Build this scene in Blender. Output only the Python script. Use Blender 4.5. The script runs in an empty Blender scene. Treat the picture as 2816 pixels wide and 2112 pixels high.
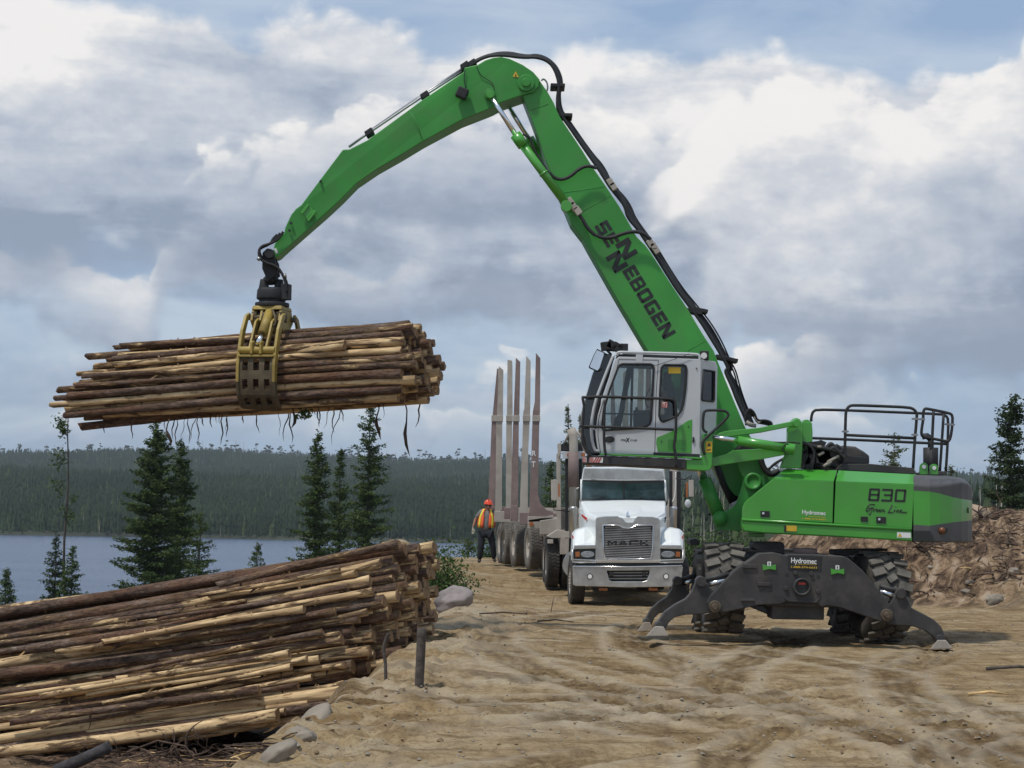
import bpy, bmesh, math, random
import numpy as np
from mathutils import Vector, Matrix, noise as mnoise
PI = math.pi
SC = bpy.context.scene
COL = SC.collection
# ------------------------------------------------------------------ camera, sky, sun, exposure
F = 5729.0; CX, CY = 1408.0, 1056.0           # focal length and centre in photo pixels
EYE = Vector((0, 0, 1.9)); PITCH = math.radians(3.352); ROLL = 0.018
fwd = Vector((0, math.cos(PITCH), math.sin(PITCH)))
u0 = Vector((0, -math.sin(PITCH), math.cos(PITCH))); x0 = Vector((1, 0, 0))
rt = x0 * math.cos(ROLL) + u0 * math.sin(ROLL)
up = u0 * math.cos(ROLL) - x0 * math.sin(ROLL)
cam_d = bpy.data.cameras.new('camera'); cam = bpy.data.objects.new('camera', cam_d); COL.objects.link(cam)
cam.matrix_world = Matrix(((rt.x, up.x, -fwd.x, EYE.x), (rt.y, up.y, -fwd.y, EYE.y), (rt.z, up.z, -fwd.z, EYE.z), (0, 0, 0, 1)))
cam_d.sensor_width = 36; cam_d.lens = 36 * F / 2816; cam_d.clip_end = 20000; cam_d.clip_start = .1
SC.camera = cam
SUN = Vector((-0.38, -0.36, 1.12)).normalized()
sl = bpy.data.lights.new('sun', 'SUN'); sl.energy = 2.8; sl.angle = math.radians(4); sl.color = (1, .955, .88)
so = bpy.data.objects.new('sun', sl); COL.objects.link(so); so.rotation_euler = SUN.to_track_quat('Z', 'Y').to_euler()
SC.view_settings.view_transform = 'Standard'; SC.view_settings.look = 'None'
SC.view_settings.exposure = 0.0; SC.view_settings.gamma = 1

def build_world():
    w = bpy.data.worlds.new("World"); SC.world = w; w.use_nodes = True
    nt = w.node_tree; N = nt.nodes; L = nt.links; N.clear()
    def mk(tree, t, **k):
        n = tree.nodes.new(t)
        for a, b in k.items(): setattr(n, a, b)
        return n
    def M(op, a, b=None, c=None, clamp=False):
        n = mk(nt, 'ShaderNodeMath', operation=op); n.use_clamp = clamp
        for i, v in enumerate((a, b, c)):
            if v is None: continue
            if isinstance(v, (int, float)): n.inputs[i].default_value = v
            else: L.new(v, n.inputs[i])
        return n.outputs[0]
    def noise(vec, sc, scale, det, rough, dist=0, off=(0, 0, 0), out=0):
        mp = mk(nt, 'ShaderNodeMapping'); mp.inputs['Scale'].default_value = scale; mp.inputs['Location'].default_value = off; L.new(vec, mp.inputs[0])
        n = mk(nt, 'ShaderNodeTexNoise', noise_dimensions='2D'); n.inputs['Scale'].default_value = sc; n.inputs['Detail'].default_value = det
        n.inputs['Roughness'].default_value = rough; n.inputs['Distortion'].default_value = dist; L.new(mp.outputs[0], n.inputs['Vector']); return n.outputs[out]
    def smooth(x, lo, hi, t0=0., t1=1.):
        m = mk(nt, 'ShaderNodeMapRange'); m.interpolation_type = 'SMOOTHSTEP'; L.new(x, m.inputs[0])
        for i, v in enumerate((lo, hi, t0, t1)): m.inputs[i + 1].default_value = v
        return m.outputs[0]
    tc = mk(nt, 'ShaderNodeTexCoord'); sx = mk(nt, 'ShaderNodeSeparateXYZ'); L.new(tc.outputs['Generated'], sx.inputs[0])
    az = M('MULTIPLY', M('ARCTAN2', sx.outputs[0], sx.outputs[1]), 4)
    el = M('ADD', M('MULTIPLY', M('ARCSINE', sx.outputs[2]), 4), M('MULTIPLY', az, .018))
    cb = mk(nt, 'ShaderNodeCombineXYZ'); L.new(az, cb.inputs[0]); L.new(el, cb.inputs[1]); P = cb.outputs[0]
    nA = noise(P, 2.1, (1, 1.9, 1), 9, .56, .25, (3.1, 1.7, 0)); nS = noise(P, 1.5, (1, 4.5, 1), 8, .55, .3, (1.4, 6.2, 0)); nF = noise(P, 9, (1, 1.5, 1), 7, .62, .2, (5, 5, 0))
    wn = noise(P, 5, (1, 1, 1), 3, .5, 0, (2, 8, 0), 1)
    wa = mk(nt, 'ShaderNodeVectorMath', operation='MULTIPLY_ADD'); L.new(wn, wa.inputs[0]); wa.inputs[1].default_value = (.22, .16, 0); L.new(P, wa.inputs[2])
    def vor(sc, st, off):
        mp = mk(nt, 'ShaderNodeMapping'); mp.inputs['Scale'].default_value = (1, st, 1); mp.inputs['Location'].default_value = off; L.new(wa.outputs[0], mp.inputs[0])
        v = mk(nt, 'ShaderNodeTexVoronoi', feature='SMOOTH_F1', voronoi_dimensions='2D'); v.inputs['Scale'].default_value = sc; v.inputs['Smoothness'].default_value = .5; L.new(mp.outputs[0], v.inputs['Vector']); return v.outputs['Distance']
    b1 = M('SUBTRACT', .42, vor(5., 1.25, (0, 0, 0))); b2 = M('SUBTRACT', .42, vor(13, 1.25, (4, 2, 0)))
    bil = M('ADD', b1, M('MULTIPLY', b2, .45)); nAc = M('SUBTRACT', nA, .5); nSc = M('SUBTRACT', nS, .5); nFc = M('SUBTRACT', nF, .5); nGc = M('SUBTRACT', noise(P, 24, (1, 1.8, 1), 5, .6, .3, (9, 1, 0)), .5)
    sky = mk(nt, 'ShaderNodeTexSky', sky_type='NISHITA'); sky.sun_disc = False
    sky.sun_elevation = math.asin(SUN.z); sky.sun_rotation = math.atan2(SUN.x, SUN.y); sky.altitude = 300; sky.dust_density = 1.2
    def mixrgb(f, a, b):
        m = mk(nt, 'ShaderNodeMixRGB')
        for i, v in enumerate((f, a, b)):
            if isinstance(v, tuple): m.inputs[i].default_value = (*v, 1)
            elif isinstance(v, (int, float)): m.inputs[i].default_value = v
            else: L.new(v, m.inputs[i])
        return m.outputs[0]
    vr = mk(nt, 'ShaderNodeValToRGB'); L.new(M('ADD', nS, M('MULTIPLY', nAc, .5)), vr.inputs[0]); q = vr.color_ramp.elements
    q[0].position = .36; q[0].color = (.31, .43, .62, 1); q[1].position = .64; q[1].color = (.52, .61, .73, 1); col = vr.outputs[0]; keep = None
    # cloud banks, far to near: (upper edge as photo columns/rows, depth to base, fade, edge puff, streakiness, brightness, base tone)
    BANKS = [([(-300, 900), (250, 905), (420, 880), (700, 905), (980, 890), (1120, 905), (1300, 900), (1600, 880), (1800, 905), (2500, 900)], 70, 50, 1.2, .4, .95, 30),
             ([(-300, 800), (0, 790), (250, 800), (500, 770), (900, 790), (1100, 822), (1300, 818), (1600, 815), (1780, 800), (2000, 810), (2500, 800)], 80, 60, 1.1, .6, .9, 35),
             ([(-300, 700), (800, 700), (1200, 700), (1500, 800), (1640, 745), (1780, 692), (1900, 650), (2040, 592), (2100, 575), (2200, 640), (2500, 640)], 130, 70, .9, .3, .95, 20),
             ([(-300, 560), (0, 568), (110, 572), (170, 612), (310, 650), (365, 560), (430, 532), (560, 545), (690, 556), (800, 572), (900, 566), (960, 548), (1080, 545), (1180, 560), (1290, 575), (1420, 596), (1520, 580), (1650, 590), (1830, 600), (2000, 596), (2500, 560)], 130, 80, .9, .4, .92, 22),
             ([(-300, 60), (0, 38), (110, 50), (300, 30), (440, 42), (520, 72), (690, 48), (860, 74), (930, 108), (985, 100), (1040, 78), (1120, 70), (1150, 100), (1300, 96), (1450, 92), (1700, 92), (1930, 118), (2050, 112), (2500, 90)], 540, 110, .55, .85, .92, 26),
             ([(-300, 520), (330, 480), (440, 372), (560, 330), (690, 282), (760, 270), (900, 262), (1010, 262), (1180, 235), (1260, 225), (1330, 238), (1420, 262), (1600, 300), (2500, 350)], 210, 90, .8, .35, .92, 24),
             ([(-300, 520), (1300, 430), (1420, 370), (1490, 310), (1530, 262), (1570, 222), (1640, 200), (1700, 172), (1800, 142), (1880, 150), (1960, 172), (2040, 118), (2110, 96), (2150, 60), (2205, 8), (2500, -60)], 440, 70, .95, .3, 1.2, 30)]
    RNG = {2: (1480, 1640, 9e3, 9.1e3), 5: (330, 520, 1480, 1640), 6: (1330, 1540, 9e3, 9.1e3)}
    for i, (pts, dep, fade, puff, streak, bright, _w) in enumerate(BANKS):
        fc = mk(nt, 'ShaderNodeFloatCurve'); cv = fc.mapping.curves[0]; fc.mapping.use_clip = False
        X = [(x + 300) / 2800 for x, y in pts]; Yv = [(1093 - y) / 1250 for x, y in pts]
        while len(cv.points) < len(pts): cv.points.new(.5, .5)
        for p_, a_, b_ in zip(cv.points, X, Yv): p_.location = (a_, b_)
        fc.mapping.update(); L.new(M('MULTIPLY_ADD', az, 1125 / 2800, (1106 + 300) / 2800), fc.inputs['Value'])
        ev = M('MULTIPLY', fc.outputs[0], 1250 / 1125)
        pf = M('ADD', M('MULTIPLY', bil, .13 * puff), M('ADD', M('MULTIPLY', nAc, .10 * puff), M('MULTIPLY', nFc, .06)))
        e = M('SUBTRACT', M('ADD', ev, pf), el)
        d0 = dep / 1125; alpha = M('MULTIPLY', smooth(e, 0, .028 if puff > .7 else .05), smooth(M('ADD', e, M('MULTIPLY', nSc, .12)), d0 - .5 * fade / 1125, d0 + fade / 1125, 1, 0))
        if i in RNG:
            a_, b_, c_, d_ = [(v - 1106) / 1125 for v in RNG[i]]; azp = M('ADD', az, M('MULTIPLY', M('ADD', nAc, bil), .25))
            alpha = M('MULTIPLY', alpha, M('MULTIPLY', smooth(azp, a_, b_), smooth(azp, c_, d_, 1, 0)))
        t = M('MULTIPLY', e, 1 / d0)
        tone = M('ADD', M('MULTIPLY', t, -.88), bright)
        tone = M('ADD', tone, M('MULTIPLY', nSc, 1.75 * streak)); tone = M('ADD', tone, M('MULTIPLY', nAc, 1.05)); tone = M('ADD', tone, M('MULTIPLY', bil, .75 * (1 - .5 * min(1, streak)))); tone = M('ADD', tone, M('MULTIPLY', nFc, .55)); tone = M('ADD', tone, M('MULTIPLY', nGc, .25))
        r = mk(nt, 'ShaderNodeValToRGB'); L.new(tone, r.inputs[0]); c = r.color_ramp.elements
        c[0].position = .0; c[0].color = (.27, .325, .42, 1); c[1].position = 1.; c[1].color = (.86, .84, .82, 1)
        for p_, cc in ((.22, (.36, .415, .51, 1)), (.45, (.47, .515, .59, 1)), (.68, (.61, .635, .68, 1)), (.86, (.745, .745, .75, 1))): z = c.new(p_); z.color = cc
        a2 = M('MULTIPLY', alpha, .95 if i > 1 else M('ADD', .45, M('MULTIPLY', nAc, 2.2), clamp=True))
        col = mixrgb(a2, col, r.outputs[0]); kk = M('SUBTRACT', 1, a2); keep = kk if keep is None else M('MULTIPLY', keep, kk)
    b1_ = mk(nt, 'ShaderNodeBackground'); L.new(sky.outputs[0], b1_.inputs[0]); b1_.inputs[1].default_value = .10
    b2_ = mk(nt, 'ShaderNodeBackground'); L.new(col, b2_.inputs[0]); b2_.inputs[1].default_value = 1.08
    m1 = mk(nt, 'ShaderNodeMixShader'); L.new(M('MULTIPLY', keep, .25), m1.inputs[0]); L.new(b2_.outputs[0], m1.inputs[1]); L.new(b1_.outputs[0], m1.inputs[2])
    out = mk(nt, 'ShaderNodeOutputWorld'); L.new(m1.outputs[0], out.inputs[0])
    w.cycles.sampling_method = 'MANUAL'; w.cycles.sample_map_resolution = 512
build_world()

# ------------------------------------------------------------------ helpers
def W(sx, sy, Y):
    "photo direction (sx, sy) followed out to the vertical plane y = Y"
    d = fwd + rt * ((sx - CX) / F) - up * ((sy - CY) / F)
    return EYE + d * (Y / d.y)
def cf(x0_, y0_, k):
    return lambda *p: [(x0_ + a * k, y0_ + b * k) for a, b in p]
cA = cf(1550, 900, .2532); cB = cf(2000, 1050, .31646); cC = cf(1750, 1450, .40687); cD = cf(1250, 950, .4522)
cE = cf(600, 620, .36171); cF = cf(750, 100, .40687); cG = cf(1500, 400, .3918); cT = cf(1540, 1220, .28942); cH = cf(1880, 1200, .16878)
cV = cf(0, 0, 1 / .7855); cP = cf(1000, 1450, .27119); cR = cf(2450, 1350, .24111); cM = cf(1270, 1330, .15064); cE2 = cf(700, 660, .28346)
def WP(pts, Y): return [W(a, b, Y) for a, b in pts]

MATS = {}
def mat(name, col, rough=.5, metal=0., var=.0, vscale=6., bump=0., bscale=40., col2=None, spec=.5, coat=0., dirt=None):
    m = bpy.data.materials.new(name); m.use_nodes = True; nt = m.node_tree; b = nt.nodes['Principled BSDF']
    b.inputs['Roughness'].default_value = rough; b.inputs['Metallic'].default_value = metal
    b.inputs['Specular IOR Level'].default_value = spec; b.inputs['Coat Weight'].default_value = coat; b.inputs['Coat Roughness'].default_value = .18
    b.inputs['Base Color'].default_value = (*col, 1)
    tc = nt.nodes.new('ShaderNodeTexCoord')
    if var > 0 or col2:
        n = nt.nodes.new('ShaderNodeTexNoise'); n.inputs['Scale'].default_value = vscale; n.inputs['Detail'].default_value = 6
        nt.links.new(tc.outputs['Object'], n.inputs['Vector'])
        r = nt.nodes.new('ShaderNodeValToRGB'); nt.links.new(n.outputs[0], r.inputs[0])
        c2 = col2 or tuple(c * (1 - var) for c in col); c1 = col if col2 else tuple(min(1, c * (1 + var)) for c in col)
        r.color_ramp.elements[0].position = .36; r.color_ramp.elements[0].color = (*c2, 1)
        r.color_ramp.elements[1].position = .66; r.color_ramp.elements[1].color = (*c1, 1)
        last = r.outputs[0]
        if dirt:
            n3 = nt.nodes.new('ShaderNodeTexNoise'); n3.inputs['Scale'].default_value = 2.2; n3.inputs['Detail'].default_value = 8; n3.inputs['Roughness'].default_value = .7
            nt.links.new(tc.outputs['Object'], n3.inputs['Vector'])
            r3 = nt.nodes.new('ShaderNodeValToRGB'); nt.links.new(n3.outputs[0], r3.inputs[0])
            r3.color_ramp.elements[0].position = .48; r3.color_ramp.elements[0].color = (0, 0, 0, 1)
            r3.color_ramp.elements[1].position = .75; r3.color_ramp.elements[1].color = (.6, .6, .6, 1)
            mx = nt.nodes.new('ShaderNodeMixRGB'); nt.links.new(r3.outputs[0], mx.inputs[0]); nt.links.new(last, mx.inputs[1]); mx.inputs[2].default_value = (*dirt, 1)
            last = mx.outputs[0]
        nt.links.new(last, b.inputs['Base Color'])
    if bump > 0:
        n = nt.nodes.new('ShaderNodeTexNoise'); n.inputs['Scale'].default_value = bscale; n.inputs['Detail'].default_value = 5
        nt.links.new(tc.outputs['Object'], n.inputs['Vector'])
        bp = nt.nodes.new('ShaderNodeBump'); bp.inputs['Strength'].default_value = bump; bp.inputs['Distance'].default_value = .02
        nt.links.new(n.outputs[0], bp.inputs['Height']); nt.links.new(bp.outputs[0], b.inputs['Normal'])
    MATS[name] = m; return m
G_ = mat('green_paint', (.052, .31, .024), .38, 0, .08, 1.5, spec=.5, coat=.7, dirt=(.10, .26, .07))
GB = mat('green_boom_paint', (.048, .275, .046), .42, 0, .16, .9, spec=.4, bump=.05, bscale=3, dirt=(.095, .205, .07))
GK = mat('dark_grey_paint', (.034, .033, .033), .6, 0, .25, 3, dirt=(.13, .11, .09))
CW = mat('counterweight_grey', (.082, .080, .082), .6, 0, .15, 2.5, bump=.1)
BK = mat('black_rubber', (.016, .016, .017), .65, 0, .2, 12)
TY = mat('tyre_rubber', (.035, .033, .03), .85, 0, .3, 6, bump=.2, dirt=(.17, .14, .10))
TR = mat('dusty_tread', (.13, .118, .098), .9, 0, .35, 5, bump=.3, dirt=(.06, .055, .05))
CH = mat('chrome', (.80, .82, .84), .2, 1., .05, 4)
CHD = mat('worn_chrome', (.60, .60, .59), .36, .85, .12, 5, dirt=(.30, .26, .21))
STL = mat('steel', (.35, .35, .35), .4, .9, .1, 8)
WH = mat('white_paint', (.74, .77, .76), .35, 0, .03, 2, coat=.3)
CABG = mat('cab_light_grey', (.50, .52, .53), .4, 0, .05, 2, coat=.15)
RED = mat('red_paint', (.5, .05, .04), .5, 0, .1)
WHT = mat('white_sticker', (.75, .75, .73), .6)
YEL = mat('yellow_sticker', (.65, .42, .03), .5, 0, .15)
ORL = mat('orange_lens', (.36, .12, .04), .3, 0, .1)
YG = mat('grapple_yellow', (.33, .235, .05), .55, 0, .25, 4, bump=.15, dirt=(.09, .06, .03))
YGD = mat('grapple_dirty', (.10, .075, .04), .75, 0, .3, 5, bump=.3, dirt=(.04, .03, .02))
BLD = mat('black_decal', (.02, .022, .02), .5)
TAN = mat('dusty_steel', (.40, .36, .31), .75, 0, .15, 2, bump=.2, dirt=(.26, .2, .16))
RUST = mat('rusty_steel', (.215, .155, .142), .75, 0, .2, 2, bump=.2, dirt=(.33, .27, .23))
def glass_mat():
    m = bpy.data.materials.new('window_glass'); m.use_nodes = True; nt = m.node_tree; nt.nodes.clear()
    o = nt.nodes.new('ShaderNodeOutputMaterial'); t = nt.nodes.new('ShaderNodeBsdfTransparent'); t.inputs[0].default_value = (.74, .77, .76, 1)
    g = nt.nodes.new('ShaderNodeBsdfGlossy'); g.inputs['Roughness'].default_value = .03; g.inputs[0].default_value = (.8, .85, .9, 1)
    n = nt.nodes.new('ShaderNodeTexNoise'); n.inputs['Scale'].default_value = 3; bp = nt.nodes.new('ShaderNodeBump'); bp.inputs['Strength'].default_value = .03
    nt.links.new(n.outputs[0], bp.inputs['Height']); nt.links.new(bp.outputs[0], g.inputs['Normal'])
    f = nt.nodes.new('ShaderNodeFresnel'); f.inputs[0].default_value = 1.6; mx = nt.nodes.new('ShaderNodeMixShader')
    nt.links.new(f.outputs[0], mx.inputs[0]); nt.links.new(t.outputs[0], mx.inputs[1]); nt.links.new(g.outputs[0], mx.inputs[2]); nt.links.new(mx.outputs[0], o.inputs[0])
    return m
GL = glass_mat()
DGL = mat('dark_glass', (.012, .014, .015), .06, 0, .1, 3, spec=.8)
WSG = mat('windscreen_glass', (.05, .085, .09), .08, 0, .5, 2.5, spec=.7)

SPLIT = {'beam_brackets': 'beam_bracket', 'bolt_holes': 'bolt_hole', 'pivot_pins': 'pivot_pin', 'lifting_lugs': 'lifting_lug', 'white_labels': 'white_label', 'label_marks': 'label_mark', 'mudguards': 'mudguard', 'pipe_clamps': 'pipe_clamp', 'pipe_fittings': 'pipe_fitting',
         'rail_clips': 'rail_clip', 'steel_fittings': 'steel_fitting', 'pin_bosses': 'pin_boss', 'hydraulic_hoses': 'hydraulic_hose', 'boom_hoses': 'boom_hose', 'foot_hoses': 'foot_hose', 'hose_bundle': 'boom_hose', 'steel_pipes': 'steel_pipe', 'stick_pipes': 'stick_pipe',
         'work_lights': 'work_light', 'tow_hooks': 'tow_hook', 'roof_lamps': 'roof_lamp', 'cab_guard': 'guard_post', 'guard_brace': 'guard_brace', 'marker_lamp': 'marker_lamp', 'wiper': 'wiper', 'axles': 'axle', 'decal_bolts': 'decal_bolt', 'eyes': 'eye', 'grapple_hoses': 'grapple_hose',
         'hose_coupling': 'hose_coupling', 'stick_slots': 'stick_slot', 'hinge_pin': 'hinge_pin', 'hood_vent': 'hood_vent', 'windscreen_frame': 'windscreen_frame', 'grapple_valves': 'grapple_valve', 'boom_foot_boss': 'boom_foot_boss', 'foot_fittings': 'foot_fitting', 'fender_stripe': 'fender_stripe', 'intake_bars': 'intake_bar', 'cylinder_eye': 'cylinder_eye'}
class Many:
    "several pieces built as separate objects; setting parent sets it on each"
    def __init__(s, obs): s.__dict__['obs'] = obs
    def __setattr__(s, k, v):
        for o in s.obs: setattr(o, k, v)
def split_build(mb, name, me, mats, org, parent, bevel, seg):
    bm = bmesh.new(); bm.from_mesh(me); bmesh.ops.remove_doubles(bm, verts=bm.verts, dist=1e-5); bmesh.ops.recalc_face_normals(bm, faces=bm.faces); bpy.data.meshes.remove(me)
    comps = []; seen = set(); bm.verts.ensure_lookup_table()
    for v in bm.verts:
        if v.index in seen: continue
        st = [v]; seen.add(v.index); c = []
        while st:
            x = st.pop(); c.append(x)
            for e in x.link_edges:
                y = e.other_vert(x)
                if y.index not in seen: seen.add(y.index); st.append(y)
        lo = Vector([min(x.co[k] for x in c) for k in range(3)]); hi = Vector([max(x.co[k] for x in c) for k in range(3)]); comps.append([lo, hi, set(x.index for x in c)])
    ch = True                                              # pieces that touch stay one part
    while ch:
        ch = False
        for i in range(len(comps)):
            for j in range(i + 1, len(comps)):
                a, b = comps[i], comps[j]
                if ('hose' not in name and 'pipe' not in name) and all(a[0][k] <= b[1][k] + .004 and b[0][k] <= a[1][k] + .004 for k in range(3)):
                    a[2] |= b[2]; a[0] = Vector([min(a[0][k], b[0][k]) for k in range(3)]); a[1] = Vector([max(a[1][k], b[1][k]) for k in range(3)]); comps.pop(j); ch = True; break
            if ch: break
    out = []
    for lo, hi, ids in comps:
        ids_ = sorted(ids); mp = {x: k for k, x in enumerate(ids_)}; fs = [f for f in bm.faces if f.verts[0].index in ids]
        m2 = bpy.data.meshes.new(SPLIT[name]); m2.from_pydata([bm.verts[x].co for x in ids_], [], [[mp[v.index] for v in f.verts] for f in fs])
        for m in mats: m2.materials.append(m)
        m2.polygons.foreach_set('material_index', [f.material_index for f in fs]); m2.polygons.foreach_set('use_smooth', [f.smooth for f in fs])
        o = bpy.data.objects.new(SPLIT[name], m2); COL.objects.link(o); o.parent = parent; ROOTLOC[o.name] = org
        if bevel: b = o.modifiers.new('bevel', 'BEVEL'); b.width = bevel; b.segments = seg; b.limit_method = 'ANGLE'; b.angle_limit = math.radians(35)
        out.append(o)
    bm.free(); return out[0] if len(out) == 1 else Many(out)
class MB:
    def __init__(s): s.v = []; s.f = []; s.m = []; s.s = []
    def add(s, vs, fs, mi=0, sm=False):
        o = len(s.v); s.v += [Vector(v) for v in vs]
        for f in fs: s.f.append([i + o for i in f]); s.m.append(mi); s.s.append(sm)
        return s
    def prism(s, pts, dv, mi=0):
        n = len(pts); dv = Vector(dv) if not isinstance(dv, (int, float)) else Vector((0, dv, 0))
        vs = [Vector(p) for p in pts] + [Vector(p) + dv for p in pts]
        fs = [list(range(n)), list(range(2 * n - 1, n - 1, -1))] + [[i, (i + 1) % n, n + (i + 1) % n, n + i] for i in range(n)]
        return s.add(vs, fs, mi)
    def loft(s, secs, mi=0, cap=True, sm=False):
        n = len(secs[0]); vs = [Vector(p) for q in secs for p in q]; fs = []
        for k in range(len(secs) - 1):
            for i in range(n): a = k * n + i; b = k * n + (i + 1) % n; fs.append([a, b, b + n, a + n])
        s.add(vs, fs, mi, sm)
        if cap: s.add(secs[0], [list(range(n))], mi); s.add(secs[-1], [list(range(n))], mi)
        return s
    def grid(s, rows, mi=0, sm=True, mis=None):
        n = len(rows[0]); o = len(s.v); s.v += [Vector(p) for r in rows for p in r]
        for k in range(len(rows) - 1):
            for i in range(n - 1):
                a = o + k * n + i; s.f.append([a, a + 1, a + n + 1, a + n]); s.m.append(mis[k] if mis else mi); s.s.append(sm)
        return s
    def box(s, c, sz, mi=0, rot=None):
        c = Vector(c); h = Vector(sz) / 2; vs = []
        for k in range(8):
            p = Vector((h.x * (1 if k & 1 else -1), h.y * (1 if k & 2 else -1), h.z * (1 if k & 4 else -1)))
            if rot is not None: p = rot @ p
            vs.append(c + p)
        return s.add(vs, [[0, 1, 3, 2], [4, 6, 7, 5], [0, 4, 5, 1], [2, 3, 7, 6], [0, 2, 6, 4], [1, 5, 7, 3]], mi)
    def tube(s, path, r, n=8, mi=0, cap=True, flat=None):
        P = [Vector(p) for p in path]; R = r if isinstance(r, (list, tuple)) else [r] * len(P)
        t = (P[1] - P[0]).normalized(); a = Vector((0, 1, 0)) if abs(t.y) < .9 else Vector((1, 0, 0))
        rows = []; nn = (a - t * a.dot(t)).normalized()
        for i, p in enumerate(P):
            if i == 0: t = P[1] - P[0]
            elif i == len(P) - 1: t = P[-1] - P[-2]
            else: t = (P[i + 1] - P[i]).normalized() + (P[i] - P[i - 1]).normalized()
            if t.length < 1e-9: t = Vector((0, 0, 1))
            t.normalize(); nn = nn - t * nn.dot(t)
            nn = nn.normalized() if nn.length > 1e-6 else t.orthogonal().normalized()
            b = t.cross(nn)
            k = flat or 1.
            rows.append([p + (nn * math.cos(2 * PI * j / n) * k + b * math.sin(2 * PI * j / n)) * R[i] for j in range(n)])
        vs = [q for w in rows for q in w]; fs = []
        for i in range(len(P) - 1):
            for j in range(n): a_ = i * n + j; b_ = i * n + (j + 1) % n; fs.append([a_, b_, b_ + n, a_ + n])
        s.add(vs, fs, mi, True)
        if cap: s.add(rows[0], [list(range(n))], mi); s.add(rows[-1], [list(range(n))], mi)
        return s
    def cyl(s, a, b, r, r2=None, n=20, mi=0): return s.tube([a, b], [r, r if r2 is None else r2], n, mi)
    def lathe(s, c, ax, prof, n=32, mi=0, sm=True, mis=None, cap=False):
        c = Vector(c); ax = Vector(ax).normalized(); u = ax.orthogonal().normalized(); w = ax.cross(u); rows = []
        for (h, r) in prof: rows.append([c + ax * h + (u * math.cos(2 * PI * j / n) + w * math.sin(2 * PI * j / n)) * r for j in range(n + 1)])
        s.grid(rows, mi, sm, mis)
        if cap: s.add(rows[0][:-1], [list(range(n))], mi); s.add(rows[-1][:-1], [list(range(n))], mi)
        return s
    def sphere(s, c, r, n=10, mi=0, sq=(1, 1, 1)):
        c = Vector(c); rows = []
        for i in range(n + 1):
            t = PI * i / n
            rows.append([c + Vector((math.sin(t) * math.cos(2 * PI * j / (2 * n)) * sq[0], math.sin(t) * math.sin(2 * PI * j / (2 * n)) * sq[1], math.cos(t) * sq[2])) * r for j in range(2 * n + 1)])
        return s.grid(rows, mi)
    def holes(s, outer, holes, dv, mi=0):
        "flat panel with holes, extruded by dv"
        bm = bmesh.new(); es = []
        for lp in [outer] + holes:
            vs = [bm.verts.new(p) for p in lp]
            es += [bm.edges.new((vs[i], vs[(i + 1) % len(vs)])) for i in range(len(vs))]
        bmesh.ops.triangle_fill(bm, edges=es, use_beauty=True, use_dissolve=False)
        dv = Vector(dv); ext = bmesh.ops.extrude_face_region(bm, geom=bm.faces[:], use_keep_orig=True)
        bmesh.ops.translate(bm, verts=[e for e in ext['geom'] if isinstance(e, bmesh.types.BMVert)], vec=dv)
        bm.verts.index_update(); o = len(s.v); s.v += [v.co.copy() for v in bm.verts]
        for f in bm.faces: s.f.append([v.index + o for v in f.verts]); s.m.append(mi); s.s.append(False)
        bm.free(); return s
    def build(s, name, mats, parent=None, bevel=0, loc=None, recalc=True, seg=2):
        me = bpy.data.meshes.new(name)
        if parent is not None: org = ROOTLOC[parent.name]
        elif loc is not None: org = Vector(loc)
        else:
            xs = [v.x for v in s.v]; ys = [v.y for v in s.v]; zs = [v.z for v in s.v]
            org = Vector(((min(xs) + max(xs)) / 2, (min(ys) + max(ys)) / 2, min(zs)))
        me.from_pydata([v - org for v in s.v], [], s.f)
        if not isinstance(mats, (list, tuple)): mats = [mats]
        for m in mats: me.materials.append(m)
        me.polygons.foreach_set('material_index', s.m); me.polygons.foreach_set('use_smooth', s.s)
        if name in SPLIT and mats[0] is not None: return split_build(s, name, me, mats, org, parent, bevel, seg)
        if recalc:
            bm = bmesh.new(); bm.from_mesh(me); bmesh.ops.remove_doubles(bm, verts=bm.verts, dist=1e-5)
            bmesh.ops.recalc_face_normals(bm, faces=bm.faces); bm.to_mesh(me); bm.free()
        o = bpy.data.objects.new(name, me); COL.objects.link(o); o.parent = parent
        if parent is None: o.location = org
        ROOTLOC[o.name] = org
        if bevel:
            b = o.modifiers.new('bevel', 'BEVEL'); b.width = bevel; b.segments = seg; b.limit_method = 'ANGLE'; b.angle_limit = math.radians(35)
        return o
ROOTLOC = {}
def tag(o, label=None, cat=None, group=None, kind=None):
    if label: o['label'] = label
    if cat: o['category'] = cat
    if group: o['group'] = group
    if kind: o['kind'] = kind
    return o
def thing(name, loc, label, cat, group=None):
    o = bpy.data.objects.new(name, None); COL.objects.link(o); o.location = loc; o.empty_display_size = .3
    ROOTLOC[o.name] = Vector(loc); return tag(o, label, cat, group)
def smooth_path(pts, it=2):
    P = [Vector(p) for p in pts]
    for _ in range(it):
        Q = [P[0]]
        for a, b in zip(P[:-1], P[1:]): Q += [a * .75 + b * .25, a * .25 + b * .75]
        Q.append(P[-1]); P = Q
    return P
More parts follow.
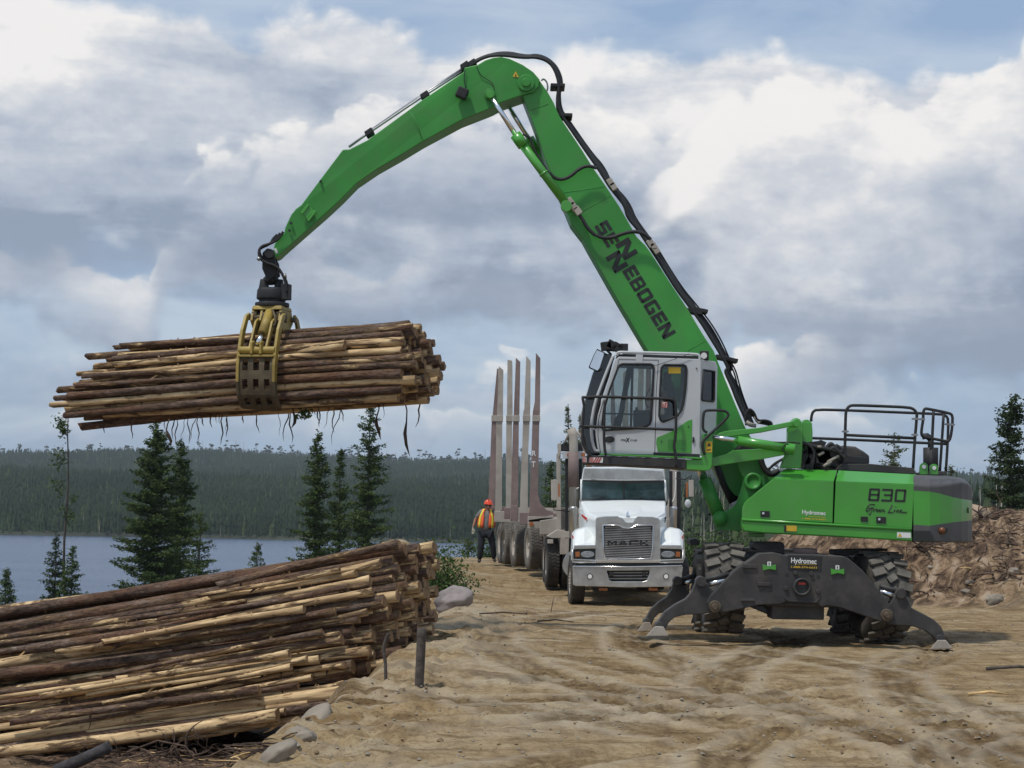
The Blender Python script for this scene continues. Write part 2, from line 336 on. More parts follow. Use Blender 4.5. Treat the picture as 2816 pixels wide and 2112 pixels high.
def text_geo(txt, bold=0., shear=0.):
    c = bpy.data.curves.new('t', 'FONT'); c.body = txt; c.size = 1; c.offset = bold; c.shear = shear; c.resolution_u = 3
    o = bpy.data.objects.new('t', c); COL.objects.link(o); dg = bpy.context.evaluated_depsgraph_get(); dg.update()
    me = bpy.data.meshes.new_from_object(o.evaluated_get(dg)); vs = [v.co.copy() for v in me.vertices]; fs = [list(p.vertices) for p in me.polygons]
    bpy.data.objects.remove(o); bpy.data.curves.remove(c); bpy.data.meshes.remove(me)
    x0_ = min(v.x for v in vs); x1 = max(v.x for v in vs); y0_ = min(v.y for v in vs); y1 = max(v.y for v in vs)
    return [((v.x - x0_) / (x1 - x0_), (v.y - y0_) / (y1 - y0_)) for v in vs], fs
def text_on(m, txt, bl, br, tl, Y, mi=0, bold=0., shear=0., th=.004):
    "lettering fitted into the parallelogram bl, br, tl (photo px) on plane y = Y, raised toward -y"
    uv, fs = text_geo(txt, bold, shear); a, b, c = W(*bl, Y), W(*br, Y), W(*tl, Y)
    m.add([a + (b - a) * u + (c - a) * v - Vector((0, th, 0)) for u, v in uv], fs, mi)
def strokes(m, rects, bl, ux, uy, Y, mi=0, th=.004):
    for q in rects:
        pts = [W(bl[0] + ux[0] * x + uy[0] * y, bl[1] + ux[1] * x + uy[1] * y, Y) for x, y in q]
        m.prism(pts, -th, mi)
def R4(x0_, y0_, x1, y1): return [(x0_, y0_), (x1, y0_), (x1, y1), (x0_, y1)]
t_ = .26
LET = {'S': [R4(0, 1 - t_, 1, 1), R4(0, 1 - t_, t_ * 1.1, .4), R4(0, .38, 1, .62), R4(1 - t_ * 1.1, .1, 1, .4), R4(0, 0, 1, t_)],
       'E': [R4(0, 0, t_ * 1.2, 1), R4(t_, 1 - t_, 1, 1), R4(t_, .385, .9, .615), R4(t_, 0, 1, t_)],
       'N': [R4(0, 0, .27, 1), R4(.73, 0, 1, 1), [(0, 1), (.33, 1), (1, 0), (.67, 0)]],
       'B': [R4(0, 0, t_ * 1.2, 1), [(t_, 1 - t_ * .8), (.9, 1 - t_ * .8), (.95, .9), (.85, 1), (t_, 1)], R4(.72, .55, .97, .85), R4(t_, .4, .92, .6), R4(.74, .12, 1, .45), R4(t_, 0, .95, t_ * .8)],
       'O': [R4(0, .08, t_ * 1.2, .92), R4(1 - t_ * 1.2, .08, 1, .92), R4(.08, 0, .92, t_ * .85), R4(.08, 1 - t_ * .85, .92, 1)],
       'G': [R4(0, .08, t_ * 1.2, .92), R4(.08, 0, .96, t_ * .85), R4(.08, 1 - t_ * .85, .98, 1), R4(1 - t_ * 1.2, .05, 1, .52), R4(.52, .38, .9, .56)],
       '8': [R4(0, .06, .2, .94), R4(.8, .06, 1, .94), R4(.06, 0, .94, .17), R4(.06, .83, .94, 1), R4(.06, .43, .94, .58)],
       '3': [R4(.8, .06, 1, .94), R4(0, 0, .94, .17), R4(0, .83, .94, 1), R4(.2, .43, .94, .58)],
       '0': [R4(0, .06, .2, .94), R4(.8, .06, 1, .94), R4(.06, 0, .94, .17), R4(.06, .83, .94, 1)],
       'M': [R4(0, 0, .2, 1), R4(.8, 0, 1, 1), [(0, 1), (.25, 1), (.58, .3), (.42, .3)], [(.75, 1), (1, 1), (.58, .3), (.42, .3)]],
       'A': [[(0, 0), (.25, 0), (.6, 1), (.35, 1)], [(.75, 0), (1, 0), (.65, 1), (.4, 1)], R4(.2, .25, .8, .42)],
       'C': [R4(0, .08, .25, .92), R4(.08, 0, 1, .2), R4(.08, .8, 1, 1)],
       'K': [R4(0, 0, .25, 1), [(.2, .45), (.75, 1), (1, 1), (.35, .4)], [(.3, .6), (.48, .65), (1, 0), (.72, 0)]]}

# ------------------------------------------------------------------ terrain height
def _h(ix, iy, s): 
    n = (ix * 374761393 + iy * 668265263 + s * 1442695041) & 0xffffffff
    n = ((n ^ (n >> 13)) * 1274126177) & 0xffffffff
    return ((n ^ (n >> 16)) & 0xffff) / 65535.
def vnoise(x, y, s=0):
    x = np.asarray(x, float); y = np.asarray(y, float); ix = np.floor(x).astype(np.int64); iy = np.floor(y).astype(np.int64)
    fx = x - ix; fy = y - iy; fx = fx * fx * (3 - 2 * fx); fy = fy * fy * (3 - 2 * fy)
    a = _h(ix, iy, s); b = _h(ix + 1, iy, s); c = _h(ix, iy + 1, s); d = _h(ix + 1, iy + 1, s)
    return (a + (b - a) * fx + (c - a) * fy + (a - b - c + d) * fx * fy) * 2 - 1
def fbm(x, y, o, s=0, g=.5):
    r = 0; a = 1.
    for k in range(o): r = r + a * vnoise(x * 2 ** k, y * 2 ** k, s + k); a *= g
    return r
def sst(a, b, x): t = np.clip((x - a) / (b - a), 0, 1); return t * t * (3 - 2 * t)
LAKE = -10.1
ARCS = [(-9.0, 32.0, 13.2, .28), (-9.0, 32.0, 15.3, .28), (16.0, 4.0, 19.5, .3), (16.0, 4.0, 21.6, .3), (2.2, 10.0, 9.0, .26), (2.2, 10.0, 10.9, .26), (7.6, 15.5, 4.3, .22), (7.6, 15.5, 5.9, .22), (-40., 10., 44., .3), (-40., 10., 46.1, .3), (30, 30, 28.2, .3), (30, 30, 30.2, .3)]
def H(x, y, detail=True):
    x = np.asarray(x, float); y = np.asarray(y, float)
    edge = np.interp(y, [0, 15, 17.2, 19, 21.4, 24.4, 27.6, 31.7, 39, 46, 52, 60, 75, 95], [-2.1, -1.9, -1.82, -1.68, -1.54, -1.42, -1.28, -1.18, -1.0, -1.9, -2.9, -4.0, -4.6, -6])
    edge = edge + .16 * vnoise(x * .9, y * .9, 5) + .1 * vnoise(x * 2.3, y * 2.3, 6)
    zt = np.interp(y, [0, 34, 40, 46, 51, 55, 60, 68], [0, 0, -.12, -.27, -.14, .12, .22, .25])
    zt = zt * (1 - sst(4.2, 6.5, x))
    # sand berm left of the truck
    zt = zt + .55 * np.exp(-((x + 2.0 + (y - 52) * .16) / 1.0) ** 2) * sst(44, 53, y) * (1 - sst(60, 66, y))
    zt = zt - sst(66, 110, y) * 4.5 * (1 - .6 * sst(5, 12, x)) - sst(110, 240, y) * 9
    # bank of roots and soil on the right
    bx = np.interp(y, [0, 36, 42, 47, 52, 70], [30, 24, 9.5, 5.6, 5.0, 4.5])
    bank = sst(0, 2.6, x - bx) * sst(40, 46, y) * (1 - sst(53, 66, y))
    bank = bank * (1.15 + .1 * np.clip(x - 6, 0, 8) + .25 * vnoise(x * .8, y * .8, 9)) + bank * (.20 * fbm(x * 1.9, y * 1.9, 3, 11) + .13 * np.abs(fbm(x * 5.5, y * 5.5, 3, 12)))
    far_lo = np.interp(y, [0, 20, 26, 30, 40, 60, 100, 160, 210, 260], [-1.7, -1.55, -1.42, -1.35, -1.9, -2.8, -3.9, -7.2, -10.6, -16])
    lo = far_lo - .07 * np.clip(edge - x - 1, 0, 12) + .09 * fbm(x * 1.3, y * 1.3, 4, 21)
    t = sst(0, 1, (edge - x) / (1.35 + .8 * sst(30, 36, y)))
    z = zt * (1 - t) + lo * t + bank
    z = np.where(y > 230, np.minimum(z, -12.5), z)
    land = sst(14, 30, x - .02 * y) * sst(150, 260, y)       # low wooded shore on the right
    z = z + land * (14.0 + 0. * z)
    if detail:
        near = 1 - sst(60, 90, y)
        z = z + near * (.030 * fbm(x * .4, y * .4, 2, 31) + .007 * fbm(x * 3.1, y * 3.1, 4, 41) + .007 * fbm(x * 11, y * 11, 3, 51))
        flat = (1 - t) * (1 - sst(40, 46, y)) * (1 - np.clip(bank * 4, 0, 1))
        tr = 0
        for (cx, cy, R, w) in ARCS:
            r = np.hypot(x - cx, y - cy); d = np.abs(r - R); a = np.arctan2(y - cy, x - cx) * R
            tr = tr + np.where(d < w, -.020 + .008 * np.sign(np.sin(a * 2 * PI / .17 + (r - R) * 9)) + .009 * np.cos((r - R) * 2 * PI / .13), 0) * sst(w + .02, w - .06, d) + .014 * np.exp(-((d - w - .07) / .07) ** 2)
        msk = sst(-.35, .05, vnoise(x * .35, y * .35, 77))
        cl = np.exp(-((x - edge - .45) / .75) ** 2); z = z + near * cl * sst(30, 40, y) * (1 - sst(56, 62, y)) * (.16 + .10 * vnoise(x * .7, y * .5, 66)) + near * cl * (.07 * fbm(x * 3.3, y * 3.3, 4, 61) + .03 * fbm(x * 9, y * 9, 3, 62))
        c_, s_ = math.cos(.62), math.sin(.62); z = z + near * (1 - t) * .010 * fbm((x * c_ + y * s_) * .55, (-x * s_ + y * c_) * 3.2, 4, 71)
        z = z + tr * flat * (.35 + .65 * msk)
    return z
def Hs(x, y): return float(H(np.array([x]), np.array([y]))[0])
# ------------------------------------------------------------------ ground, lake, hills, forest
def np_mesh(name, V, Fq, mats, mi=None, smooth=False, loc=(0, 0, 0)):
    me = bpy.data.meshes.new(name); V = np.asarray(V, np.float32); Fq = np.asarray(Fq, np.int32); k = Fq.shape[1]
    me.vertices.add(len(V)); me.vertices.foreach_set('co', V.ravel()); me.loops.add(Fq.size); me.loops.foreach_set('vertex_index', Fq.ravel())
    me.polygons.add(len(Fq)); me.polygons.foreach_set('loop_start', np.arange(0, Fq.size, k, dtype=np.int32)); me.polygons.foreach_set('loop_total', np.full(len(Fq), k, np.int32))
    if mi is not None: me.polygons.foreach_set('material_index', np.asarray(mi, np.int32))
    if smooth: me.polygons.foreach_set('use_smooth', np.ones(len(Fq), bool))
    for m in (mats if isinstance(mats, (list, tuple)) else [mats]): me.materials.append(m)
    me.update(calc_edges=True); me.validate()
    o = bpy.data.objects.new(name, me); COL.objects.link(o); o.location = loc; return o
def sheet(name, xs, ys, fn, m, smooth=True):
    X, Y = np.meshgrid(xs, ys); Z = fn(X, Y); V = np.stack([X.ravel(), Y.ravel(), Z.ravel()], 1); nx = len(xs)
    i = (np.arange(len(ys) - 1)[:, None] * nx + np.arange(nx - 1)[None]).ravel(); Fq = np.stack([i, i + 1, i + nx + 1, i + nx], 1)
    return np_mesh(name, V, Fq, m, smooth=smooth)
def ramp(nt, src, stops):
    r = nt.nodes.new('ShaderNodeValToRGB'); nt.links.new(src, r.inputs[0]); e = r.color_ramp.elements
    e[0].position = stops[0][0]; e[0].color = (*stops[0][1], 1); e[1].position = stops[-1][0]; e[1].color = (*stops[-1][1], 1)
    for p, c in stops[1:-1]: q = e.new(p); q.color = (*c, 1)
    return r.outputs[0]
def nz(nt, vec, scale, det=5, rough=.55, dist=0, mp=None, out=0):
    if mp:
        m = nt.nodes.new('ShaderNodeMapping'); m.inputs['Scale'].default_value = mp[0]; m.inputs['Rotation'].default_value = (0, 0, mp[1]); nt.links.new(vec, m.inputs[0]); vec = m.outputs[0]
    n = nt.nodes.new('ShaderNodeTexNoise'); n.inputs['Scale'].default_value = scale; n.inputs['Detail'].default_value = det; n.inputs['Roughness'].default_value = rough; n.inputs['Distortion'].default_value = dist
    nt.links.new(vec, n.inputs['Vector']); return n.outputs[out]
def mixc(nt, f, a, b, mode='MIX'):
    m = nt.nodes.new('ShaderNodeMixRGB'); m.blend_type = mode
    for i, v in enumerate((f, a, b)):
        if isinstance(v, (int, float)): m.inputs[i].default_value = v
        elif isinstance(v, tuple): m.inputs[i].default_value = (*v, 1)
        else: nt.links.new(v, m.inputs[i])
    return m.outputs[0]
def ground_mat():
    m = bpy.data.materials.new('sandy_ground'); m.use_nodes = True; nt = m.node_tree; b = nt.nodes['Principled BSDF']; b.inputs['Roughness'].default_value = .95; b.inputs['Specular IOR Level'].default_value = .15
    tc = nt.nodes.new('ShaderNodeTexCoord').outputs['Object']
    big = nz(nt, tc, .42, 6, .6, .6); mid = nz(nt, tc, 2.2, 8, .65, .8); fin = nz(nt, tc, 16, 6, .7); st1 = nz(nt, tc, 1.5, 6, .6, 1.0, ((.35, 2.4, 1), .75)); st2 = nz(nt, tc, 1.3, 6, .6, 1.2, ((2.6, .4, 1), .5))
    c = ramp(nt, big, [(.34, (.27, .185, .095)), (.45, (.37, .28, .165)), (.55, (.43, .35, .235)), (.64, (.47, .425, .345))])
    c2 = ramp(nt, mid, [(.34, (.17, .115, .06)), (.46, (.34, .25, .145)), (.56, (.44, .35, .22)), (.66, (.54, .46, .34))]); c = mixc(nt, .5, c, c2)
    s = ramp(nt, st1, [(.38, (.50, .45, .40)), (.50, (1, 1, 1)), (.66, (1.0, 1.0, 1.0))]); c = mixc(nt, .75, c, s, 'MULTIPLY')
    s = ramp(nt, st2, [(.36, (.58, .52, .47)), (.5, (1, 1, 1)), (.66, (1.0, 1.0, 1.0))]); c = mixc(nt, .55, c, s, 'MULTIPLY')
    s = ramp(nt, fin, [(.30, (.55, .5, .45)), (.46, (1, 1, 1)), (.75, (1, 1, 1))]); c = mixc(nt, .8, c, s, 'MULTIPLY')
    sf = ramp(nt, nz(nt, tc, 27, 6, .75), [(.36, (.42, .38, .34)), (.48, (1, 1, 1)), (.70, (1.12, 1.12, 1.12))]); c = mixc(nt, .7, c, sf, 'MULTIPLY')
    at_ = nt.nodes.new('ShaderNodeAttribute'); at_.attribute_name = 'track'; sp2 = nt.nodes.new('ShaderNodeSeparateColor'); nt.links.new(at_.outputs['Color'], sp2.inputs[0])
    c = mixc(nt, sp2.outputs[0], c, mixc(nt, 1., c, (.50, .46, .40), 'MULTIPLY')); c = mixc(nt, sp2.outputs[1], c, mixc(nt, .5, c, (.56, .52, .45)))
    c = mixc(nt, 1., c, (.75, .70, .61), 'MULTIPLY')
    a = nt.nodes.new('ShaderNodeAttribute'); a.attribute_name = 'soil'; sp = nt.nodes.new('ShaderNodeSeparateColor'); nt.links.new(a.outputs['Color'], sp.inputs[0])
    d1 = nz(nt, tc, 5.5, 8, .75, 1.0); deb = ramp(nt, d1, [(.34, (.022, .016, .012)), (.46, (.075, .048, .032)), (.58, (.16, .105, .07)), (.72, (.32, .25, .18))])
    c = mixc(nt, sp.outputs[0], c, deb)
    d2 = nz(nt, tc, 1.6, 8, .7, 1.2); bk = ramp(nt, d2, [(.34, (.035, .024, .017)), (.46, (.085, .055, .036)), (.55, (.25, .17, .105)), (.66, (.37, .30, .225))]); 
    d3 = nz(nt, tc, 7, 6, .7, .5); bk2 = ramp(nt, d3, [(.36, (.3, .28, .25)), (.5, (1, 1, 1)), (.64, (1, 1, 1))]); bk = mixc(nt, .85, bk, bk2, 'MULTIPLY')
    c = mixc(nt, sp.outputs[1], c, bk)
    gr = ramp(nt, nz(nt, tc, .5, 7, .7), [(.35, (.018, .028, .012)), (.65, (.055, .065, .028))]); c = mixc(nt, sp.outputs[2], c, gr)
    nt.links.new(c, b.inputs['Base Color'])
    h1 = nz(nt, tc, 14, 10, .78, .4); h2 = nz(nt, tc, 55, 4, .7)
    mm = nt.nodes.new('ShaderNodeMath'); mm.operation = 'MULTIPLY_ADD'; nt.links.new(h2, mm.inputs[0]); mm.inputs[1].default_value = .35; nt.links.new(h1, mm.inputs[2])
    mm2 = nt.nodes.new('ShaderNodeMath'); mm2.operation = 'MULTIPLY_ADD'; nt.links.new(st1, mm2.inputs[0]); mm2.inputs[1].default_value = .2; nt.links.new(mm.outputs[0], mm2.inputs[2])
    bp = nt.nodes.new('ShaderNodeBump'); bp.inputs['Strength'].default_value = .55; bp.inputs['Distance'].default_value = .03; nt.links.new(mm2.outputs[0], bp.inputs['Height']); nt.links.new(bp.outputs[0], b.inputs['Normal'])
    return m
GM = ground_mat()
def geo(a, b, r):
    o = [a]
    while o[-1] < b: o.append(o[-1] + max(.045, o[-1] * r))
    return o
xs = np.concatenate([-np.array(geo(9, 700, .09))[::-1], np.arange(-8.94, -3, .09), np.arange(-2.95, 9, .045), np.arange(9.05, 12, .08), np.array(geo(12, 700, .09))])
ys = np.concatenate([np.arange(-60, 12, 4), np.array(geo(12.3, 70, .0036)), np.array(geo(70.5, 720, .03))])
ground = sheet('ground', xs, ys, lambda X, Y: H(X, Y), GM); tag(ground, kind='structure')
Xg, Yg = np.meshgrid(xs, ys); x_, y_ = Xg.ravel(), Yg.ravel()
edge_ = np.interp(y_, [0, 15, 17.2, 19, 21.4, 24.4, 27.6, 31.7, 39, 46, 52, 60, 75, 95], [-2.1, -1.9, -1.82, -1.68, -1.54, -1.42, -1.28, -1.18, -1.0, -1.9, -2.9, -4.0, -4.6, -6])
soil = sst(.75, 2.0, edge_ - x_ + .3 * vnoise(x_ * 2, y_ * 2, 3)) * (1 - sst(32, 40, y_))
patch = sst(-.2, .5, vnoise(x_ * .9, y_ * .9, 15)) * sst(-5.6, -6.4, x_)
soil = soil * (1 - .8 * patch)
bx_ = np.interp(y_, [0, 36, 42, 47, 52, 70], [30, 24, 9.5, 5.6, 5.0, 4.5]); bnk = sst(-.3, .7, x_ - bx_ + .5 * vnoise(x_ * 1.3, y_ * 1.3, 8)) * sst(40, 44, y_)
grn = np.clip(sst(62, 90, y_) + sst(34, 40, y_) * sst(1.2, 3.0, edge_ - x_), 0, 1)
ca = ground.data.color_attributes.new('soil', 'FLOAT_COLOR', 'POINT'); ca.data.foreach_set('color', np.stack([soil, bnk * (1 - grn), grn, np.ones_like(soil)], 1).astype(np.float32).ravel())
trk = np.zeros_like(x_); pal = np.zeros_like(x_); wob = .10 * vnoise(x_ * .8, y_ * .8, 91)
for (cx, cy, R, w) in ARCS + [(-20, 3, 26.2, .3), (-20, 3, 28.3, .3), (-14, 22, 18.6, .25), (4.5, 40, 22.4, .3), (4.5, 40, 24.5, .3), (40, 18, 36, .3), (40, 18, 38, .3), (9, 6, 13.2, .28)]:
    r = np.hypot(x_ - cx, y_ - cy) + wob; d = np.abs(r - R); al = np.arctan2(y_ - cy, x_ - cx) * R; brk = sst(-.25, .25, vnoise(al * .22 + cx, r * .1 + cy, 93))
    trk = np.maximum(trk, sst(w, w * .7, d) * brk * (.35 + .65 * (.5 + .5 * np.cos((r - R) * 2 * PI / .15 + .8 * np.sin(al * 6))))); pal = np.maximum(pal, np.exp(-((d - w - .10) / .10) ** 2) * brk)
fl = 1 - np.clip(soil + bnk + grn, 0, 1); pal = np.maximum(pal, .9 * np.exp(-((x_ - edge_ - .5) / .9) ** 2) * sst(-.3, .4, vnoise(x_ * 1.2, y_ * .8, 95)))
cb_ = ground.data.color_attributes.new('track', 'FLOAT_COLOR', 'POINT'); cb_.data.foreach_set('color', np.stack([trk * fl, pal * fl * .8, trk * 0, np.ones_like(trk)], 1).astype(np.float32).ravel())
def water_mat():
    m = bpy.data.materials.new('lake_water'); m.use_nodes = True; nt = m.node_tree; b = nt.nodes['Principled BSDF']
    b.inputs['Base Color'].default_value = (.035, .062, .12, 1); b.inputs['Roughness'].default_value = .22; b.inputs['Specular IOR Level'].default_value = .35
    tc = nt.nodes.new('ShaderNodeTexCoord').outputs['Object']; h = nz(nt, tc, .55, 6, .65, .3, ((.5, 1.6, 1), .2)); h2 = nz(nt, tc, .05, 4, .6, .3, ((.35, 1.6, 1), .1))
    c = ramp(nt, h2, [(.38, (.035, .062, .12)), (.62, (.06, .09, .155))]); nt.links.new(c, b.inputs['Base Color'])
    bp = nt.nodes.new('ShaderNodeBump'); bp.inputs['Strength'].default_value = .9; bp.inputs['Distance'].default_value = .5; nt.links.new(h, bp.inputs['Height']); nt.links.new(bp.outputs[0], b.inputs['Normal']); return m
lake = MB().add([(-1400, 120, LAKE), (1400, 120, LAKE), (1400, 900, LAKE), (-1400, 900, LAKE)], [[0, 1, 2, 3]]).build('lake', water_mat(), loc=(0, 120, LAKE)); tag(lake, kind='structure')
def HH(x, y):
    sh = 660 + 9 * vnoise(x / 60., x * 0, 3) + 4 * vnoise(x / 13., x * 0, 4)
    rid = np.interp(x, [-900, -560, -330, -120, 150, 500, 900], [33, 31, 41, 36, 28, 23, 21])
    z = -11.5 + 2.2 * sst(sh - 6, sh + 3, y) + 19 * sst(sh, 1080, y) + rid * sst(1250, 2350, y) + 5 * vnoise(x / 160., y / 160., 8) * sst(750, 1000, y) + 3.0 * vnoise(x / 55., y / 90., 9) * sst(1000, 2000, y)
    return z
HM = mat('hill_floor', (.028, .034, .018), .95, 0, .4, .02)
hills = sheet('hills', np.linspace(-1500, 1500, 180), np.concatenate([np.linspace(636, 760, 30), np.linspace(780, 2480, 70)]), HH, HM); tag(hills, kind='structure')
def forest_mat(name, c1, c2, sc):
    m = bpy.data.materials.new(name); m.use_nodes = True; nt = m.node_tree; b = nt.nodes['Principled BSDF']; b.inputs['Roughness'].default_value = .9; b.inputs['Specular IOR Level'].default_value = .1
    tc = nt.nodes.new('ShaderNodeTexCoord').outputs['Object']; a = nz(nt, tc, sc, 2, .6); a2 = nz(nt, tc, sc * .06, 4, .6)
    c = mixc(nt, .5, ramp(nt, a, [(.35, c1), (.68, c2)]), ramp(nt, a2, [(.38, c1), (.62, c2)])); nt.links.new(c, b.inputs['Base Color']); return m
FM1 = forest_mat('spruce_forest', (.009, .018, .012), (.034, .054, .027), .22); FM2 = mat('pale_dead_trunk', (.26, .24, .21), .9, 0, .3, .3)
FM3 = forest_mat('light_forest', (.028, .045, .02), (.06, .08, .035), .3)
def cone_forest(name, pts, hs, seed, fdead=.06, flight=0.):
    rg = np.random.default_rng(seed); n = len(pts); V = []; Fc = []; MI = []
    k = 5; ang = np.arange(k) * 2 * PI / k
    rot = rg.random(n) * 6.28; tiers = [(.10, .62, 1.0), (.40, .84, .68), (.68, 1.0, .40)]
    rad = hs * rg.uniform(.10, .16, n); dead = rg.random(n) < fdead; rad[dead] = .07; light = rg.random(n) < flight; rad[light] *= 1.35
    off = 0
    for (z0, z1, rr) in tiers:
        ring = np.stack([pts[:, 0, None] + np.cos(ang[None] + rot[:, None]) * rad[:, None] * rr * rg.uniform(.6, 1.35, (n, k)), pts[:, 1, None] + np.sin(ang[None] + rot[:, None]) * rad[:, None] * rr * rg.uniform(.6, 1.35, (n, k)),
                         np.repeat((pts[:, 2] + hs * z0)[:, None], k, 1) + rg.uniform(-.05, .05, (n, k)) * hs[:, None]], 2)
        ap = np.stack([pts[:, 0] + rg.uniform(-.2, .2, n), pts[:, 1], pts[:, 2] + hs * z1], 1)[:, None]
        V.append(np.concatenate([ring, ap], 1).reshape(-1, 3)); base = off + np.arange(n)[:, None, None] * (k + 1)
        tri = np.array([[j, (j + 1) % k, k] for j in range(k)])[None]; Fc.append((base + tri).reshape(-1, 3)); off += n * (k + 1)
        MI.append(np.repeat(np.where(dead, 1, np.where(light, 2, 0)), k))
    return np_mesh(name, np.concatenate(V), np.concatenate(Fc), [FM1, FM2, FM3], np.concatenate(MI))
def scatter(x0_, x1, y0_, y1, sp, fn, seed, wid=.30):
    rg = np.random.default_rng(seed); out = []; y = y0_
    while y < y1:
        w0 = max(x0_, -wid * y); w1 = min(x1, wid * y); x = np.arange(w0, w1, sp) ; x = x + rg.uniform(-.5, .5, len(x)) * sp; yy = y + rg.uniform(-.5, .5, len(x)) * sp
        out.append(np.stack([x, yy], 1)); y += sp
    P = np.concatenate(out); return np.column_stack([P, fn(P[:, 0], P[:, 1])])
rg = np.random.default_rng(1)
P1 = scatter(-9e3, 9e3, 655, 1080, 2.7, HH, 2); P1 = P1[P1[:, 2] > LAKE + .15]; h1 = rg.uniform(4., 9.0, len(P1)) * (1 - .35 * (rg.random(len(P1)) < .3)) * (.55 + .45 * sst(655, 675, P1[:, 1]))
tag(cone_forest('lakeshore_forest', P1, h1, 3, .022, .02), 'dense dark spruce forest on the far shore of the lake', 'forest', kind='stuff')
P2 = scatter(-9e3, 9e3, 1080, 2500, 5.2, HH, 4); h2 = rg.uniform(4, 10, len(P2))
tag(cone_forest('hill_forest', P2, h2, 5, .02, .05), 'hazy spruce forest covering the distant hill ridge', 'forest', kind='stuff')
P3 = scatter(22, 400, 265, 640, 3.0, lambda x, y: H(x, y, False), 6, .29); P3 = P3[P3[:, 2] > -6]; h3 = rg.uniform(2.5, 6.5, len(P3))
tag(cone_forest('thin_forest', P3, h3, 7, .25, .12), 'thin forest of bare pale trunks and young spruces on the right behind the soil bank', 'forest', kind='stuff')
# ragged tall trees standing out along the skyline
def skyline():
    rg = random.Random(8); m = MB()
    for i in range(620):
        x = rg.uniform(-660, 640); 
        if rg.random() < .35: x = rg.gauss(-150, 260)
        y = rg.uniform(2230, 2400); z = float(HH(np.array([x]), np.array([y]))[0]); h = rg.uniform(7, 20) if rg.random() < .5 else rg.uniform(5, 11)
        m.tube([(x, y, z), (x + rg.uniform(-.8, .8), y, z + h)], [.32, .16], 3, 1, False)
        if rg.random() < .72:
            for k in range(rg.randint(4, 11)):
                zz = z + h * rg.uniform(.55, 1.02); s = rg.uniform(.8, 2.3); c = Vector((x + rg.uniform(-2.2, 2.2), y, zz)); a = rg.uniform(0, 6.28)
                m.add([c + Vector((math.cos(a + q) * s, rg.uniform(-1, 1), math.sin(a + q) * s * .6)) for q in (0, 1.7, 3.3, 4.9)], [[0, 1, 2, 3]], 0)
    return m.build('skyline_trees', [FM1, FM2], loc=(0, 2300, 45), recalc=False)
tag(skyline(), 'ragged thin trees standing out along the top of the distant ridge', 'trees', kind='stuff')

# ------------------------------------------------------------------ single trees
def needles(name, c1, c2):
    m = bpy.data.materials.new(name); m.use_nodes = True; nt = m.node_tree; b = nt.nodes['Principled BSDF']; b.inputs['Roughness'].default_value = .8; b.inputs['Specular IOR Level'].default_value = .15
    tc = nt.nodes.new('ShaderNodeTexCoord').outputs['Object']; a = nz(nt, tc, 1.6, 4, .7); a2 = nz(nt, tc, 9, 2, .6)
    c = mixc(nt, .5, ramp(nt, a, [(.36, c1), (.64, c2)]), ramp(nt, a2, [(.36, c1), (.66, c2)])); nt.links.new(c, b.inputs['Base Color'])
    t = nt.nodes.new('ShaderNodeBsdfTranslucent'); nt.links.new(c, t.inputs[0]); mx = nt.nodes.new('ShaderNodeMixShader'); mx.inputs[0].default_value = .25
    nt.links.new(b.outputs[0], mx.inputs[1]); nt.links.new(t.outputs[0], mx.inputs[2]); nt.links.new(mx.outputs[0], nt.nodes['Material Output'].inputs[0]); return m
ND = needles('spruce_needles', (.028, .050, .018), (.115, .160, .048)); NDP = needles('pale_spruce_needles', (.06, .08, .035), (.16, .18, .08)); NDK = needles('dark_spruce_needles', (.018, .034, .014), (.075, .105, .04))
LF = needles('willow_leaves', (.035, .075, .02), (.11, .17, .05)); BARKT = mat('trunk_bark', (.075, .06, .05), .95, 0, .3, 8)
def leafquads(centres, size, rg, flat=.5, droop=.0):
    n = len(centres); C = np.asarray(centres); a = rg.random(n) * 6.283
    d = np.stack([np.cos(a), np.sin(a), rg.uniform(-flat, flat, n) - droop], 1); d /= np.linalg.norm(d, axis=1)[:, None]
    e = np.cross(d, rg.normal(size=(n, 3))); e /= np.linalg.norm(e, axis=1)[:, None] + 1e-9
    s = (size * rg.uniform(.55, 1.35, n))[:, None]; q = np.stack([C - d * s * .5, C + e * s * .28, C + d * s * .6, C - e * s * .28], 1).reshape(-1, 3)
    return q, np.arange(n * 4).reshape(n, 4)
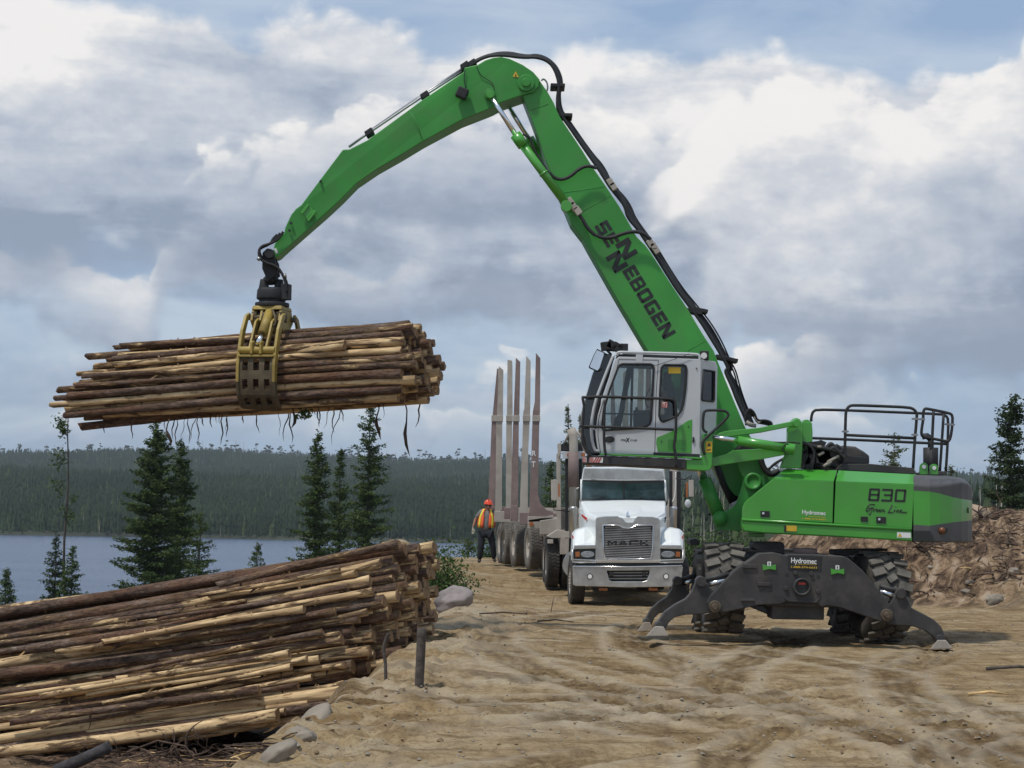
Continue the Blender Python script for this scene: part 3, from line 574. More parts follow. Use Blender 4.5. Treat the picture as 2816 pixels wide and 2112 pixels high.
def spruce(name, label, X, Y, ztop, R, seed, group=None, dens=1., m=ND, prof=.75, low=.04, gap=.15, zb=None, leaf=.17, lean=0.):
    rg = np.random.default_rng(seed); zb = Hs(X, Y) - .15 if zb is None else zb; h = ztop - zb
    t = thing(name, (X, Y, zb), label, 'tree', group)
    tb = MB(); tb.tube([(X + lean * (k / 6) ** 2 + .02 * math.sin(k * 2 + seed), Y, zb + h * k / 6 * .985) for k in range(7)], [max(.018, .016 * h * (1 - k / 6.15)) for k in range(7)], 7)
    cs = []; z = low * h; 
    while z < h * .985:
        f = 1 - z / h; r = R * (f ** prof) * (1 if f < .9 else 1 - (f - .9) * 3.2); nb = int(rg.integers(4, 8))
        for _ in range(nb):
            if rg.random() < gap: continue
            a = rg.random() * 6.283; L = max(.10, r * rg.uniform(.55, 1.2)); st = max(2, int(L / .085 * dens)); up_ = .25 * (1 - f) - .30 * f + rg.uniform(-.12, .12)
            zz = z + rg.uniform(-.5, .5) * .2; bx = lean * (z / h) ** 2
            for k in range(st):
                q = (k + 1) / st; px = math.cos(a) * L * q; py = math.sin(a) * L * q; pz = zz + L * (up_ * q + .18 * q * q)
                w = .13 * L * (1.15 - q) + .05
                for _2 in range(9): cs.append((bx + px + rg.normal() * w, py + rg.normal() * w, pz + rg.normal() * .045 - .03))
            if L > .35: tb.tube([(X + bx, Y, zb + zz), (X + bx + math.cos(a) * L * .9, Y + math.sin(a) * L * .9, zb + zz + L * (up_ * .9 + .15))], [.018, .006], 3, 0, False)
        z += rg.uniform(.13, .22) * (1. if h > 4 else .6)
    for k in range(14): cs.append((lean + rg.normal() * .03, rg.normal() * .03, h * (1 - .02 * k * rg.random())))
    tb.build('trunk', BARKT, t); q, f = leafquads(cs, leaf * .66, rg, .55, .25)
    c = np_mesh('crown', q, f, m); c.parent = t; return t
def at(vx, vy, Y): return W(vx / .7855, vy / .7855, Y)
GRP = 'spruces standing between the log pile and the lake'
def sp(label, vx, vtop, Y, Rv, seed, **k):
    p = at(vx, vtop, Y); s = 4500 / Y; return spruce(k.pop('name', 'spruce_tree'), label, p.x, Y, p.z, 1.12 * Rv / s, seed, k.pop('group', GRP), **k)
sp('broad dense spruce left of the tallest bark strips, widest of the lakeside trees', 338, 905, 98, 92, 11, dens=1.15, leaf=.2, prof=.62)
sp('tall dense spruce right behind the broadest spruce, its crown merging into it', 392, 945, 102, 72, 12, dens=1.1, leaf=.19, prof=.7)
sp('narrow spruce, left of the three standing behind the top of the log pile', 686, 928, 92, 62, 13, dens=1., leaf=.18, prof=.7)
sp('slimmer shorter spruce, middle of the three behind the top of the log pile', 737, 964, 96, 44, 14, leaf=.17, gap=.25)
sp('tallest spruce, right of the three, reaching up to the hanging logs', 800, 868, 90, 62, 15, leaf=.17, gap=.2, prof=.6)
sp('small open spruce with bare lower branches beside the broad pair', 434, 1098, 90, 60, 16, gap=.38, m=ND, leaf=.15)
sp('little round topped spruce sapling alone against the lake', 555, 1172, 84, 48, 17, leaf=.13, gap=.2)
sp('dark young spruce leaning against the foot of the bare pole tree', 122, 1150, 92, 46, 18, leaf=.15, m=NDK)
sp('bushy young spruce just right of the bare pole tree', 157, 1180, 90, 54, 19, leaf=.15)
sp('small spruce at the left edge of the picture', 14, 1230, 82, 40, 20, leaf=.13)
sp('low spruce bush by the worker\'s feet', 1012, 1168, 72, 24, 21, leaf=.11, prof=.5)
sp('pale sparse spruce behind the front of the operator cab', 1228, 874, 100, 40, 22, gap=.42, group='spruces behind the trucks', m=NDP, leaf=.15)
sp('thin spruce half hidden by the cab windscreen', 1256, 890, 104, 30, 23, gap=.35, group='spruces behind the trucks', m=NDP, leaf=.15)
sp('short green spruce between the trailer stakes and the truck mirror', 1190, 1000, 80, 36, 24, gap=.2, group='spruces behind the trucks', leaf=.14)
sp('sparse pale spruce behind the rear handrail', 1932, 934, 84, 62, 25, gap=.5, group='spruces behind the soil bank', m=NDP, leaf=.15, prof=.55)
sp('tall dark spruce at the right edge above the soil bank', 2184, 852, 78, 62, 26, dens=1.2, group='spruces behind the soil bank', m=NDK, leaf=.17, prof=.42, gap=.12)
sp('tiny spruce top just right of the counterweight', 2056, 1002, 96, 12, 27, group='spruces behind the soil bank', m=NDP, leaf=.13)
def pole_tree():
    p = at(150, 880, 96); zb = Hs(p.x, 96) - .2; t = thing('bare_spruce', (p.x, 96, zb), 'thin bare spruce pole with a few needle tufts left of the hanging logs', 'tree')
    h = p.z - zb; m = MB(); m.tube([(p.x + .06 * math.sin(k * 1.3), 96, zb + h * k / 9) for k in range(10)], [.085 - .007 * k for k in range(10)], 6); rg = np.random.default_rng(5); cs = []
    for (vx, vy, dx, dy, n) in [(148, 870, 14, 8, 60), (132, 918, -14, 22, 130), (138, 930, -12, 14, 80), (130, 985, -20, 30, 60), (128, 1000, -16, 22, 60), (122, 1045, -16, 24, 60), (130, 1062, -10, 20, 40), (140, 1100, -12, 10, 30), (152, 1120, 12, 22, 60), (158, 1080, 8, 12, 20)]:
        q = at(vx, vy, 96); m.tube([(p.x, 96, q.z + .2), (q.x, 96, q.z)], [.02, .008], 3, 0, False)
        for _ in range(n): cs.append((q.x - p.x + rg.normal() * abs(dx) / 90, rg.normal() * .12, q.z - zb + rg.normal() * dy / 110 ))
    m.build('trunk', BARKT, t); a, f = leafquads(cs, .15, rg, .8, .2); c = np_mesh('crown', a, f, ND); c.parent = t
pole_tree()
def bush(name, label, X, Y, w, h, seed, m=LF, n=900, leaf=.075, zb=None, group=None, sp_=None):
    rg = np.random.default_rng(seed); zb = Hs(X, Y) - .05 if zb is None else zb; t = thing(name, (X, Y, zb), label, 'bush', group); tb = MB(); cs = []
    ns = sp_ or int(8 + w * 8)
    for k in range(ns):
        a = rg.random() * 6.283; r = rg.uniform(.2, 1) * w / 2; hh = h * rg.uniform(.5, 1) * (1 - .35 * (r / (w / 2)) ** 2); e = Vector((math.cos(a) * r, math.sin(a) * r * .8, hh)); b0 = Vector((math.cos(a) * r * .3, math.sin(a) * r * .3, 0))
        tb.tube([Vector((X, Y, zb)) + b0, Vector((X, Y, zb)) + b0.lerp(e, .5) + Vector((0, 0, .1 * h)), Vector((X, Y, zb)) + e], [.014, .010, .005], 4, 0, False)
        for _ in range(n // ns):
            q = rg.uniform(.25, 1.05); c = b0.lerp(e, q); s = .10 + .05 * h
            cs.append((c.x + rg.normal() * s, c.y + rg.normal() * s, max(.03, c.z + rg.normal() * s * .8)))
    tb.build('stems', BARKT, t); q, f = leafquads(cs, leaf, rg, 1.2, 0); c = np_mesh('foliage', q, f, m); c.parent = t; return t
p = at(952, 1300, 46); bush('leafy_bush', 'leafy green bush growing between the log ends and the boulder', p.x, 46, 1.5, 1.65, 31, n=3200, zb=-.55, leaf=.075)
p = at(925, 1300, 47.5); bush('leafy_bush', 'darker leafy bush hidden behind the log ends, left of the tall one', p.x - .1, 47.5, .9, .85, 32, n=900, leaf=.075)
p = at(220, 1290, 88); bush('leafy_bush', 'wide loose bush behind the pile, left of the broad spruce pair', p.x, 88, 2.6, 2.1, 33, n=1500, leaf=.15, m=ND)
p = at(275, 1290, 91); bush('leafy_bush', 'dense low bush at the foot of the broad spruce pair', p.x, 91, 3.0, 2.2, 34, n=2200, leaf=.16, m=ND)
p = at(470, 1290, 90); bush('leafy_bush', 'low thicket behind the pile, right of the broad spruce pair', p.x, 90, 2.8, 1.6, 35, n=1400, leaf=.15, m=ND)
p = at(1050, 1200, 76); bush('leafy_bush', 'green shrub showing between the worker and the trailer wheels', p.x, 76, 1.5, 1.2, 36, n=900, leaf=.10)
for i, (vx, Y, w, h, lb) in enumerate([(1520, 74, 3.5, 1.7, 'tall scrub seen between truck and stabiliser, nearest the truck'), (1590, 80, 3.5, 2.0, 'grassy scrub seen under the green cab bracket')]):
    p = at(vx, 1190, Y); bush('scrub_bush', lb, p.x, Y, w, h, 40 + i, n=2200, leaf=.12, m=LF, group='scrub behind the truck')
p = at(2060, 1110, 70); bush('scrub_bush', 'pale scrub above the soil bank by the counterweight', p.x, 70, 3.2, 1.6, 44, n=1500, leaf=.10, m=NDP)
p = at(2150, 1110, 66); bush('scrub_bush', 'dark scrub at the right edge on top of the soil bank', p.x + .6, 66, 3.0, 1.4, 45, n=1500, leaf=.10, m=NDK)

def haze():
    m = bpy.data.materials.new('haze'); m.use_nodes = True; nt = m.node_tree; nt.nodes.clear(); o = nt.nodes.new('ShaderNodeOutputMaterial'); v = nt.nodes.new('ShaderNodeVolumePrincipled')
    v.inputs['Color'].default_value = (.84, .92, 1., 1); v.inputs['Density'].default_value = HAZE; v.inputs['Anisotropy'].default_value = .2; nt.links.new(v.outputs[0], o.inputs['Volume'])
    k = MB(); k.box((0, 1180, 60), (3300, 2640, 170)); b = k.build('haze', m, loc=(0, 1180, -25)); tag(b, kind='stuff'); b['label'] = 'pale blue haze in the air over lake and hills'
HAZE = .00011
haze()
# ------------------------------------------------------------------ tyres
def tyre(parent, c, R, w, yaw, nl, rows_, rim_r, mats, lug=.045, tilt=0., rimmat=None, name='wheel', dish=.25):
    "wheel: tyre with raised lugs > rim; axle along local X turned by yaw"
    c = Vector(c); rot = Matrix.Rotation(yaw, 3, 'Z') @ Matrix.Rotation(tilt, 3, 'Y'); ax = rot @ Vector((1, 0, 0)); m = MB()
    h = w / 2; pr = [(-h * .82, rim_r), (-h, rim_r + .04), (-h * 1.03, rim_r + (R - rim_r) * .5), (-h * .97, R - .06), (-h * .82, R - .012), (0, R), (h * .82, R - .012), (h * .97, R - .06), (h * 1.03, rim_r + (R - rim_r) * .5), (h, rim_r + .04), (h * .82, rim_r)]
    m.lathe(c, ax, pr, 40)
    if nl:
        for k in range(nl):
            for j, (xo, lw, ll, sk, ph) in enumerate(rows_):
                a = 2 * PI * (k + ph) / nl; rr = R + lug * .4; q = rot @ Vector((xo * w, rr * math.cos(a), rr * math.sin(a)))
                B = rot @ Matrix.Rotation(a, 3, 'X'); B = B @ Matrix.Rotation(.38 if xo > .1 else (-.38 if xo < -.1 else .5), 3, 'Y').to_3x3() if False else B @ Matrix.Rotation({1: -.30, -1: .30, 0: .55}[(xo > .1) - (xo < -.1)] if nl < 25 else 0, 3, 'Y')
                m.box(c + q, (lw * w, lug, ll * 2 * PI * R / nl), 1, B)
    o = m.build(name, mats, parent)
    r = MB(); s = -h * .75
    for sg in (-1, 1):
        r.lathe(c, ax * sg, [(h * .86, rim_r + .035), (h * .9, rim_r), (h * .6, rim_r * .92), (h * (.6 - dish), rim_r * .55), (h * (.62 - dish), rim_r * .32), (h * .75, rim_r * .26), (h * .78, 0.001)], 28)
        for k in range(10):
            a = 2 * PI * k / 10; r.cyl(c + ax * sg * h * (.6 - dish) + rot @ Vector((0, math.cos(a), math.sin(a))) * rim_r * .45, c + ax * sg * h * (.72 - dish) + rot @ Vector((0, math.cos(a), math.sin(a))) * rim_r * .45, .02, n=6)
    ro = r.build('rim', rimmat or GK, parent); ro.parent = o; return o

# ------------------------------------------------------------------ green material handler
YU = 30.15                                            # near side of the upper carriage
ex = thing('material_handler', (4.2, 31.6, 0), 'bright green wheeled material handler with raised boom and white cab holding the log bundle', 'log loader')
# --- undercarriage
RUSTD = mat('dirty_pin', (.10, .075, .05), .8, 0, .3, 12)
AMB = mat('dark_amber_lens', (.16, .055, .02), .3, 0, .1)
def undercarriage():
    def plate(Y, dx=0, front=True):
        pl = cC((1025, 180), (1240, 185), (1400, 195), (1440, 215), (1530, 290), (1610, 390), (1690, 480), (1740, 575), (1745, 620), (1710, 645), (1660, 640), (1500, 585), (1380, 545), (1290, 530), (1245, 540), (1228, 515), (1010, 505), (970, 522), (830, 525), (720, 550), (600, 575), (530, 570), (485, 545), (475, 510), (500, 460), (560, 400), (640, 315), (700, 265), (790, 205), (830, 175), (930, 170), (1015, 190))
        P = [W(a, b, 29.4) + Vector((dx, Y - 29.4, 0)) for a, b in pl]; return MB().prism(P, .30)
    f = plate(29.4).build('stabiliser_beam', GK, ex, .015)
    m = MB(); c = W(*cC((1118, 402))[0], 29.38); m.lathe(c, (0, -1, 0), [(-.01, .125), (.05, .125), (.05, .095), (-.005, .095)], 32); m.build('towing_ring', GK, ex).parent = f
    m = MB(); m.lathe(c + Vector((0, .0, 0)), (0, -1, 0), [(.004, .096), (.004, .0005)], 24); d = m.build('towing_socket', BLD, ex); d.parent = f
    m = MB(); m.box(c + Vector((0, -.012, .045)), (.10, .008, .03)); m.build('reflector', RED, ex).parent = f
    # details on the beam: pins, lugs, pads
    m = MB()
    for q in [(1075, 310), (1180, 312), (1228, 432), (1010, 412)]: c = W(*cC(q)[0], 29.4); m.cyl(c, c - Vector((0, .03, 0)), .032, n=12)
    for a, b, w, h in [(865, 385, .19, .05), (755, 492, .19, .035), (1770, 0, 0, 0), (765, 262, .2, .06)]:
        if w: m.box(W(*cC((a, b))[0], 29.385), (w, .03, h))
    P = WP(cC((1000, 470), (1030, 490), (1215, 498), (1238, 470), (1238, 482), (1215, 510), (1025, 503), (1000, 482)), 29.4); m.prism(P, -.02)
    m.build('beam_brackets', GK, ex, .006).parent = f
    m = MB()
    for q in [(1018, 318), (1230, 332)]: c = W(*cC(q)[0], 29.398); m.cyl(c, c - Vector((0, .004, 0)), .026, n=14)
    m.build('bolt_holes', BLD, ex).parent = f
    m = MB()
    for q in [(530, 535), (1690, 592)]:
        c = W(*cC(q)[0], 29.4); m.cyl(c + Vector((0, .1, 0)), c - Vector((0, .05, 0)), .085, n=20); m.cyl(c, c - Vector((0, .09, 0)), .05, n=6)
    m.build('pivot_pins', RUSTD, ex, .01).parent = f
    m = MB()
    for cx, cy in [(897, 272), (1358, 300)]: m.prism(WP(cC((cx - 45, cy - 22), (cx, cy - 8), (cx + 45, cy - 20), (cx + 46, cy + 18), (cx, cy + 10), (cx - 43, cy + 20)), 29.4), -.025)
    m.build('lifting_lugs', G_, ex, .004).parent = f
    m = MB()
    for cx, cy in [(897, 247), (1358, 272)]: m.prism(WP(cC((cx - 12, cy - 15), (cx + 13, cy - 15), (cx + 13, cy + 13), (cx - 12, cy + 13)), 29.4), -.004)
    m.build('white_labels', WHT, ex).parent = f
    m = MB()
    for cx, cy in [(897, 247), (1358, 272)]: m.prism(WP(cC((cx - 3, cy - 9), (cx + 4, cy - 9), (cx + 4, cy + 7), (cx - 3, cy + 7)), 29.395), -.003)
    m.build('label_marks', BLD, ex).parent = f
    m = MB(); m.prism(WP(cC((1022, 188), (1250, 198), (1246, 290), (1026, 282)), 29.4), -.012); m.build('name_plate', BLD, ex, .003).parent = f
    m = MB(); text_on(m, 'Hydromec', cC((1045, 252))[0], cC((1217, 260))[0], cC((1046, 205))[0], 29.385, bold=.02); m.build('lettering', WHT, ex).parent = f
    m = MB(); text_on(m, '1-888-374-6631', cC((1045, 274))[0], cC((1218, 280))[0], cC((1046, 260))[0], 29.385, bold=.02)
    m.prism(WP(cC((1085, 248), (1218, 253), (1218, 255), (1085, 250)), 29.385), -.003); m.build('lettering', YEL, ex).parent = f
    r = plate(33.35, .16).build('stabiliser_beam', GK, ex, .015)
    # legs
    LEFT = [(400, 372), (418, 345), (450, 342), (468, 360), (490, 400), (560, 470), (560, 545), (520, 572), (440, 588), (330, 592), (262, 608), (222, 640), (196, 690), (150, 695), (128, 672), (150, 632), (190, 572), (262, 520), (335, 482), (378, 430)]
    RIGHT = [(1760, 440), (1790, 428), (1818, 445), (1832, 485), (1862, 545), (1930, 580), (2010, 622), (2062, 672), (2088, 740), (2072, 775), (2030, 775), (2005, 735), (1955, 700), (1880, 672), (1750, 662), (1660, 640), (1655, 575), (1715, 515)]
    FL = [(128, 668), (185, 672), (216, 735), (62, 738)]; FR = [(2035, 762), (2092, 762), (2140, 822), (1985, 826)]
    for side, leg, ft, kn, an, rod in [(-1, LEFT, FL, (440, 368), (158, 668), ((462, 392), (622, 352))), (1, RIGHT, FR, (1790, 448), (2060, 756), ((1645, 432), (1770, 470)))]:
        for front in (1, 0):
            if front: tr = lambda q, Y: W(*cC(q)[0], Y)
            elif side < 0: tr = lambda q, Y: W(*cC((65 + (q[0] - 145) * .735, 640 + (q[1] - 668) * .92))[0], Y + 3.85)
            else: tr = lambda q, Y: W(*cC((1790 + (q[0] - 2060) * .75, 700 + (q[1] - 756) * .9))[0], Y + 3.85)
            L = MB().prism([tr(q, 29.47) for q in leg], .17); L = L.build('stabiliser_leg', GK, ex, .014)
            m = MB(); c = tr(kn, 29.42); m.cyl(c, c + Vector((0, .27, 0)), .075, n=18); c = tr(an, 29.38); m.cyl(c, c + Vector((0, .3, 0)), .06, n=16); m.build('pin_bosses', GK, ex, .008).parent = L
            m = MB(); a = [tr(q, 29.3) for q in ft]; b = [tr(q, 29.72) for q in ft]; m.loft([a, b]); m.build('foot_pad', TAN, ex, .01).parent = L
            m = MB(); a = tr(rod[0], 29.55); b = tr(rod[1], 29.55); m.cyl(a, b, .038, n=14); m.build('hydraulic_rod', CH, ex).parent = L
            u = Vector((0, 0, .075)); m = MB(); m.cyl(a + u, b + u, .034, n=8); m.build('cylinder_guard', GK, ex).parent = L
    # chassis
    m = MB(); m.box((4.15, 31.5, .78), (1.05, 4.0, .45)); m.box((4.15, 31.6, .50), (.7, 3.0, .25)); m.box((4.1, 29.85, .58), (.75, .5, .42))
    for Y in (30.6, 33.1): m.box((4.17, Y, .66), (2.1, .34, .30))
    m.build('chassis', GK, ex, .02)
    m = MB(); m.prism(WP(cC((885, 515), (1225, 520), (1218, 572), (895, 562)), 29.75), .5); m.build('lower_crossbox', BK, ex, .01)
    m = MB(); m.lathe((4.15, 31.6, 1.0), (0, 0, 1), [(0, .62), (.12, .62), (.12, .68), (.26, .68), (.26, .1)], 40); m.build('slewing_ring', BK, ex)
    m = MB(); m.prism(WP(cC((785, 108), (800, 98), (985, 100), (1002, 118), (1000, 178), (840, 170), (790, 140)), 30.6), .5); m.build('battery_box', GK, ex, .012)
    m = MB(); a = W(*cC((1060, 160))[0], 30.4); b = W(*cC((1220, 165))[0], 30.4); m.cyl(a, b, .05, n=14); m.build('oscillation_cylinder', RUST, ex)
    m = MB(); m.prism(WP(cC((700, 150), (850, 155), (850, 175), (700, 172)), 30.6), .5); m.prism(WP(cC((1335, 152), (1700, 145), (1700, 160), (1480, 170), (1470, 190), (1335, 188)), 30.7), .5); m.prism(WP(cC((360, 85), (400, 75), (430, 90), (425, 125), (365, 120)), 30.9), .6); m.build('mudguards', BK, ex, .01)
    rows3 = [(-.335, .36, .56, .0, 0), (-.02, .27, .50, .0, .5), (.325, .36, .56, .0, .12)]
    cl = W(*cC((583, 408))[0], 30.62); cr = W(*cC((1640, 470))[0], 30.62)
    for c, yw, dy in [(cl, -.02, 0), (cr, .17, 0), (cl + Vector((.10, 2.55, 0)), 0, 1), (cr + Vector((.0, 2.55, 0)), 0, 1)]:
        c = Vector((c.x, c.y, .635)) if dy else Vector((c.x, c.y, c.z))
        tyre(ex, c, .63, .56, yw, 20, rows3, .33, [TY, TR], .034)
undercarriage()

# --- upper carriage body
def upper():
    Y0 = YU; ins = .34
    core = MB(); core.prism([W(a, b, Y0 + .38) for a, b in cB((180, 1060), (420, 860), (520, 800), (1640, 840), (1625, 1375), (900, 1340), (330, 1310), (150, 1290))], 2.3); core.build('engine_housing', GK, ex, .02)
    def panel(name, face, bev, mt):
        o = MB().prism(WP(face, Y0), .07).build(name, mt, ex, .008)
        (a, b), (c, d) = bev; m = MB(); A, B_ = W(*a, Y0), W(*b, Y0); C_, D_ = W(*d, Y0 + ins), W(*c, Y0 + ins)
        n = Vector((0, .05, -.05)); m.prism([A, B_, C_, D_], n); q = m.build('panel_shoulder', mt, ex, .006); q.parent = o; return o
    p1 = panel('service_door', cB((402, 841), (926, 865), (915, 1226), (130, 1188), (130, 1118), (137, 1085), (150, 1055), (178, 1025)), (cB((400, 838), (926, 862)), cB((500, 755), (956, 768))), G_)
    p2 = panel('service_door', cB((944, 866), (1625, 893), (1606, 1272), (928, 1231)), (cB((942, 863), (1625, 890)), cB((966, 768), (1642, 804))), G_)
    sk = MB().prism(WP(cB((126, 1206), (1602, 1290), (1610, 1386), (900, 1345), (330, 1318), (145, 1300), (128, 1262)), Y0 - .012), .2).build('lower_sill', G_, ex, .02)
    m = MB(); m.tube(WP(cB((124, 1197), (700, 1232), (1602, 1281)), Y0 - .012), .022, 8); m.build('sill_lip', G_, ex).parent = sk
    # latches, stickers, lettering
    def quad(name, cx, cy, w, h, mt, par, off=.012, bv=0, Y=None):
        Yq = Y0 if Y is None else Y
        return [MB().prism(WP(cB((cx - w, cy - h), (cx + w, cy - h + .06 * w), (cx + w, cy + h + .06 * w), (cx - w, cy + h)), Yq), -off).build(name, mt, ex, bv)][0]
    for cx, cy, w, h, par in [(328, 1148, 40, 27, p1), (1190, 1192, 31, 22, p2), (1336, 1200, 42, 28, p2)]:
        q = quad('door_latch', cx, cy, w, h, BK, par, .014, .004); q.parent = par
        if w > 35: k = MB(); c = W(*cB((cx - 16, cy - 6))[0], Y0 - .014); k.cyl(c, c - Vector((0, .012, 0)), .018, n=12); z = k.build('latch_button', CH, ex); z.parent = par
    m = MB(); text_on(m, 'Hydromec', cB((650, 1160))[0], cB((855, 1172))[0], cB((650, 1112))[0], Y0, bold=.02); m.build('lettering', WHT, ex).parent = p1
    m = MB(); text_on(m, '1-888-374-6631', cB((650, 1194))[0], cB((856, 1204))[0], cB((650, 1180))[0], Y0, bold=.015); m.prism(WP(cB((706, 1168), (856, 1177), (856, 1180), (706, 1171)), Y0), -.003); m.build('lettering', YEL, ex).parent = p1
    m = MB(); x = 1222
    for ch in '830':
        strokes(m, LET[ch], cB((x, 1036 + (x - 1222) * .035))[0], (96 * .31646, 3.4 * .31646), (12 * .31646, -112 * .31646), Y0); x += 114
    m.build('model_number', BLD, ex).parent = p2
    m = MB()
    def scr(*pts): m.tube([W(*q, Y0 - .003) for q in cB(*pts)], .0075, 6)
    scr((1283, 1068), (1238, 1062), (1220, 1085), (1205, 1118), (1215, 1128), (1240, 1105), (1262, 1098), (1240, 1150), (1228, 1152)); scr((1222, 1096), (1275, 1096))
    scr((1270, 1125), (1278, 1106), (1284, 1110), (1296, 1104)); scr((1296, 1120), (1310, 1108), (1300, 1106), (1296, 1122), (1312, 1126)); scr((1318, 1120), (1332, 1108), (1320, 1108), (1318, 1124), (1334, 1126)); scr((1340, 1128), (1346, 1108), (1360, 1110), (1360, 1128), (1372, 1124))
    scr((1432, 1068), (1402, 1130), (1396, 1136), (1440, 1134)); scr((1456, 1108), (1450, 1132)); scr((1462, 1080), (1464, 1086)); scr((1470, 1134), (1476, 1112), (1490, 1114), (1488, 1134), (1500, 1130)); scr((1504, 1126), (1518, 1112), (1506, 1112), (1502, 1130), (1520, 1134), (1560, 1132))
    m.build('script_lettering', BLD, ex).parent = p2
    q = quad('warning_sticker', 1535, 1330, 60, 24, WHT, sk, .004, 0, Y0 - .012); q.parent = sk
    m = MB(); m.prism(WP(cB((1482, 1345), (1518, 1346), (1500, 1313)), Y0 - .017), -.003); m.build('warning_triangle', YEL, ex).parent = sk
    q = quad('yellow_sticker', 553, 1272, 50, 24, YEL, sk, .01, 0, Y0 - .012); q.parent = sk
    q = quad('sticker_bracket', 502, 1275, 8, 28, BLD, sk, .02, 0, Y0 - .012); q.parent = sk
    # counterweight: rounded corner shell with three colour bands
    st = [(1618, 0, 1385, 1242, 946, 892, 808, .33), (1760, .0, 1392, 1250, 955, 905, 812, .33), (1850, .08, 1396, 1236, 972, 900, 815, .38), (1950, .22, 1397, 1222, 1000, 885, 820, .42), (2035, .42, 1397, 1213, 1018, 872, 832, .42), (2090, .68, 1397, 1208, 1026, 885, 850, .36), (2118, 1.0, 1396, 1205, 1030, 905, 872, .25), (2128, 1.4, 1395, 1204, 1030, 915, 884, .2), (2122, 2.1, 1393, 1203, 1028, 920, 890, -.1), (2080, 2.5, 1391, 1200, 1020, 915, 880, -.3), (1950, 2.8, 1388, 1200, 1000, 905, 872, -.3), (1618, 2.85, 1380, 1230, 950, 892, 850, -.33)]
    rows = [[], [], [], [], [], []]
    for (x, dy, yb, y1, y2, ys_, yt, i_) in st:
        rows[0].append(W(*cB((x, yb))[0], Y0 + dy)); rows[1].append(W(*cB((x, y1))[0], Y0 + dy)); rows[2].append(W(*cB((x, y2))[0], Y0 + dy)); rows[3].append(W(*cB((x, ys_))[0], Y0 + dy))
        xi = x - max(0, (x - 1900)) * .13 if dy < 2.5 else x - 20
        rows[4].append(W(*cB((xi + (x - xi) * .4, (ys_ * .35 + yt * .65)))[0], Y0 + dy + i_ * .4)); rows[5].append(W(*cB((xi, yt))[0], Y0 + dy + i_))
    m = MB(); m.grid(rows, mis=[0, 1, 0, 0, 0], sm=False); m.add(rows[5], [list(range(len(st)))], 0); m.add(rows[0], [list(range(len(st)))], 0)
    cw = m.build('counterweight', [CW, G_], ex, .03, seg=3)
    m = MB(); m.prism(WP(cB((1616, 1290), (1762, 1292), (1790, 1335), (1800, 1396), (1616, 1390)), Y0 - .01), .1); m.build('access_recess', BLD, ex, .01).parent = cw
    m = MB(); m.prism(WP(cB((1850, 1262), (1905, 1262), (1928, 1282), (1915, 1305), (1890, 1322), (1852, 1318), (1842, 1290)), Y0 + .06), .1); m.build('lamp_recess', BLD, ex, .01).parent = cw
    m = MB(); m.sphere(W(*cB((1866, 1292))[0], Y0 + .07), .05); m.build('marker_lamp', AMB, ex).parent = cw
    m = MB(); m.prism(WP(cB((2086, 1092), (2097, 1092), (2100, 1140), (2088, 1140)), Y0 + .66), .1); m.build('slot', BLD, ex).parent = cw
    # deck, hood, exhaust, lugs
    m = MB(); m.prism(WP(cB((962, 768), (1010, 712), (1240, 712), (1620, 748), (1648, 806)), Y0 + .45), 1.9); m.prism(WP(cB((1640, 790), (1860, 775), (1905, 778), (1910, 812), (1650, 808)), Y0 + 1.2), .9); m.build('top_deck', GK, ex, .01)
    m = MB(); A = cB((925, 590), (1003, 553), (1115, 562), (1190, 606), (1236, 640), (1238, 716), (1028, 712), (1024, 660)); m.prism(WP(A, Y0 + .9), .9); m.build('engine_hood', GK, ex, .03)
    m = MB(); A = cB((1050, 640), (1215, 655), (1220, 712), (1045, 706)); m.prism(WP(A, Y0 + .88), .05); m.build('hood_grille', BLD, ex, .01)
    m = MB(); a = W(*cB((1768, 790))[0], Y0 + 1.6); b = W(*cB((1768, 572))[0], Y0 + 1.6); m.cyl(a, b, .115, n=20); c = W(*cB((1770, 500))[0], Y0 + 1.6); m.cyl(b, c, .045, n=14); m.tube([c, c + Vector((-.06, 0, .05)), c + Vector((-.13, 0, .04))], .05, 10); m.build('exhaust_stack', BK, ex)
    for cx, cy, wc in [(1710, 738, 0), (1797, 748, 0)]:
        c = W(*cB((cx, cy))[0], Y0 + .75); bq = W(*cB((cx, 806))[0], Y0 + .75); m = MB(); n = 14
        pts = [c + Vector((math.cos(PI * k / n) * .06, 0, math.sin(PI * k / n) * .06)) for k in range(n + 1)] + [Vector((c.x - .06, c.y, bq.z)), Vector((c.x + .06, c.y, bq.z))]
        m.prism(pts, .05); lg = m.build('lifting_eye', G_, ex, .006); m = MB(); m.cyl(c - Vector((0, .012, 0)), c, .03, n=14); m.build('eye_bore', WHT, ex).parent = lg
    # guard rails
    def rail(name, paths, Y, r=.022):
        m = MB()
        for pth in paths: m.tube(smooth_path([W(*q, Y) for q in cB(*pth)], 1) if len(pth) > 2 else [W(*q, Y) for q in cB(*pth)], r, 8)
        return m.build(name, BK, ex)
    rail('guard_rail', [[(1018, 760), (1022, 600), (1028, 300), (1034, 245), (1060, 210), (1100, 203), (1350, 212), (1580, 222), (1625, 240), (1648, 275), (1646, 320), (1630, 500), (1614, 760)], [(1025, 462), (1625, 490)]], Y0 + .5)
    rail('guard_rail', [[(728, 345), (732, 300), (742, 262), (775, 241), (1030, 247), (1500, 266), (1860, 281), (1900, 292), (1922, 330), (1915, 540), (1898, 790)], [(738, 489), (1020, 500), (1905, 540)]], Y0 + 2.5)
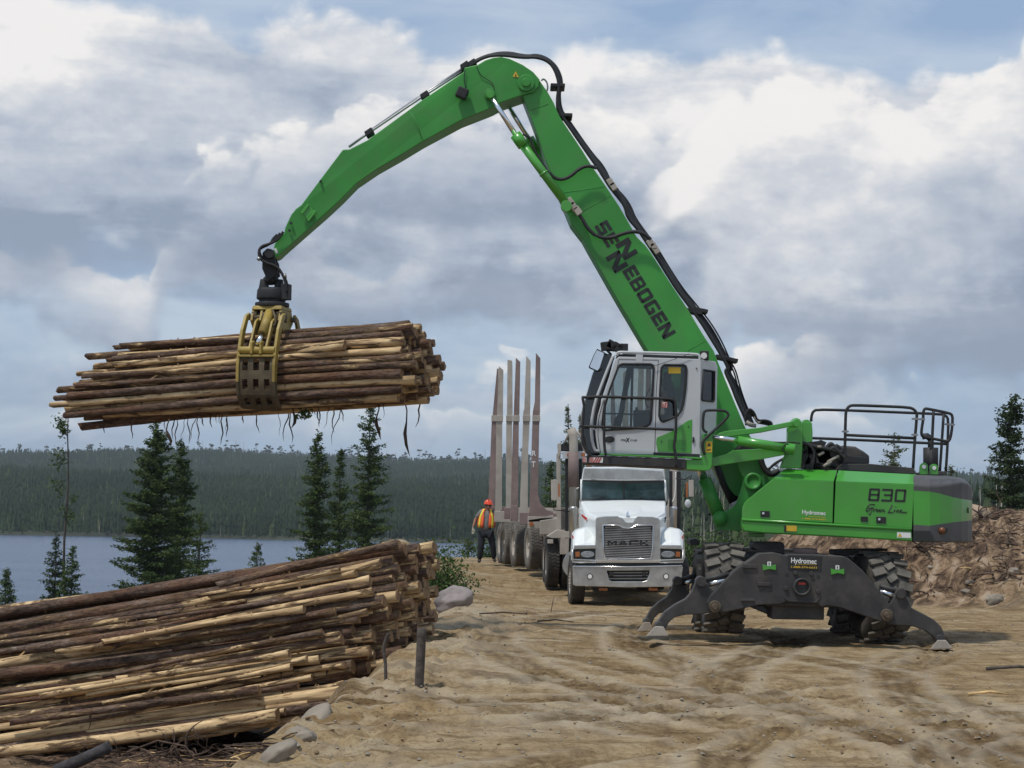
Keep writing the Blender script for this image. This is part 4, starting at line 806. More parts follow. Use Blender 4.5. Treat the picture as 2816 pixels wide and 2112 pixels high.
    rail('rail_gate', [[(1702, 330), (1703, 262), (1716, 232), (1745, 235), (1930, 272), (1958, 292), (1956, 380), (1940, 490), (1918, 521), (1880, 512), (1720, 482), (1690, 470), (1686, 430), (1702, 330)], [(1792, 250), (1780, 520), (1768, 600)]], Y0 + 1.25)
    rail('rail_post', [[(1880, 285), (1862, 560), (1846, 790)]], Y0 + 1.8)
    rail('rail_post', [[(1776, 590), (1766, 800)]], Y0 + 1.0, .028)
    m = MB()
    for q, Y in [((1632, 322), .5), ((1690, 325), 1.25), ((1950, 372), 1.25), ((1915, 368), 1.4), ((1025, 432), .5), ((1628, 460), .5)]: c = W(*cB(q)[0], Y0 + Y); m.box(c, (.07, .05, .03)); m.cyl(c - Vector((.05, 0, 0)), c + Vector((.05, 0, 0)), .012, n=6)
    m.build('rail_clips', STL, ex)
    # swing frame (plates carrying the boom foot) with an open hole pattern
    pl = cH((880, 430), (900, 540), (985, 680), (940, 850), (870, 1060), (820, 1140), (700, 1215), (505, 1262), (515, 1420), (540, 1520), (950, 1545), (960, 1440), (1560, 1440), (1560, 620), (1440, 660), (1300, 560), (1235, 400), (1200, 330))
    for dy in (.62, 1.75): MB().prism(WP(pl, Y0 + dy), .06).build('swing_frame_plate', GB, ex, .008)
    m = MB(); c = W(*cH((1130, 735))[0], Y0 + .6); m.lathe(c, (0, -1, 0), [(0, .13), (.05, .13), (.05, .09), (.03, .08), (.03, .001)], 26); c2 = W(*cH((590, 1340))[0], Y0 + .6); m.lathe(c2, (0, -1, 0), [(0, .11), (.05, .11), (.05, .001)], 24); m.build('boom_foot_boss', GB, ex)
    for dy in (.75, 1.55):
        m = MB(); a = W(*cH((590, 1330))[0], Y0 + dy); b = W(*cH((330, 690))[0], Y0 + dy); e = W(*cH((120, 180))[0], Y0 + dy); m.cyl(a, b, .10, n=22); k = m.build('boom_lift_cylinder', GB, ex); m = MB(); m.cyl(b, e, .06, n=14); m.build('piston_rod', CH, ex).parent = k
    m = MB(); m.tube(WP(cH((790, 1080), (640, 760), (540, 480)), Y0 + 1.1), .05, 8); m.tube(WP(cH((830, 1060), (700, 780), (620, 500)), Y0 + 1.2), .035, 8); m.tube(WP(cH((850, 1040), (905, 800), (940, 640)), Y0 + 1.2), .03, 8); m.tube(smooth_path(WP(cH((690, 700), (700, 600), (760, 545), (900, 550)), Y0 + 1.3)), .02, 8); m.tube(smooth_path(WP(cH((1260, 380), (1300, 520), (1420, 640), (1560, 560)), Y0 + .5)), .045, 10); m.tube(smooth_path(WP(cH((1300, 520), (1390, 540), (1470, 450), (1650, 350)), Y0 + .52)), .02, 8)
    m.build('hydraulic_hoses', BK, ex)
    m = MB(); m.prism(WP(cB((170, 1310), (325, 1318), (320, 1352), (185, 1345)), Y0 + .5), .5); m.build('belly_plate', G_, ex, .01)
    # hydraulic clutter between mast and hood
    m = MB(); rg = random.Random(4); m.prism(WP(cB((650, 640), (700, 560), (850, 575), (1010, 660), (1005, 770), (645, 750)), Y0 + 1.0), .5)
    for k in range(22):
        x, y = rg.uniform(650, 960), rg.uniform(560, 740); m.tube(smooth_path(WP(cB((x, y), (x + rg.uniform(10, 60), y - rg.uniform(0, 50)), (x + rg.uniform(50, 110), y + rg.uniform(-20, 50)), (x + rg.uniform(80, 130), y + 70)), Y0 + rg.uniform(.35, .9))), rg.choice([.018, .025, .03]), 7)
    m.tube(smooth_path(WP(cB((540, 530), (640, 528), (740, 560), (860, 580), (1000, 615)), Y0 + .4)), .03, 8); m.tube(smooth_path(WP(cB((700, 540), (760, 600), (750, 700), (690, 745)), Y0 + .3)), .018, 8)
    for k in range(8): x, y = rg.uniform(670, 850), rg.uniform(560, 720); m.box(W(*cB((x, y))[0], Y0 + .5), (rg.uniform(.08, .2), .15, rg.uniform(.08, .2)), 0, Matrix.Rotation(rg.uniform(-.5, .5), 3, 'Y'))
    m.build('hydraulic_valves', BK, ex)
    m = MB()
    for q in [((835, 735), (905, 690)), ((870, 700), (980, 635)), ((790, 640), (840, 610)), ((925, 595), (990, 615))]: m.cyl(W(*cB(q[0])[0], Y0 + .42), W(*cB(q[1])[0], Y0 + .42), .022, n=8)
    for q in [(540, 540), (575, 548), (800, 560)]: m.box(W(*cB(q)[0], Y0 + .2), (.05, .05, .03))
    m.build('steel_fittings', TAN, ex)
    # cab lift mast and arms
    for dx, dy in ((0, .28), (88, 1.25)):
        c = cB((600 + dx, 360 + dx * .15))[0]; pts = [(c[0] + 14 * math.cos(a), c[1] - 14.5 * math.sin(a)) for a in np.linspace(0, PI, 9)] 
        pl = [(c[0] + 16.5, c[1] + 14)] + cB((655 + dx, 440), (652 + dx, 600), (640 + dx, 752)) + cB((460 + dx * 1.2, 752), (500 + dx, 650), (522 + dx, 560), (527 + dx, 400)) + [(c[0] - 16, c[1] + 2)]
        MB().prism(WP(pts[:] + pl[::-1] if False else [(c[0] + 15 * math.cos(a), c[1] - 14.5 * math.sin(a)) for a in np.linspace(0, PI, 11)] + pl[::-1], Y0 + dy), .16).build('cab_lift_mast', G_, ex, .012)
    m = MB(); m.prism(WP(cB((655, 345), (735, 352), (742, 420), (740, 545), (652, 540)), Y0 + .5), .7); m.build('mast_crossplate', G_, ex, .01)
    for dy in (.10, 1.35):
        ua = [(-60, 440), (0, 425), (280, 398), (560, 343), (600, 318), (634, 345), (632, 380), (600, 398), (560, 388), (300, 440), (0, 480), (-135, 500)]
        MB().prism(WP(cB(*ua), Y0 + dy), .14).build('cab_lift_arm', G_, ex, .01)
        la = cH((455, 350), (700, 290), (800, 225), (1100, 210), (1420, 190), (1660, 190), (1720, 250), (1640, 305), (1250, 378), (900, 425), (455, 492))
        MB().prism(WP(la, Y0 + dy + .03), .14).build('cab_lift_arm', G_, ex, .01)
    m = MB(); c = W(*cB((600, 360))[0], Y0 + .1); m.cyl(c, c - Vector((0, .06, 0)), .055, n=18); m.build('arm_pin', G_, ex, .006)
    m = MB(); m.cyl(W(*cH((880, 68))[0], Y0 - .03), W(*cH((1660, 190))[0], Y0 - .03), .068, n=20); k = m.build('cab_lift_cylinder', G_, ex)
    m = MB(); m.cyl(W(*cH((480, 12))[0], Y0 - .03), W(*cH((900, 70))[0], Y0 - .03), .036, n=14); m.build('piston_rod', CH, ex).parent = k
    m = MB(); m.cyl(W(*cH((1650, 188))[0], Y0 - .03), W(*cH((1800, 215))[0], Y0 - .03), .085, n=18); m.build('cylinder_eye', G_, ex, .008).parent = k
    m = MB(); m.tube(smooth_path(WP(cH((1720, 100), (1640, 140), (1610, 210), (1640, 270), (1720, 300)), Y0 - .1)), .008, 6); m.tube(smooth_path(WP(cH((1450, 95), (1640, 100), (1760, 95), (1896, 110)), Y0 - .05)), .012, 6); m.build('cylinder_hose', BK, ex).parent = k
upper()
# --- operator cab on its lifting arms
def cab():
    Y0 = 30.12; D = 1.0
    body = cA((600, 318), (1478, 345), (1492, 372), (1478, 1398), (975, 1385), (392, 1374), (372, 1300), (352, 1080), (372, 950), (420, 780), (500, 530), (560, 350))
    w1 = cA((640, 398), (940, 400), (970, 412), (978, 440), (965, 700), (948, 1010), (935, 1050), (900, 1072), (760, 1098), (450, 1117), (424, 1100), (420, 1050), (435, 900), (500, 680), (590, 440), (612, 408))
    w2 = cA((1090, 408), (1300, 408), (1326, 420), (1335, 450), (1325, 650), (1300, 830), (1280, 900), (1230, 965), (1085, 1026), (1055, 1010), (1038, 960), (1048, 700), (1062, 440))
    m = MB(); m.holes(WP(body, Y0), [WP(w1, Y0), WP(w2, Y0)], (0, .05, 0)); m.holes(WP(body, Y0 + D), [WP(w1, Y0 + D), WP(w2, Y0 + D)], (0, .05, 0))
    # roof, floor and rear corner
    def strip(a, b, th=.05):
        A, B_ = W(*cA(a)[0], Y0 + .003), W(*cA(b)[0], Y0 + .003); n = Vector((B_.z - A.z, 0, -(B_.x - A.x))).normalized() * th; m.prism([A, B_, B_ + n, A + n], D + .04)
    strip((600, 319), (1478, 346)); strip((1478, 1396), (392, 1372))
    rear = [(1482, 346), (1640, 372), (1662, 430), (1645, 1130), (1560, 1180), (1540, 1385), (1480, 1398)]
    A = [W(*cA(q)[0], Y0 + .006 + (max(0, q[0] - 1482)) * .0013) for q in rear]; wr = [W(*cA(q)[0], Y0 + .006 + (q[0] - 1482) * .0013) for q in [(1520, 462), (1640, 480), (1636, 790), (1625, 808), (1508, 795), (1500, 780)]]
    m.holes(A, [wr], (0.02, .05, 0)); m.prism([W(*cA((1640, 380))[0], Y0 + .25), W(*cA((1655, 430))[0], Y0 + .25), W(*cA((1640, 1130))[0], Y0 + .25), W(*cA((1620, 1130))[0], Y0 + .25)], .8)
    cb = m.build('operator_cab', CABG, ex, .008)
    def part(name, mt, f, bv=0):
        k = MB(); f(k); o = k.build(name, mt, ex, bv); o.parent = cb; return o
    part('window', GL, lambda k: k.prism(WP(w1, Y0 + .02), .008)); part('window', GL, lambda k: k.prism(WP(w2, Y0 + .02), .008)); part('window', GL, lambda k: (k.prism(WP(w1, Y0 + D + .02), .008), k.prism(WP(w2, Y0 + D + .02), .008)))
    part('window', DGL, lambda k: k.prism([p + Vector((0, .02, 0)) for p in wr], .01))
    def seal(k, w, g=.018):
        P = WP(w, Y0 - .006); k.tube(P + [P[0]], g, 6)
    part('window_seal', BK, lambda k: (seal(k, w1), seal(k, w2), k.tube([p - Vector((0, .01, 0)) for p in wr + [wr[0]]], .014, 6)))
    part('window_frame', BK, lambda k: (k.prism(WP(cA((735, 425), (762, 425), (745, 1090), (718, 1095)), Y0 + .03), .03), k.prism(WP(cA((450, 928), (952, 940), (950, 958), (445, 945)), Y0 + .03), .03)))
    # interior
    part('seat', BK, lambda k: (k.prism(WP(cA((1080, 560), (1180, 560), (1240, 900), (1200, 1010), (900, 1010), (880, 960), (1120, 940)), Y0 + .3), .42), k.prism(WP(cA((1090, 480), (1165, 480), (1180, 560), (1090, 560)), Y0 + .38), .25)), .03)
    part('door_console', GK, lambda k: (k.prism(WP(cA((760, 900), (950, 900), (950, 1090), (760, 1090)), Y0 + .15), .12), k.prism(WP(cA((560, 1000), (640, 860), (670, 860), (620, 1090), (540, 1090)), Y0 + .35), .3)), .01)
    part('control_lever', BK, lambda k: (k.tube(smooth_path(WP(cA((940, 660), (895, 740), (885, 830), (920, 875)), Y0 + .1)), .009, 6), k.tube(WP(cA((800, 960), (790, 870)), Y0 + .3), .02, 6)))
    part('inner_pillar', GK, lambda k: k.prism(WP(cA((690, 430), (755, 430), (640, 960), (590, 960)), Y0 + .95), .04))
    part('headliner', BK, lambda k: k.prism(WP(cA((590, 370), (1470, 385), (1470, 440), (960, 425), (600, 410)), Y0 + .2), .6))
    part('rear_bulkhead', GK, lambda k: k.prism(WP(cA((1330, 400), (1470, 400), (1470, 1380), (1200, 1380), (1300, 900)), Y0 + .12), .82))
    part('floor_panel', BK, lambda k: k.prism(WP(cA((400, 1120), (1300, 1090), (1300, 1370), (400, 1365)), Y0 + .06), .9))
    part('orange_blob', ORL, lambda k: k.sphere(W(*cA((1095, 735))[0], Y0 + .25), .055, sq=(1, .8, 1.3)), 0)  # small orange ball behind the second side window
    # door seams, handle, decal, louvres
    part('door_seam', BLD, lambda k: (k.tube(WP(cA((560, 520), (602, 346), (1030, 356), (1005, 700), (990, 1388)), Y0 - .001), .0045, 4), k.tube(WP(cA((430, 800), (378, 1000), (372, 1180), (402, 1372)), Y0 - .001), .0045, 4)))
    part('door_handle', BLD, lambda k: k.prism([W(1550 + .2532 * (500 + 54 * math.cos(a)), 900 + .2532 * (1218 + 36 * math.sin(a)), Y0) for a in np.linspace(0, 2 * PI, 20)[:-1]], -.012), .003)
    dec = part('side_decal', G_, lambda k: k.prism(WP(cA((1018, 1195), (1190, 1125), (1345, 1015), (1395, 1000), (1396, 1050), (1388, 1368), (1022, 1354), (1005, 1262), (1008, 1215)), Y0), -.006), .002)
    part('decal_louvres', GB, lambda k: [k.prism(WP(cA((1130, y), (1330, y + 8), (1330, y + 14), (1130, y + 6)), Y0 - .006), -.004) for y in range(1215, 1330, 17)])
    part('decal_bolts', BLD, lambda k: [k.cyl(W(*cA(q)[0], Y0 - .006), W(*cA(q)[0], Y0 - .014), .011, n=8) for q in [(1062, 1240), (1355, 1078), (1445, 447), (1410, 1230)]])
    part('rear_latch', BLD, lambda k: k.prism(WP(cA((1402, 1190), (1418, 1195), (1422, 1240), (1405, 1260), (1396, 1240)), Y0), -.02))
    part('sill_gap', BLD, lambda k: k.prism(WP(cA((975, 1358), (1480, 1378), (1480, 1412), (975, 1392)), Y0 + .001), -.006))
    k = MB(); text_on(k, 'ma', cA((618, 1232))[0], cA((672, 1234))[0], cA((620, 1214))[0], Y0, bold=.02, shear=.2); text_on(k, 'X', cA((670, 1246))[0], cA((716, 1247))[0], cA((672, 1200))[0], Y0, bold=.04, shear=.1); text_on(k, 'CAB', cA((722, 1236))[0], cA((795, 1239))[0], cA((724, 1214))[0], Y0, bold=.01, shear=.2); o = k.build('lettering', BLD, ex); o.parent = cb
    part('yellow_sticker', YEL, lambda k: k.prism(WP(cA((1138, 432), (1272, 436), (1270, 500), (1138, 500)), Y0 + .016), -.003))
    part('red_sticker', RED, lambda k: k.prism(WP(cA((1058, 808), (1128, 812), (1126, 876), (1058, 872)), Y0 + .012), -.003))
    def rs(k): k.tube(WP(cA((1066, 816), (1120, 819), (1118, 868), (1066, 865), (1066, 816)), Y0 + .008), .004, 4); k.tube(WP(cA((1082, 856), (1080, 828), (1094, 826), (1100, 842), (1088, 860)), Y0 + .008), .005, 4)
    part('sticker_symbol', WHT, rs)
    # curved windscreen and its guards
    fr = cA((470, 285), (560, 300), (500, 520), (410, 790), (372, 1060), (380, 1290), (400, 1390), (300, 1392), (235, 1330), (205, 1180), (205, 1000), (232, 790), (310, 520), (385, 330), (440, 270))
    part('windscreen', DGL, lambda k: k.prism(WP(fr, Y0 + .07), D - .12), .03)
    part('windscreen_guard', CABG, lambda k: (k.tube(smooth_path(WP(cA((545, 300), (510, 380), (430, 580), (340, 820), (300, 1040), (305, 1200), (330, 1320), (350, 1345), (388, 1345)), Y0 + .02), 1), .024, 7), k.tube(smooth_path(WP(cA((300, 1100), (352, 1110), (360, 1200), (385, 1340)), Y0 + .02), 1), .018, 6)))
    part('windscreen_edge', BK, lambda k: k.tube(smooth_path(WP(cA((545, 330), (470, 520), (385, 800), (335, 1060), (350, 1290)), Y0 + .02), 1), .016, 6))
    # mirror, work lights, roof rail
    part('mirror_arm', BK, lambda k: (k.tube(WP(cA((470, 300), (400, 260), (360, 240)), Y0 + .05), .012, 6), k.tube(WP(cA((420, 450), (372, 478)), Y0 + .05), .012, 6)))
    mr = cA((362, 236), (448, 270), (445, 300), (392, 455), (368, 482), (282, 446), (272, 430), (330, 292))
    part('mirror', BK, lambda k: k.prism(WP(mr, Y0 + .02), .06), .012)
    cx = sum(a for a, b in mr) / 8; cy = sum(b for a, b in mr) / 8
    part('mirror_glass', CH, lambda k: k.prism(WP([(cx + (a - cx) * .86, cy + (b - cy) * .9) for a, b in mr], Y0 + .02), -.006))
    def lights(k):
        for (x, y, a) in [(462, 205, -.15), (525, 198, .5), (585, 222, .5), (640, 226, .0)]: k.box(W(*cA((x, y))[0], Y0 + .15), (.155, .14, .125), 0, Matrix.Rotation(a, 3, 'Y'))
        k.tube(WP(cA((440, 245), (670, 258)), Y0 + .15), .02, 6); k.tube(WP(cA((470, 250), (520, 300)), Y0 + .15), .02, 6)
    part('work_lights', BK, lights, .02)
    part('roof_lamp', BK, lambda k: k.box(W(*cA((1527, 308))[0], Y0 + .1), (.13, .07, .14)), .012); part('lamp_lens', WHT, lambda k: k.cyl(W(*cA((1524, 308))[0], Y0 + .06), W(*cA((1524, 308))[0], Y0 + .05), .045, n=14))
    part('roof_rail', CABG, lambda k: (k.tube(smooth_path(WP(cA((580, 310), (575, 270), (700, 270), (1200, 284), (1440, 292), (1475, 305), (1482, 352)), Y0 + .03), 1), .02, 8), k.tube(WP(cA((640, 280), (1400, 320)), Y0 + .7), .02, 6)))
    part('roof_deck', BK, lambda k: k.prism(WP(cA((590, 292), (1470, 312), (1470, 340), (590, 314)), Y0 + .12), .7))
    part('roof_bracket', CABG, lambda k: k.prism(WP(cA((786, 296), (862, 298), (858, 390), (784, 385)), Y0 - .01), .03), .004)
    part('aerial_wire', BK, lambda k: k.tube(smooth_path(WP(cA((980, 420), (1080, 390), (1250, 330), (1370, 285)), Y0 - .03)), .004, 4))
    def rails(k):
        for p in [[(195, 762), (400, 752), (800, 766), (1130, 776), (1190, 785), (1216, 815), (1222, 1000), (1216, 1190), (1196, 1290), (1214, 1370), (1228, 1520)], [(170, 1074), (700, 1090), (1196, 1112)], [(205, 765), (222, 850)], [(450, 790), (440, 960), (438, 1200), (446, 1330), (462, 1395)], [(222, 850), (205, 1060), (205, 1250), (240, 1330), (300, 1400)]]:
            k.tube(smooth_path(WP(cA(*p), Y0 - .13), 1), .020, 8)
        k.tube(smooth_path(WP(cA((1560, 1145), (1525, 1125), (1510, 1085), (1518, 945), (1535, 905), (1600, 900), (1740, 903), (1785, 930), (1790, 965), (1740, 1020), (1580, 1170), (1512, 1235), (1505, 1300), (1530, 1385)), Y0 - .05), 1), .020, 8)
    part('grab_rail', BK, rails)
    # cab carrier
    cr = MB().prism(WP(cA((215, 1412), (260, 1388), (1330, 1432), (1330, 1545), (1240, 1530), (240, 1482)), Y0 - .04), D + .1).build('cab_platform', GK, ex, .012)
    k = MB(); k.prism(WP(cA((395, 1370), (1500, 1412), (1500, 1432), (395, 1388)), Y0 - .05), .2); k.build('platform_edge', G_, ex, .004).parent = cr
    MB().prism(WP(cA((1330, 1434), (1500, 1434), (1520, 1340), (1512, 1160), (1618, 1150), (1622, 1250), (1612, 1500), (1592, 1548), (1545, 1560), (1330, 1545)), Y0 - .02), .12).build('cab_bracket', G_, ex, .01)
    MB().prism(WP(cA((1330, 1434), (1500, 1434), (1545, 1560), (1330, 1545)), Y0 + .2), .9).build('cab_bracket', GB, ex, .01)
    k = MB(); k.prism(WP(cA((1546, 1238), (1615, 1240), (1610, 1360), (1540, 1356)), Y0 - .02), -.005); o = k.build('warning_sticker', YEL, ex)
    k = MB(); k.prism(WP(cA((1560, 1290), (1600, 1292), (1580, 1252)), Y0 - .026), -.003); k.prism(WP(cA((1555, 1330), (1598, 1320), (1598, 1330), (1555, 1342)), Y0 - .026), -.003); k.build('sticker_symbol', BLD, ex).parent = o
    k = MB(); k.prism(WP(cA((208, 1412), (248, 1412), (248, 1466), (208, 1464)), Y0 - .042), -.004); k.prism(WP(cA((278, 1413), (428, 1416), (424, 1472), (274, 1468)), Y0 - .042), -.004); o = k.build('hazard_tape', WHT, ex); o.parent = cr
    k = MB(); [k.prism(WP(cA((x, 1413), (x + 9, 1413), (x + 9, 1466), (x, 1466)), Y0 - .048), -.003) for x in (212, 228, 280, 296, 312)]; [k.prism(WP(cA((x + 30, 1415), (x + 44, 1415), (x + 14, 1471), (x, 1471)), Y0 - .048), -.003) for x in (318, 344, 370)]; k.build('hazard_stripes', RED, ex).parent = cr
cab()

# --- boom, stick, cylinders, hoses
def arm():
    NB = 31.30
    bl = cF((1688, 400), (1745, 545), (1795, 680), (1840, 830)) + cG((180, 545), (228, 608), (262, 650), (300, 720), (510, 1090), (720, 1445)) + [(1900, 1165), (1985, 1320), (2020, 1362), (2070, 1378), (2115, 1345), (2118, 1300), (2046, 1168), (1980, 1009)] + cG((1180, 1440), (1100, 1318), (1000, 1150), (870, 955), (740, 752), (700, 700), (640, 640), (520, 430), (415, 272), (330, 150), (262, 40)) + cF((1935, 535), (1900, 450), (1862, 382), (1800, 292), (1720, 260))
    MB().prism(WP(bl, NB), .62).build('boom', GB, ex, .012)
    sk = cF((5, 1400), (40, 1340), (72, 1322), (78, 1285), (105, 1225), (120, 1195), (150, 1158), (188, 1130), (330, 940), (470, 756), (515, 754), (640, 692), (1000, 432), (1290, 238), (1296, 208), (1385, 190), (1440, 158), (1490, 143), (1545, 138), (1600, 150), (1690, 192), (1760, 240), (1805, 292), (1795, 340), (1760, 378), (1690, 396), (1545, 446), (1480, 482), (1270, 566), (1010, 708), (860, 800), (700, 892), (560, 988), (460, 1092), (350, 1196), (235, 1296), (60, 1450), (32, 1478), (8, 1490), (-4, 1450))
    # box section that narrows toward the tip
    def sec(Yof): return [W(a, b, Yof) for a, b in sk]
    near = WP(sk, NB - .05); m = MB(); far = []
    for p in near:
        t = min(1, max(0, (p.x + 2.9) / 2.6)); w = .46 + .26 * t
        p.y += .13 * (1 - t); far.append(p + Vector((0, w, 0)))
    n = len(near); m.add(near + far, [list(range(n)), list(range(2 * n - 1, n - 1, -1))] + [[i, (i + 1) % n, n + (i + 1) % n, n + i] for i in range(n)])
    st = m.build('stick', GB, ex, .012)
    m = MB()
    for q, r, o in [((1712, 318), .125, .05), ((1712, 318), .065, .09), ((1468, 395), .085, .06), ((1468, 395), .04, .09)]: c = W(*cF(q)[0], NB - .05); m.cyl(c, c - Vector((0, o, 0)), r, n=24)
    for q, w_, h_ in [((255, 1225), .03, .22), ((215, 1180), .03, .2)]: pass
    m.build('pin_bosses', GB, ex, .008).parent = st
    m = MB(); m.prism(WP(cF((188, 1192), (235, 1132), (250, 1142), (205, 1202)), NB + .03), -.03); m.prism(WP(cF((232, 1242), (282, 1175), (296, 1185), (246, 1252)), NB + .03), -.03); m.prism(WP(cF((206, 1196), (250, 1145), (278, 1180), (234, 1236)), NB + .05), -.025); m.build('stick_bracket', G_, ex, .005).parent = st
    m = MB(); [m.prism(WP(cF((x, y), (x + 14, y - 8), (x + 20, y + 4), (x + 6, y + 14)), NB + .06), -.04) for x, y in [(315, 978), (114, 1260), (104, 1310)]]; m.build('stick_slots', BLD, ex).parent = st
    m = MB(); m.box(W(*cF((1280, 385))[0], NB - .13), (.17, .16, .16), 0, Matrix.Rotation(.4, 3, 'Y')); m.build('work_lamp', BK, ex, .02).parent = st
    m = MB(); m.tube(smooth_path(WP(cF((1300, 225), (1292, 290), (1305, 350)), NB - .055)), .008, 5); m.tube(smooth_path(WP(cF((1378, 200), (1400, 260), (1450, 290), (1490, 320), (1500, 375)), NB - .055)), .006, 5); m.build('lamp_cable', BLD, ex).parent = st
    m = MB(); m.prism(WP(cF((1642, 235), (1664, 278), (1622, 272)), NB - .055), -.004); m.build('warning_sticker', YEL, ex).parent = st
    m = MB(); m.prism(WP(cF((1642, 250), (1648, 270), (1638, 268)), NB - .06), -.003); m.build('sticker_symbol', BLD, ex).parent = st
    m = MB(); m.prism(WP(cF((8, 1436), (22, 1430), (38, 1462), (24, 1470)), NB + .08), -.006); m.build('tip_sticker', WHT, ex).parent = st
    m = MB(); m.tube(WP(cF((930, 510), (980, 600), (1010, 700)), NB - .05), .005, 4); m.build('weld_seam', GB, ex).parent = st
    for q in [((1745, 500), (1860, 455)), ]: m = MB(); m.tube(WP(cF(*q), NB), .006, 4); m.build('weld_seam', GB, ex)
    for q in [((250, 468), (455, 352)), ((130, 330), (410, 290)), ((1000, 1440), (1120, 1370))]: m = MB(); m.tube(WP(cG(*q), NB), .005, 4); m.build('weld_seam', GB, ex)
    # stick cylinders, one each side
    for dy, ox in ((-.16, 0), (.70, 92)):
        a = W(*cF((1470 + ox, 395 + ox * .3))[0], NB + dy); b = W(*cF((1642 + ox, 668 + ox * .3))[0], NB + dy); c = W(*cF((1975 + ox * .4, 1120))[0], NB + dy); e = W(*cF((1984 + ox * .4, 1150))[0], NB + dy)
        m = MB(); m.cyl(b, c, .066, n=22); m.cyl(b - (c - b).normalized() * .01, b + (c - b).normalized() * .2, .088, n=22); m.cyl(b.lerp(c, .56), b.lerp(c, .585), .075, n=18); k = m.build('stick_cylinder', G_, ex)
        m = MB(); m.cyl(a, b, .038, n=16); m.build('piston_rod', CH, ex).parent = k
        m = MB(); m.cyl(e + Vector((0, -.07, 0)), e + Vector((0, .07, 0)), .085, n=22); m.cyl(a + Vector((0, -.05, 0)), a + Vector((0, .05, 0)), .06, n=18); m.build('cylinder_eye', G_, ex, .006).parent = k
    m = MB(); m.tube(smooth_path(WP(cF((1690, 662), (1740, 680), (1760, 760), (1850, 900), (1870, 930)), NB - .16)), .018, 7); m.tube(smooth_path(WP(cF((1870, 920), (1900, 955), (1950, 970), (2010, 950), (2070, 895), (2130, 872), (2190, 890)), NB - .14)), .026, 8); m.tube(smooth_path(WP(cF((2050, 1180), (2090, 1230), (2130, 1300), (2180, 1345)) + cG((350, 625), (400, 650), (470, 648), (560, 612), (640, 602), (700, 625), (740, 660)), NB - .13)), .028, 8)
    m.build('boom_hoses', BK, ex)
    m = MB()
    for q in [(2010, 1120), (2030, 1150), (2060, 1180)]: m.box(W(*cF(q)[0], NB - .12), (.13, .1, .10), 0, Matrix.Rotation(.9, 3, 'Y'))
    for q in [(455, 262), (475, 290), (735, 690), (760, 712), (775, 735)]: m.box(W(*cG(q)[0], NB + .1), (.12, .14, .09), 0, Matrix.Rotation(1., 3, 'Y'))
    m.build('pipe_fittings', TAN, ex, .01)
    # hose bundle over the pivot and down the back of the boom
    path = cF((1290, 232), (1350, 190), (1440, 140), (1560, 122), (1700, 148), (1780, 140), (1855, 162), (1905, 215), (1935, 290), (1940, 350), (1925, 430), (1935, 500), (1965, 545)) + cG((300, 60), (370, 150), (440, 262), (470, 300), (520, 360), (560, 430), (590, 510), (650, 590), (700, 660), (770, 760), (850, 880), (930, 1010), (1020, 1130), (1090, 1230), (1150, 1330), (1220, 1440), (1290, 1570)) + cA((1750, 470), (1830, 640), (1900, 800), (1985, 1000), (2010, 1060))
    m = MB(); rg = random.Random(3)
    for k in range(5):
        o = [(a + rg.uniform(-3, 4) + (3.5 * (k - 1) if i > 12 else 1.5 * (k - 2)), b + rg.uniform(-2, 2) - (1.5 * k if i < 12 else 0)) for i, (a, b) in enumerate(path)]
        m.tube(smooth_path([W(a, b, NB + .12 + .09 * k) for a, b in o], 2), .026, 7)
    m.build('hose_bundle', BK, ex)
    m = MB()
    for k in range(2):
        pth = cG((782, 742), (860, 870), (950, 1010), (1050, 1130), (1140, 1240), (1220, 1370), (1290, 1530)) + cA((1850, 480), (1890, 640), (1940, 800), (2020, 990))
        m.tube(smooth_path([W(a + 5 * k, b - 3 * k, NB + .3 + .12 * k) for a, b in pth]), .013, 6)
    m.build('steel_pipes', BK, ex)
    m = MB(); m.tube(WP(cF((515, 748), (620, 672), (1000, 415), (1300, 226)), NB + .2), .02, 7); m.tube(WP(cF((640, 655), (1000, 405), (1330, 190)), NB + .3), .024, 7); m.build('stick_pipes', STL, ex)
    m = MB()
    for q in [(655, 655), (1030, 405), (1300, 205), (1348, 190)]: m.box(W(*cF(q)[0], NB + .2), (.13, .3, .08), 0, Matrix.Rotation(-.6, 3, 'Y'))
    for q in [(1925, 345), (1975, 545)]: m.box(W(*cF(q)[0], NB + .3), (.22, .4, .05))
    for q in [(1080, 1160), (1245, 1495), (1290, 1505), (1040, 1170)]: m.box(W(*cG(q)[0], NB + .25), (.24, .3, .06), 0, Matrix.Rotation(.2, 3, 'Y'))
    m.build('pipe_clamps', BK, ex, .008)
    m = MB(); m.tube(smooth_path(WP(cF((1815, 300), (1830, 285), (1855, 310), (1860, 350), (1850, 375)), NB + .3)), .014, 6); m.tube(smooth_path(WP(cF((1288, 225), (1290, 200), (1310, 205), (1320, 230)), NB + .2)), .012, 6); m.build('hose_guide', STL, ex)
    # hoses from the boom foot to the upper carriage
    m = MB(); 
    for k in range(5): m.tube(smooth_path(WP(cB((150 + 14 * k, 330 - 6 * k), (180, 225 + 12 * k), (235, 260 + 10 * k), (260, 340 + 4 * k), (330, 330 + 9 * k), (395, 355 + 8 * k), (380, 420)), 31.1 + .12 * k)), .017, 6)
    m.build('foot_hoses', BK, ex)
    m = MB(); m.tube(smooth_path(WP(cB((165, 350), (200, 375), (250, 380)), 31.2)), .035, 7); m.tube(WP(cB((240, 300), (270, 360), (300, 330)), 31.2), .02, 6); m.build('foot_fittings', TAN, ex)
    m = MB(); m.prism(WP(cB((60, 600), (120, 545), (280, 520), (400, 560), (520, 575), (440, 590), (200, 612)), YU + .5), .4); m.build('foot_cover', BK, ex, .02)
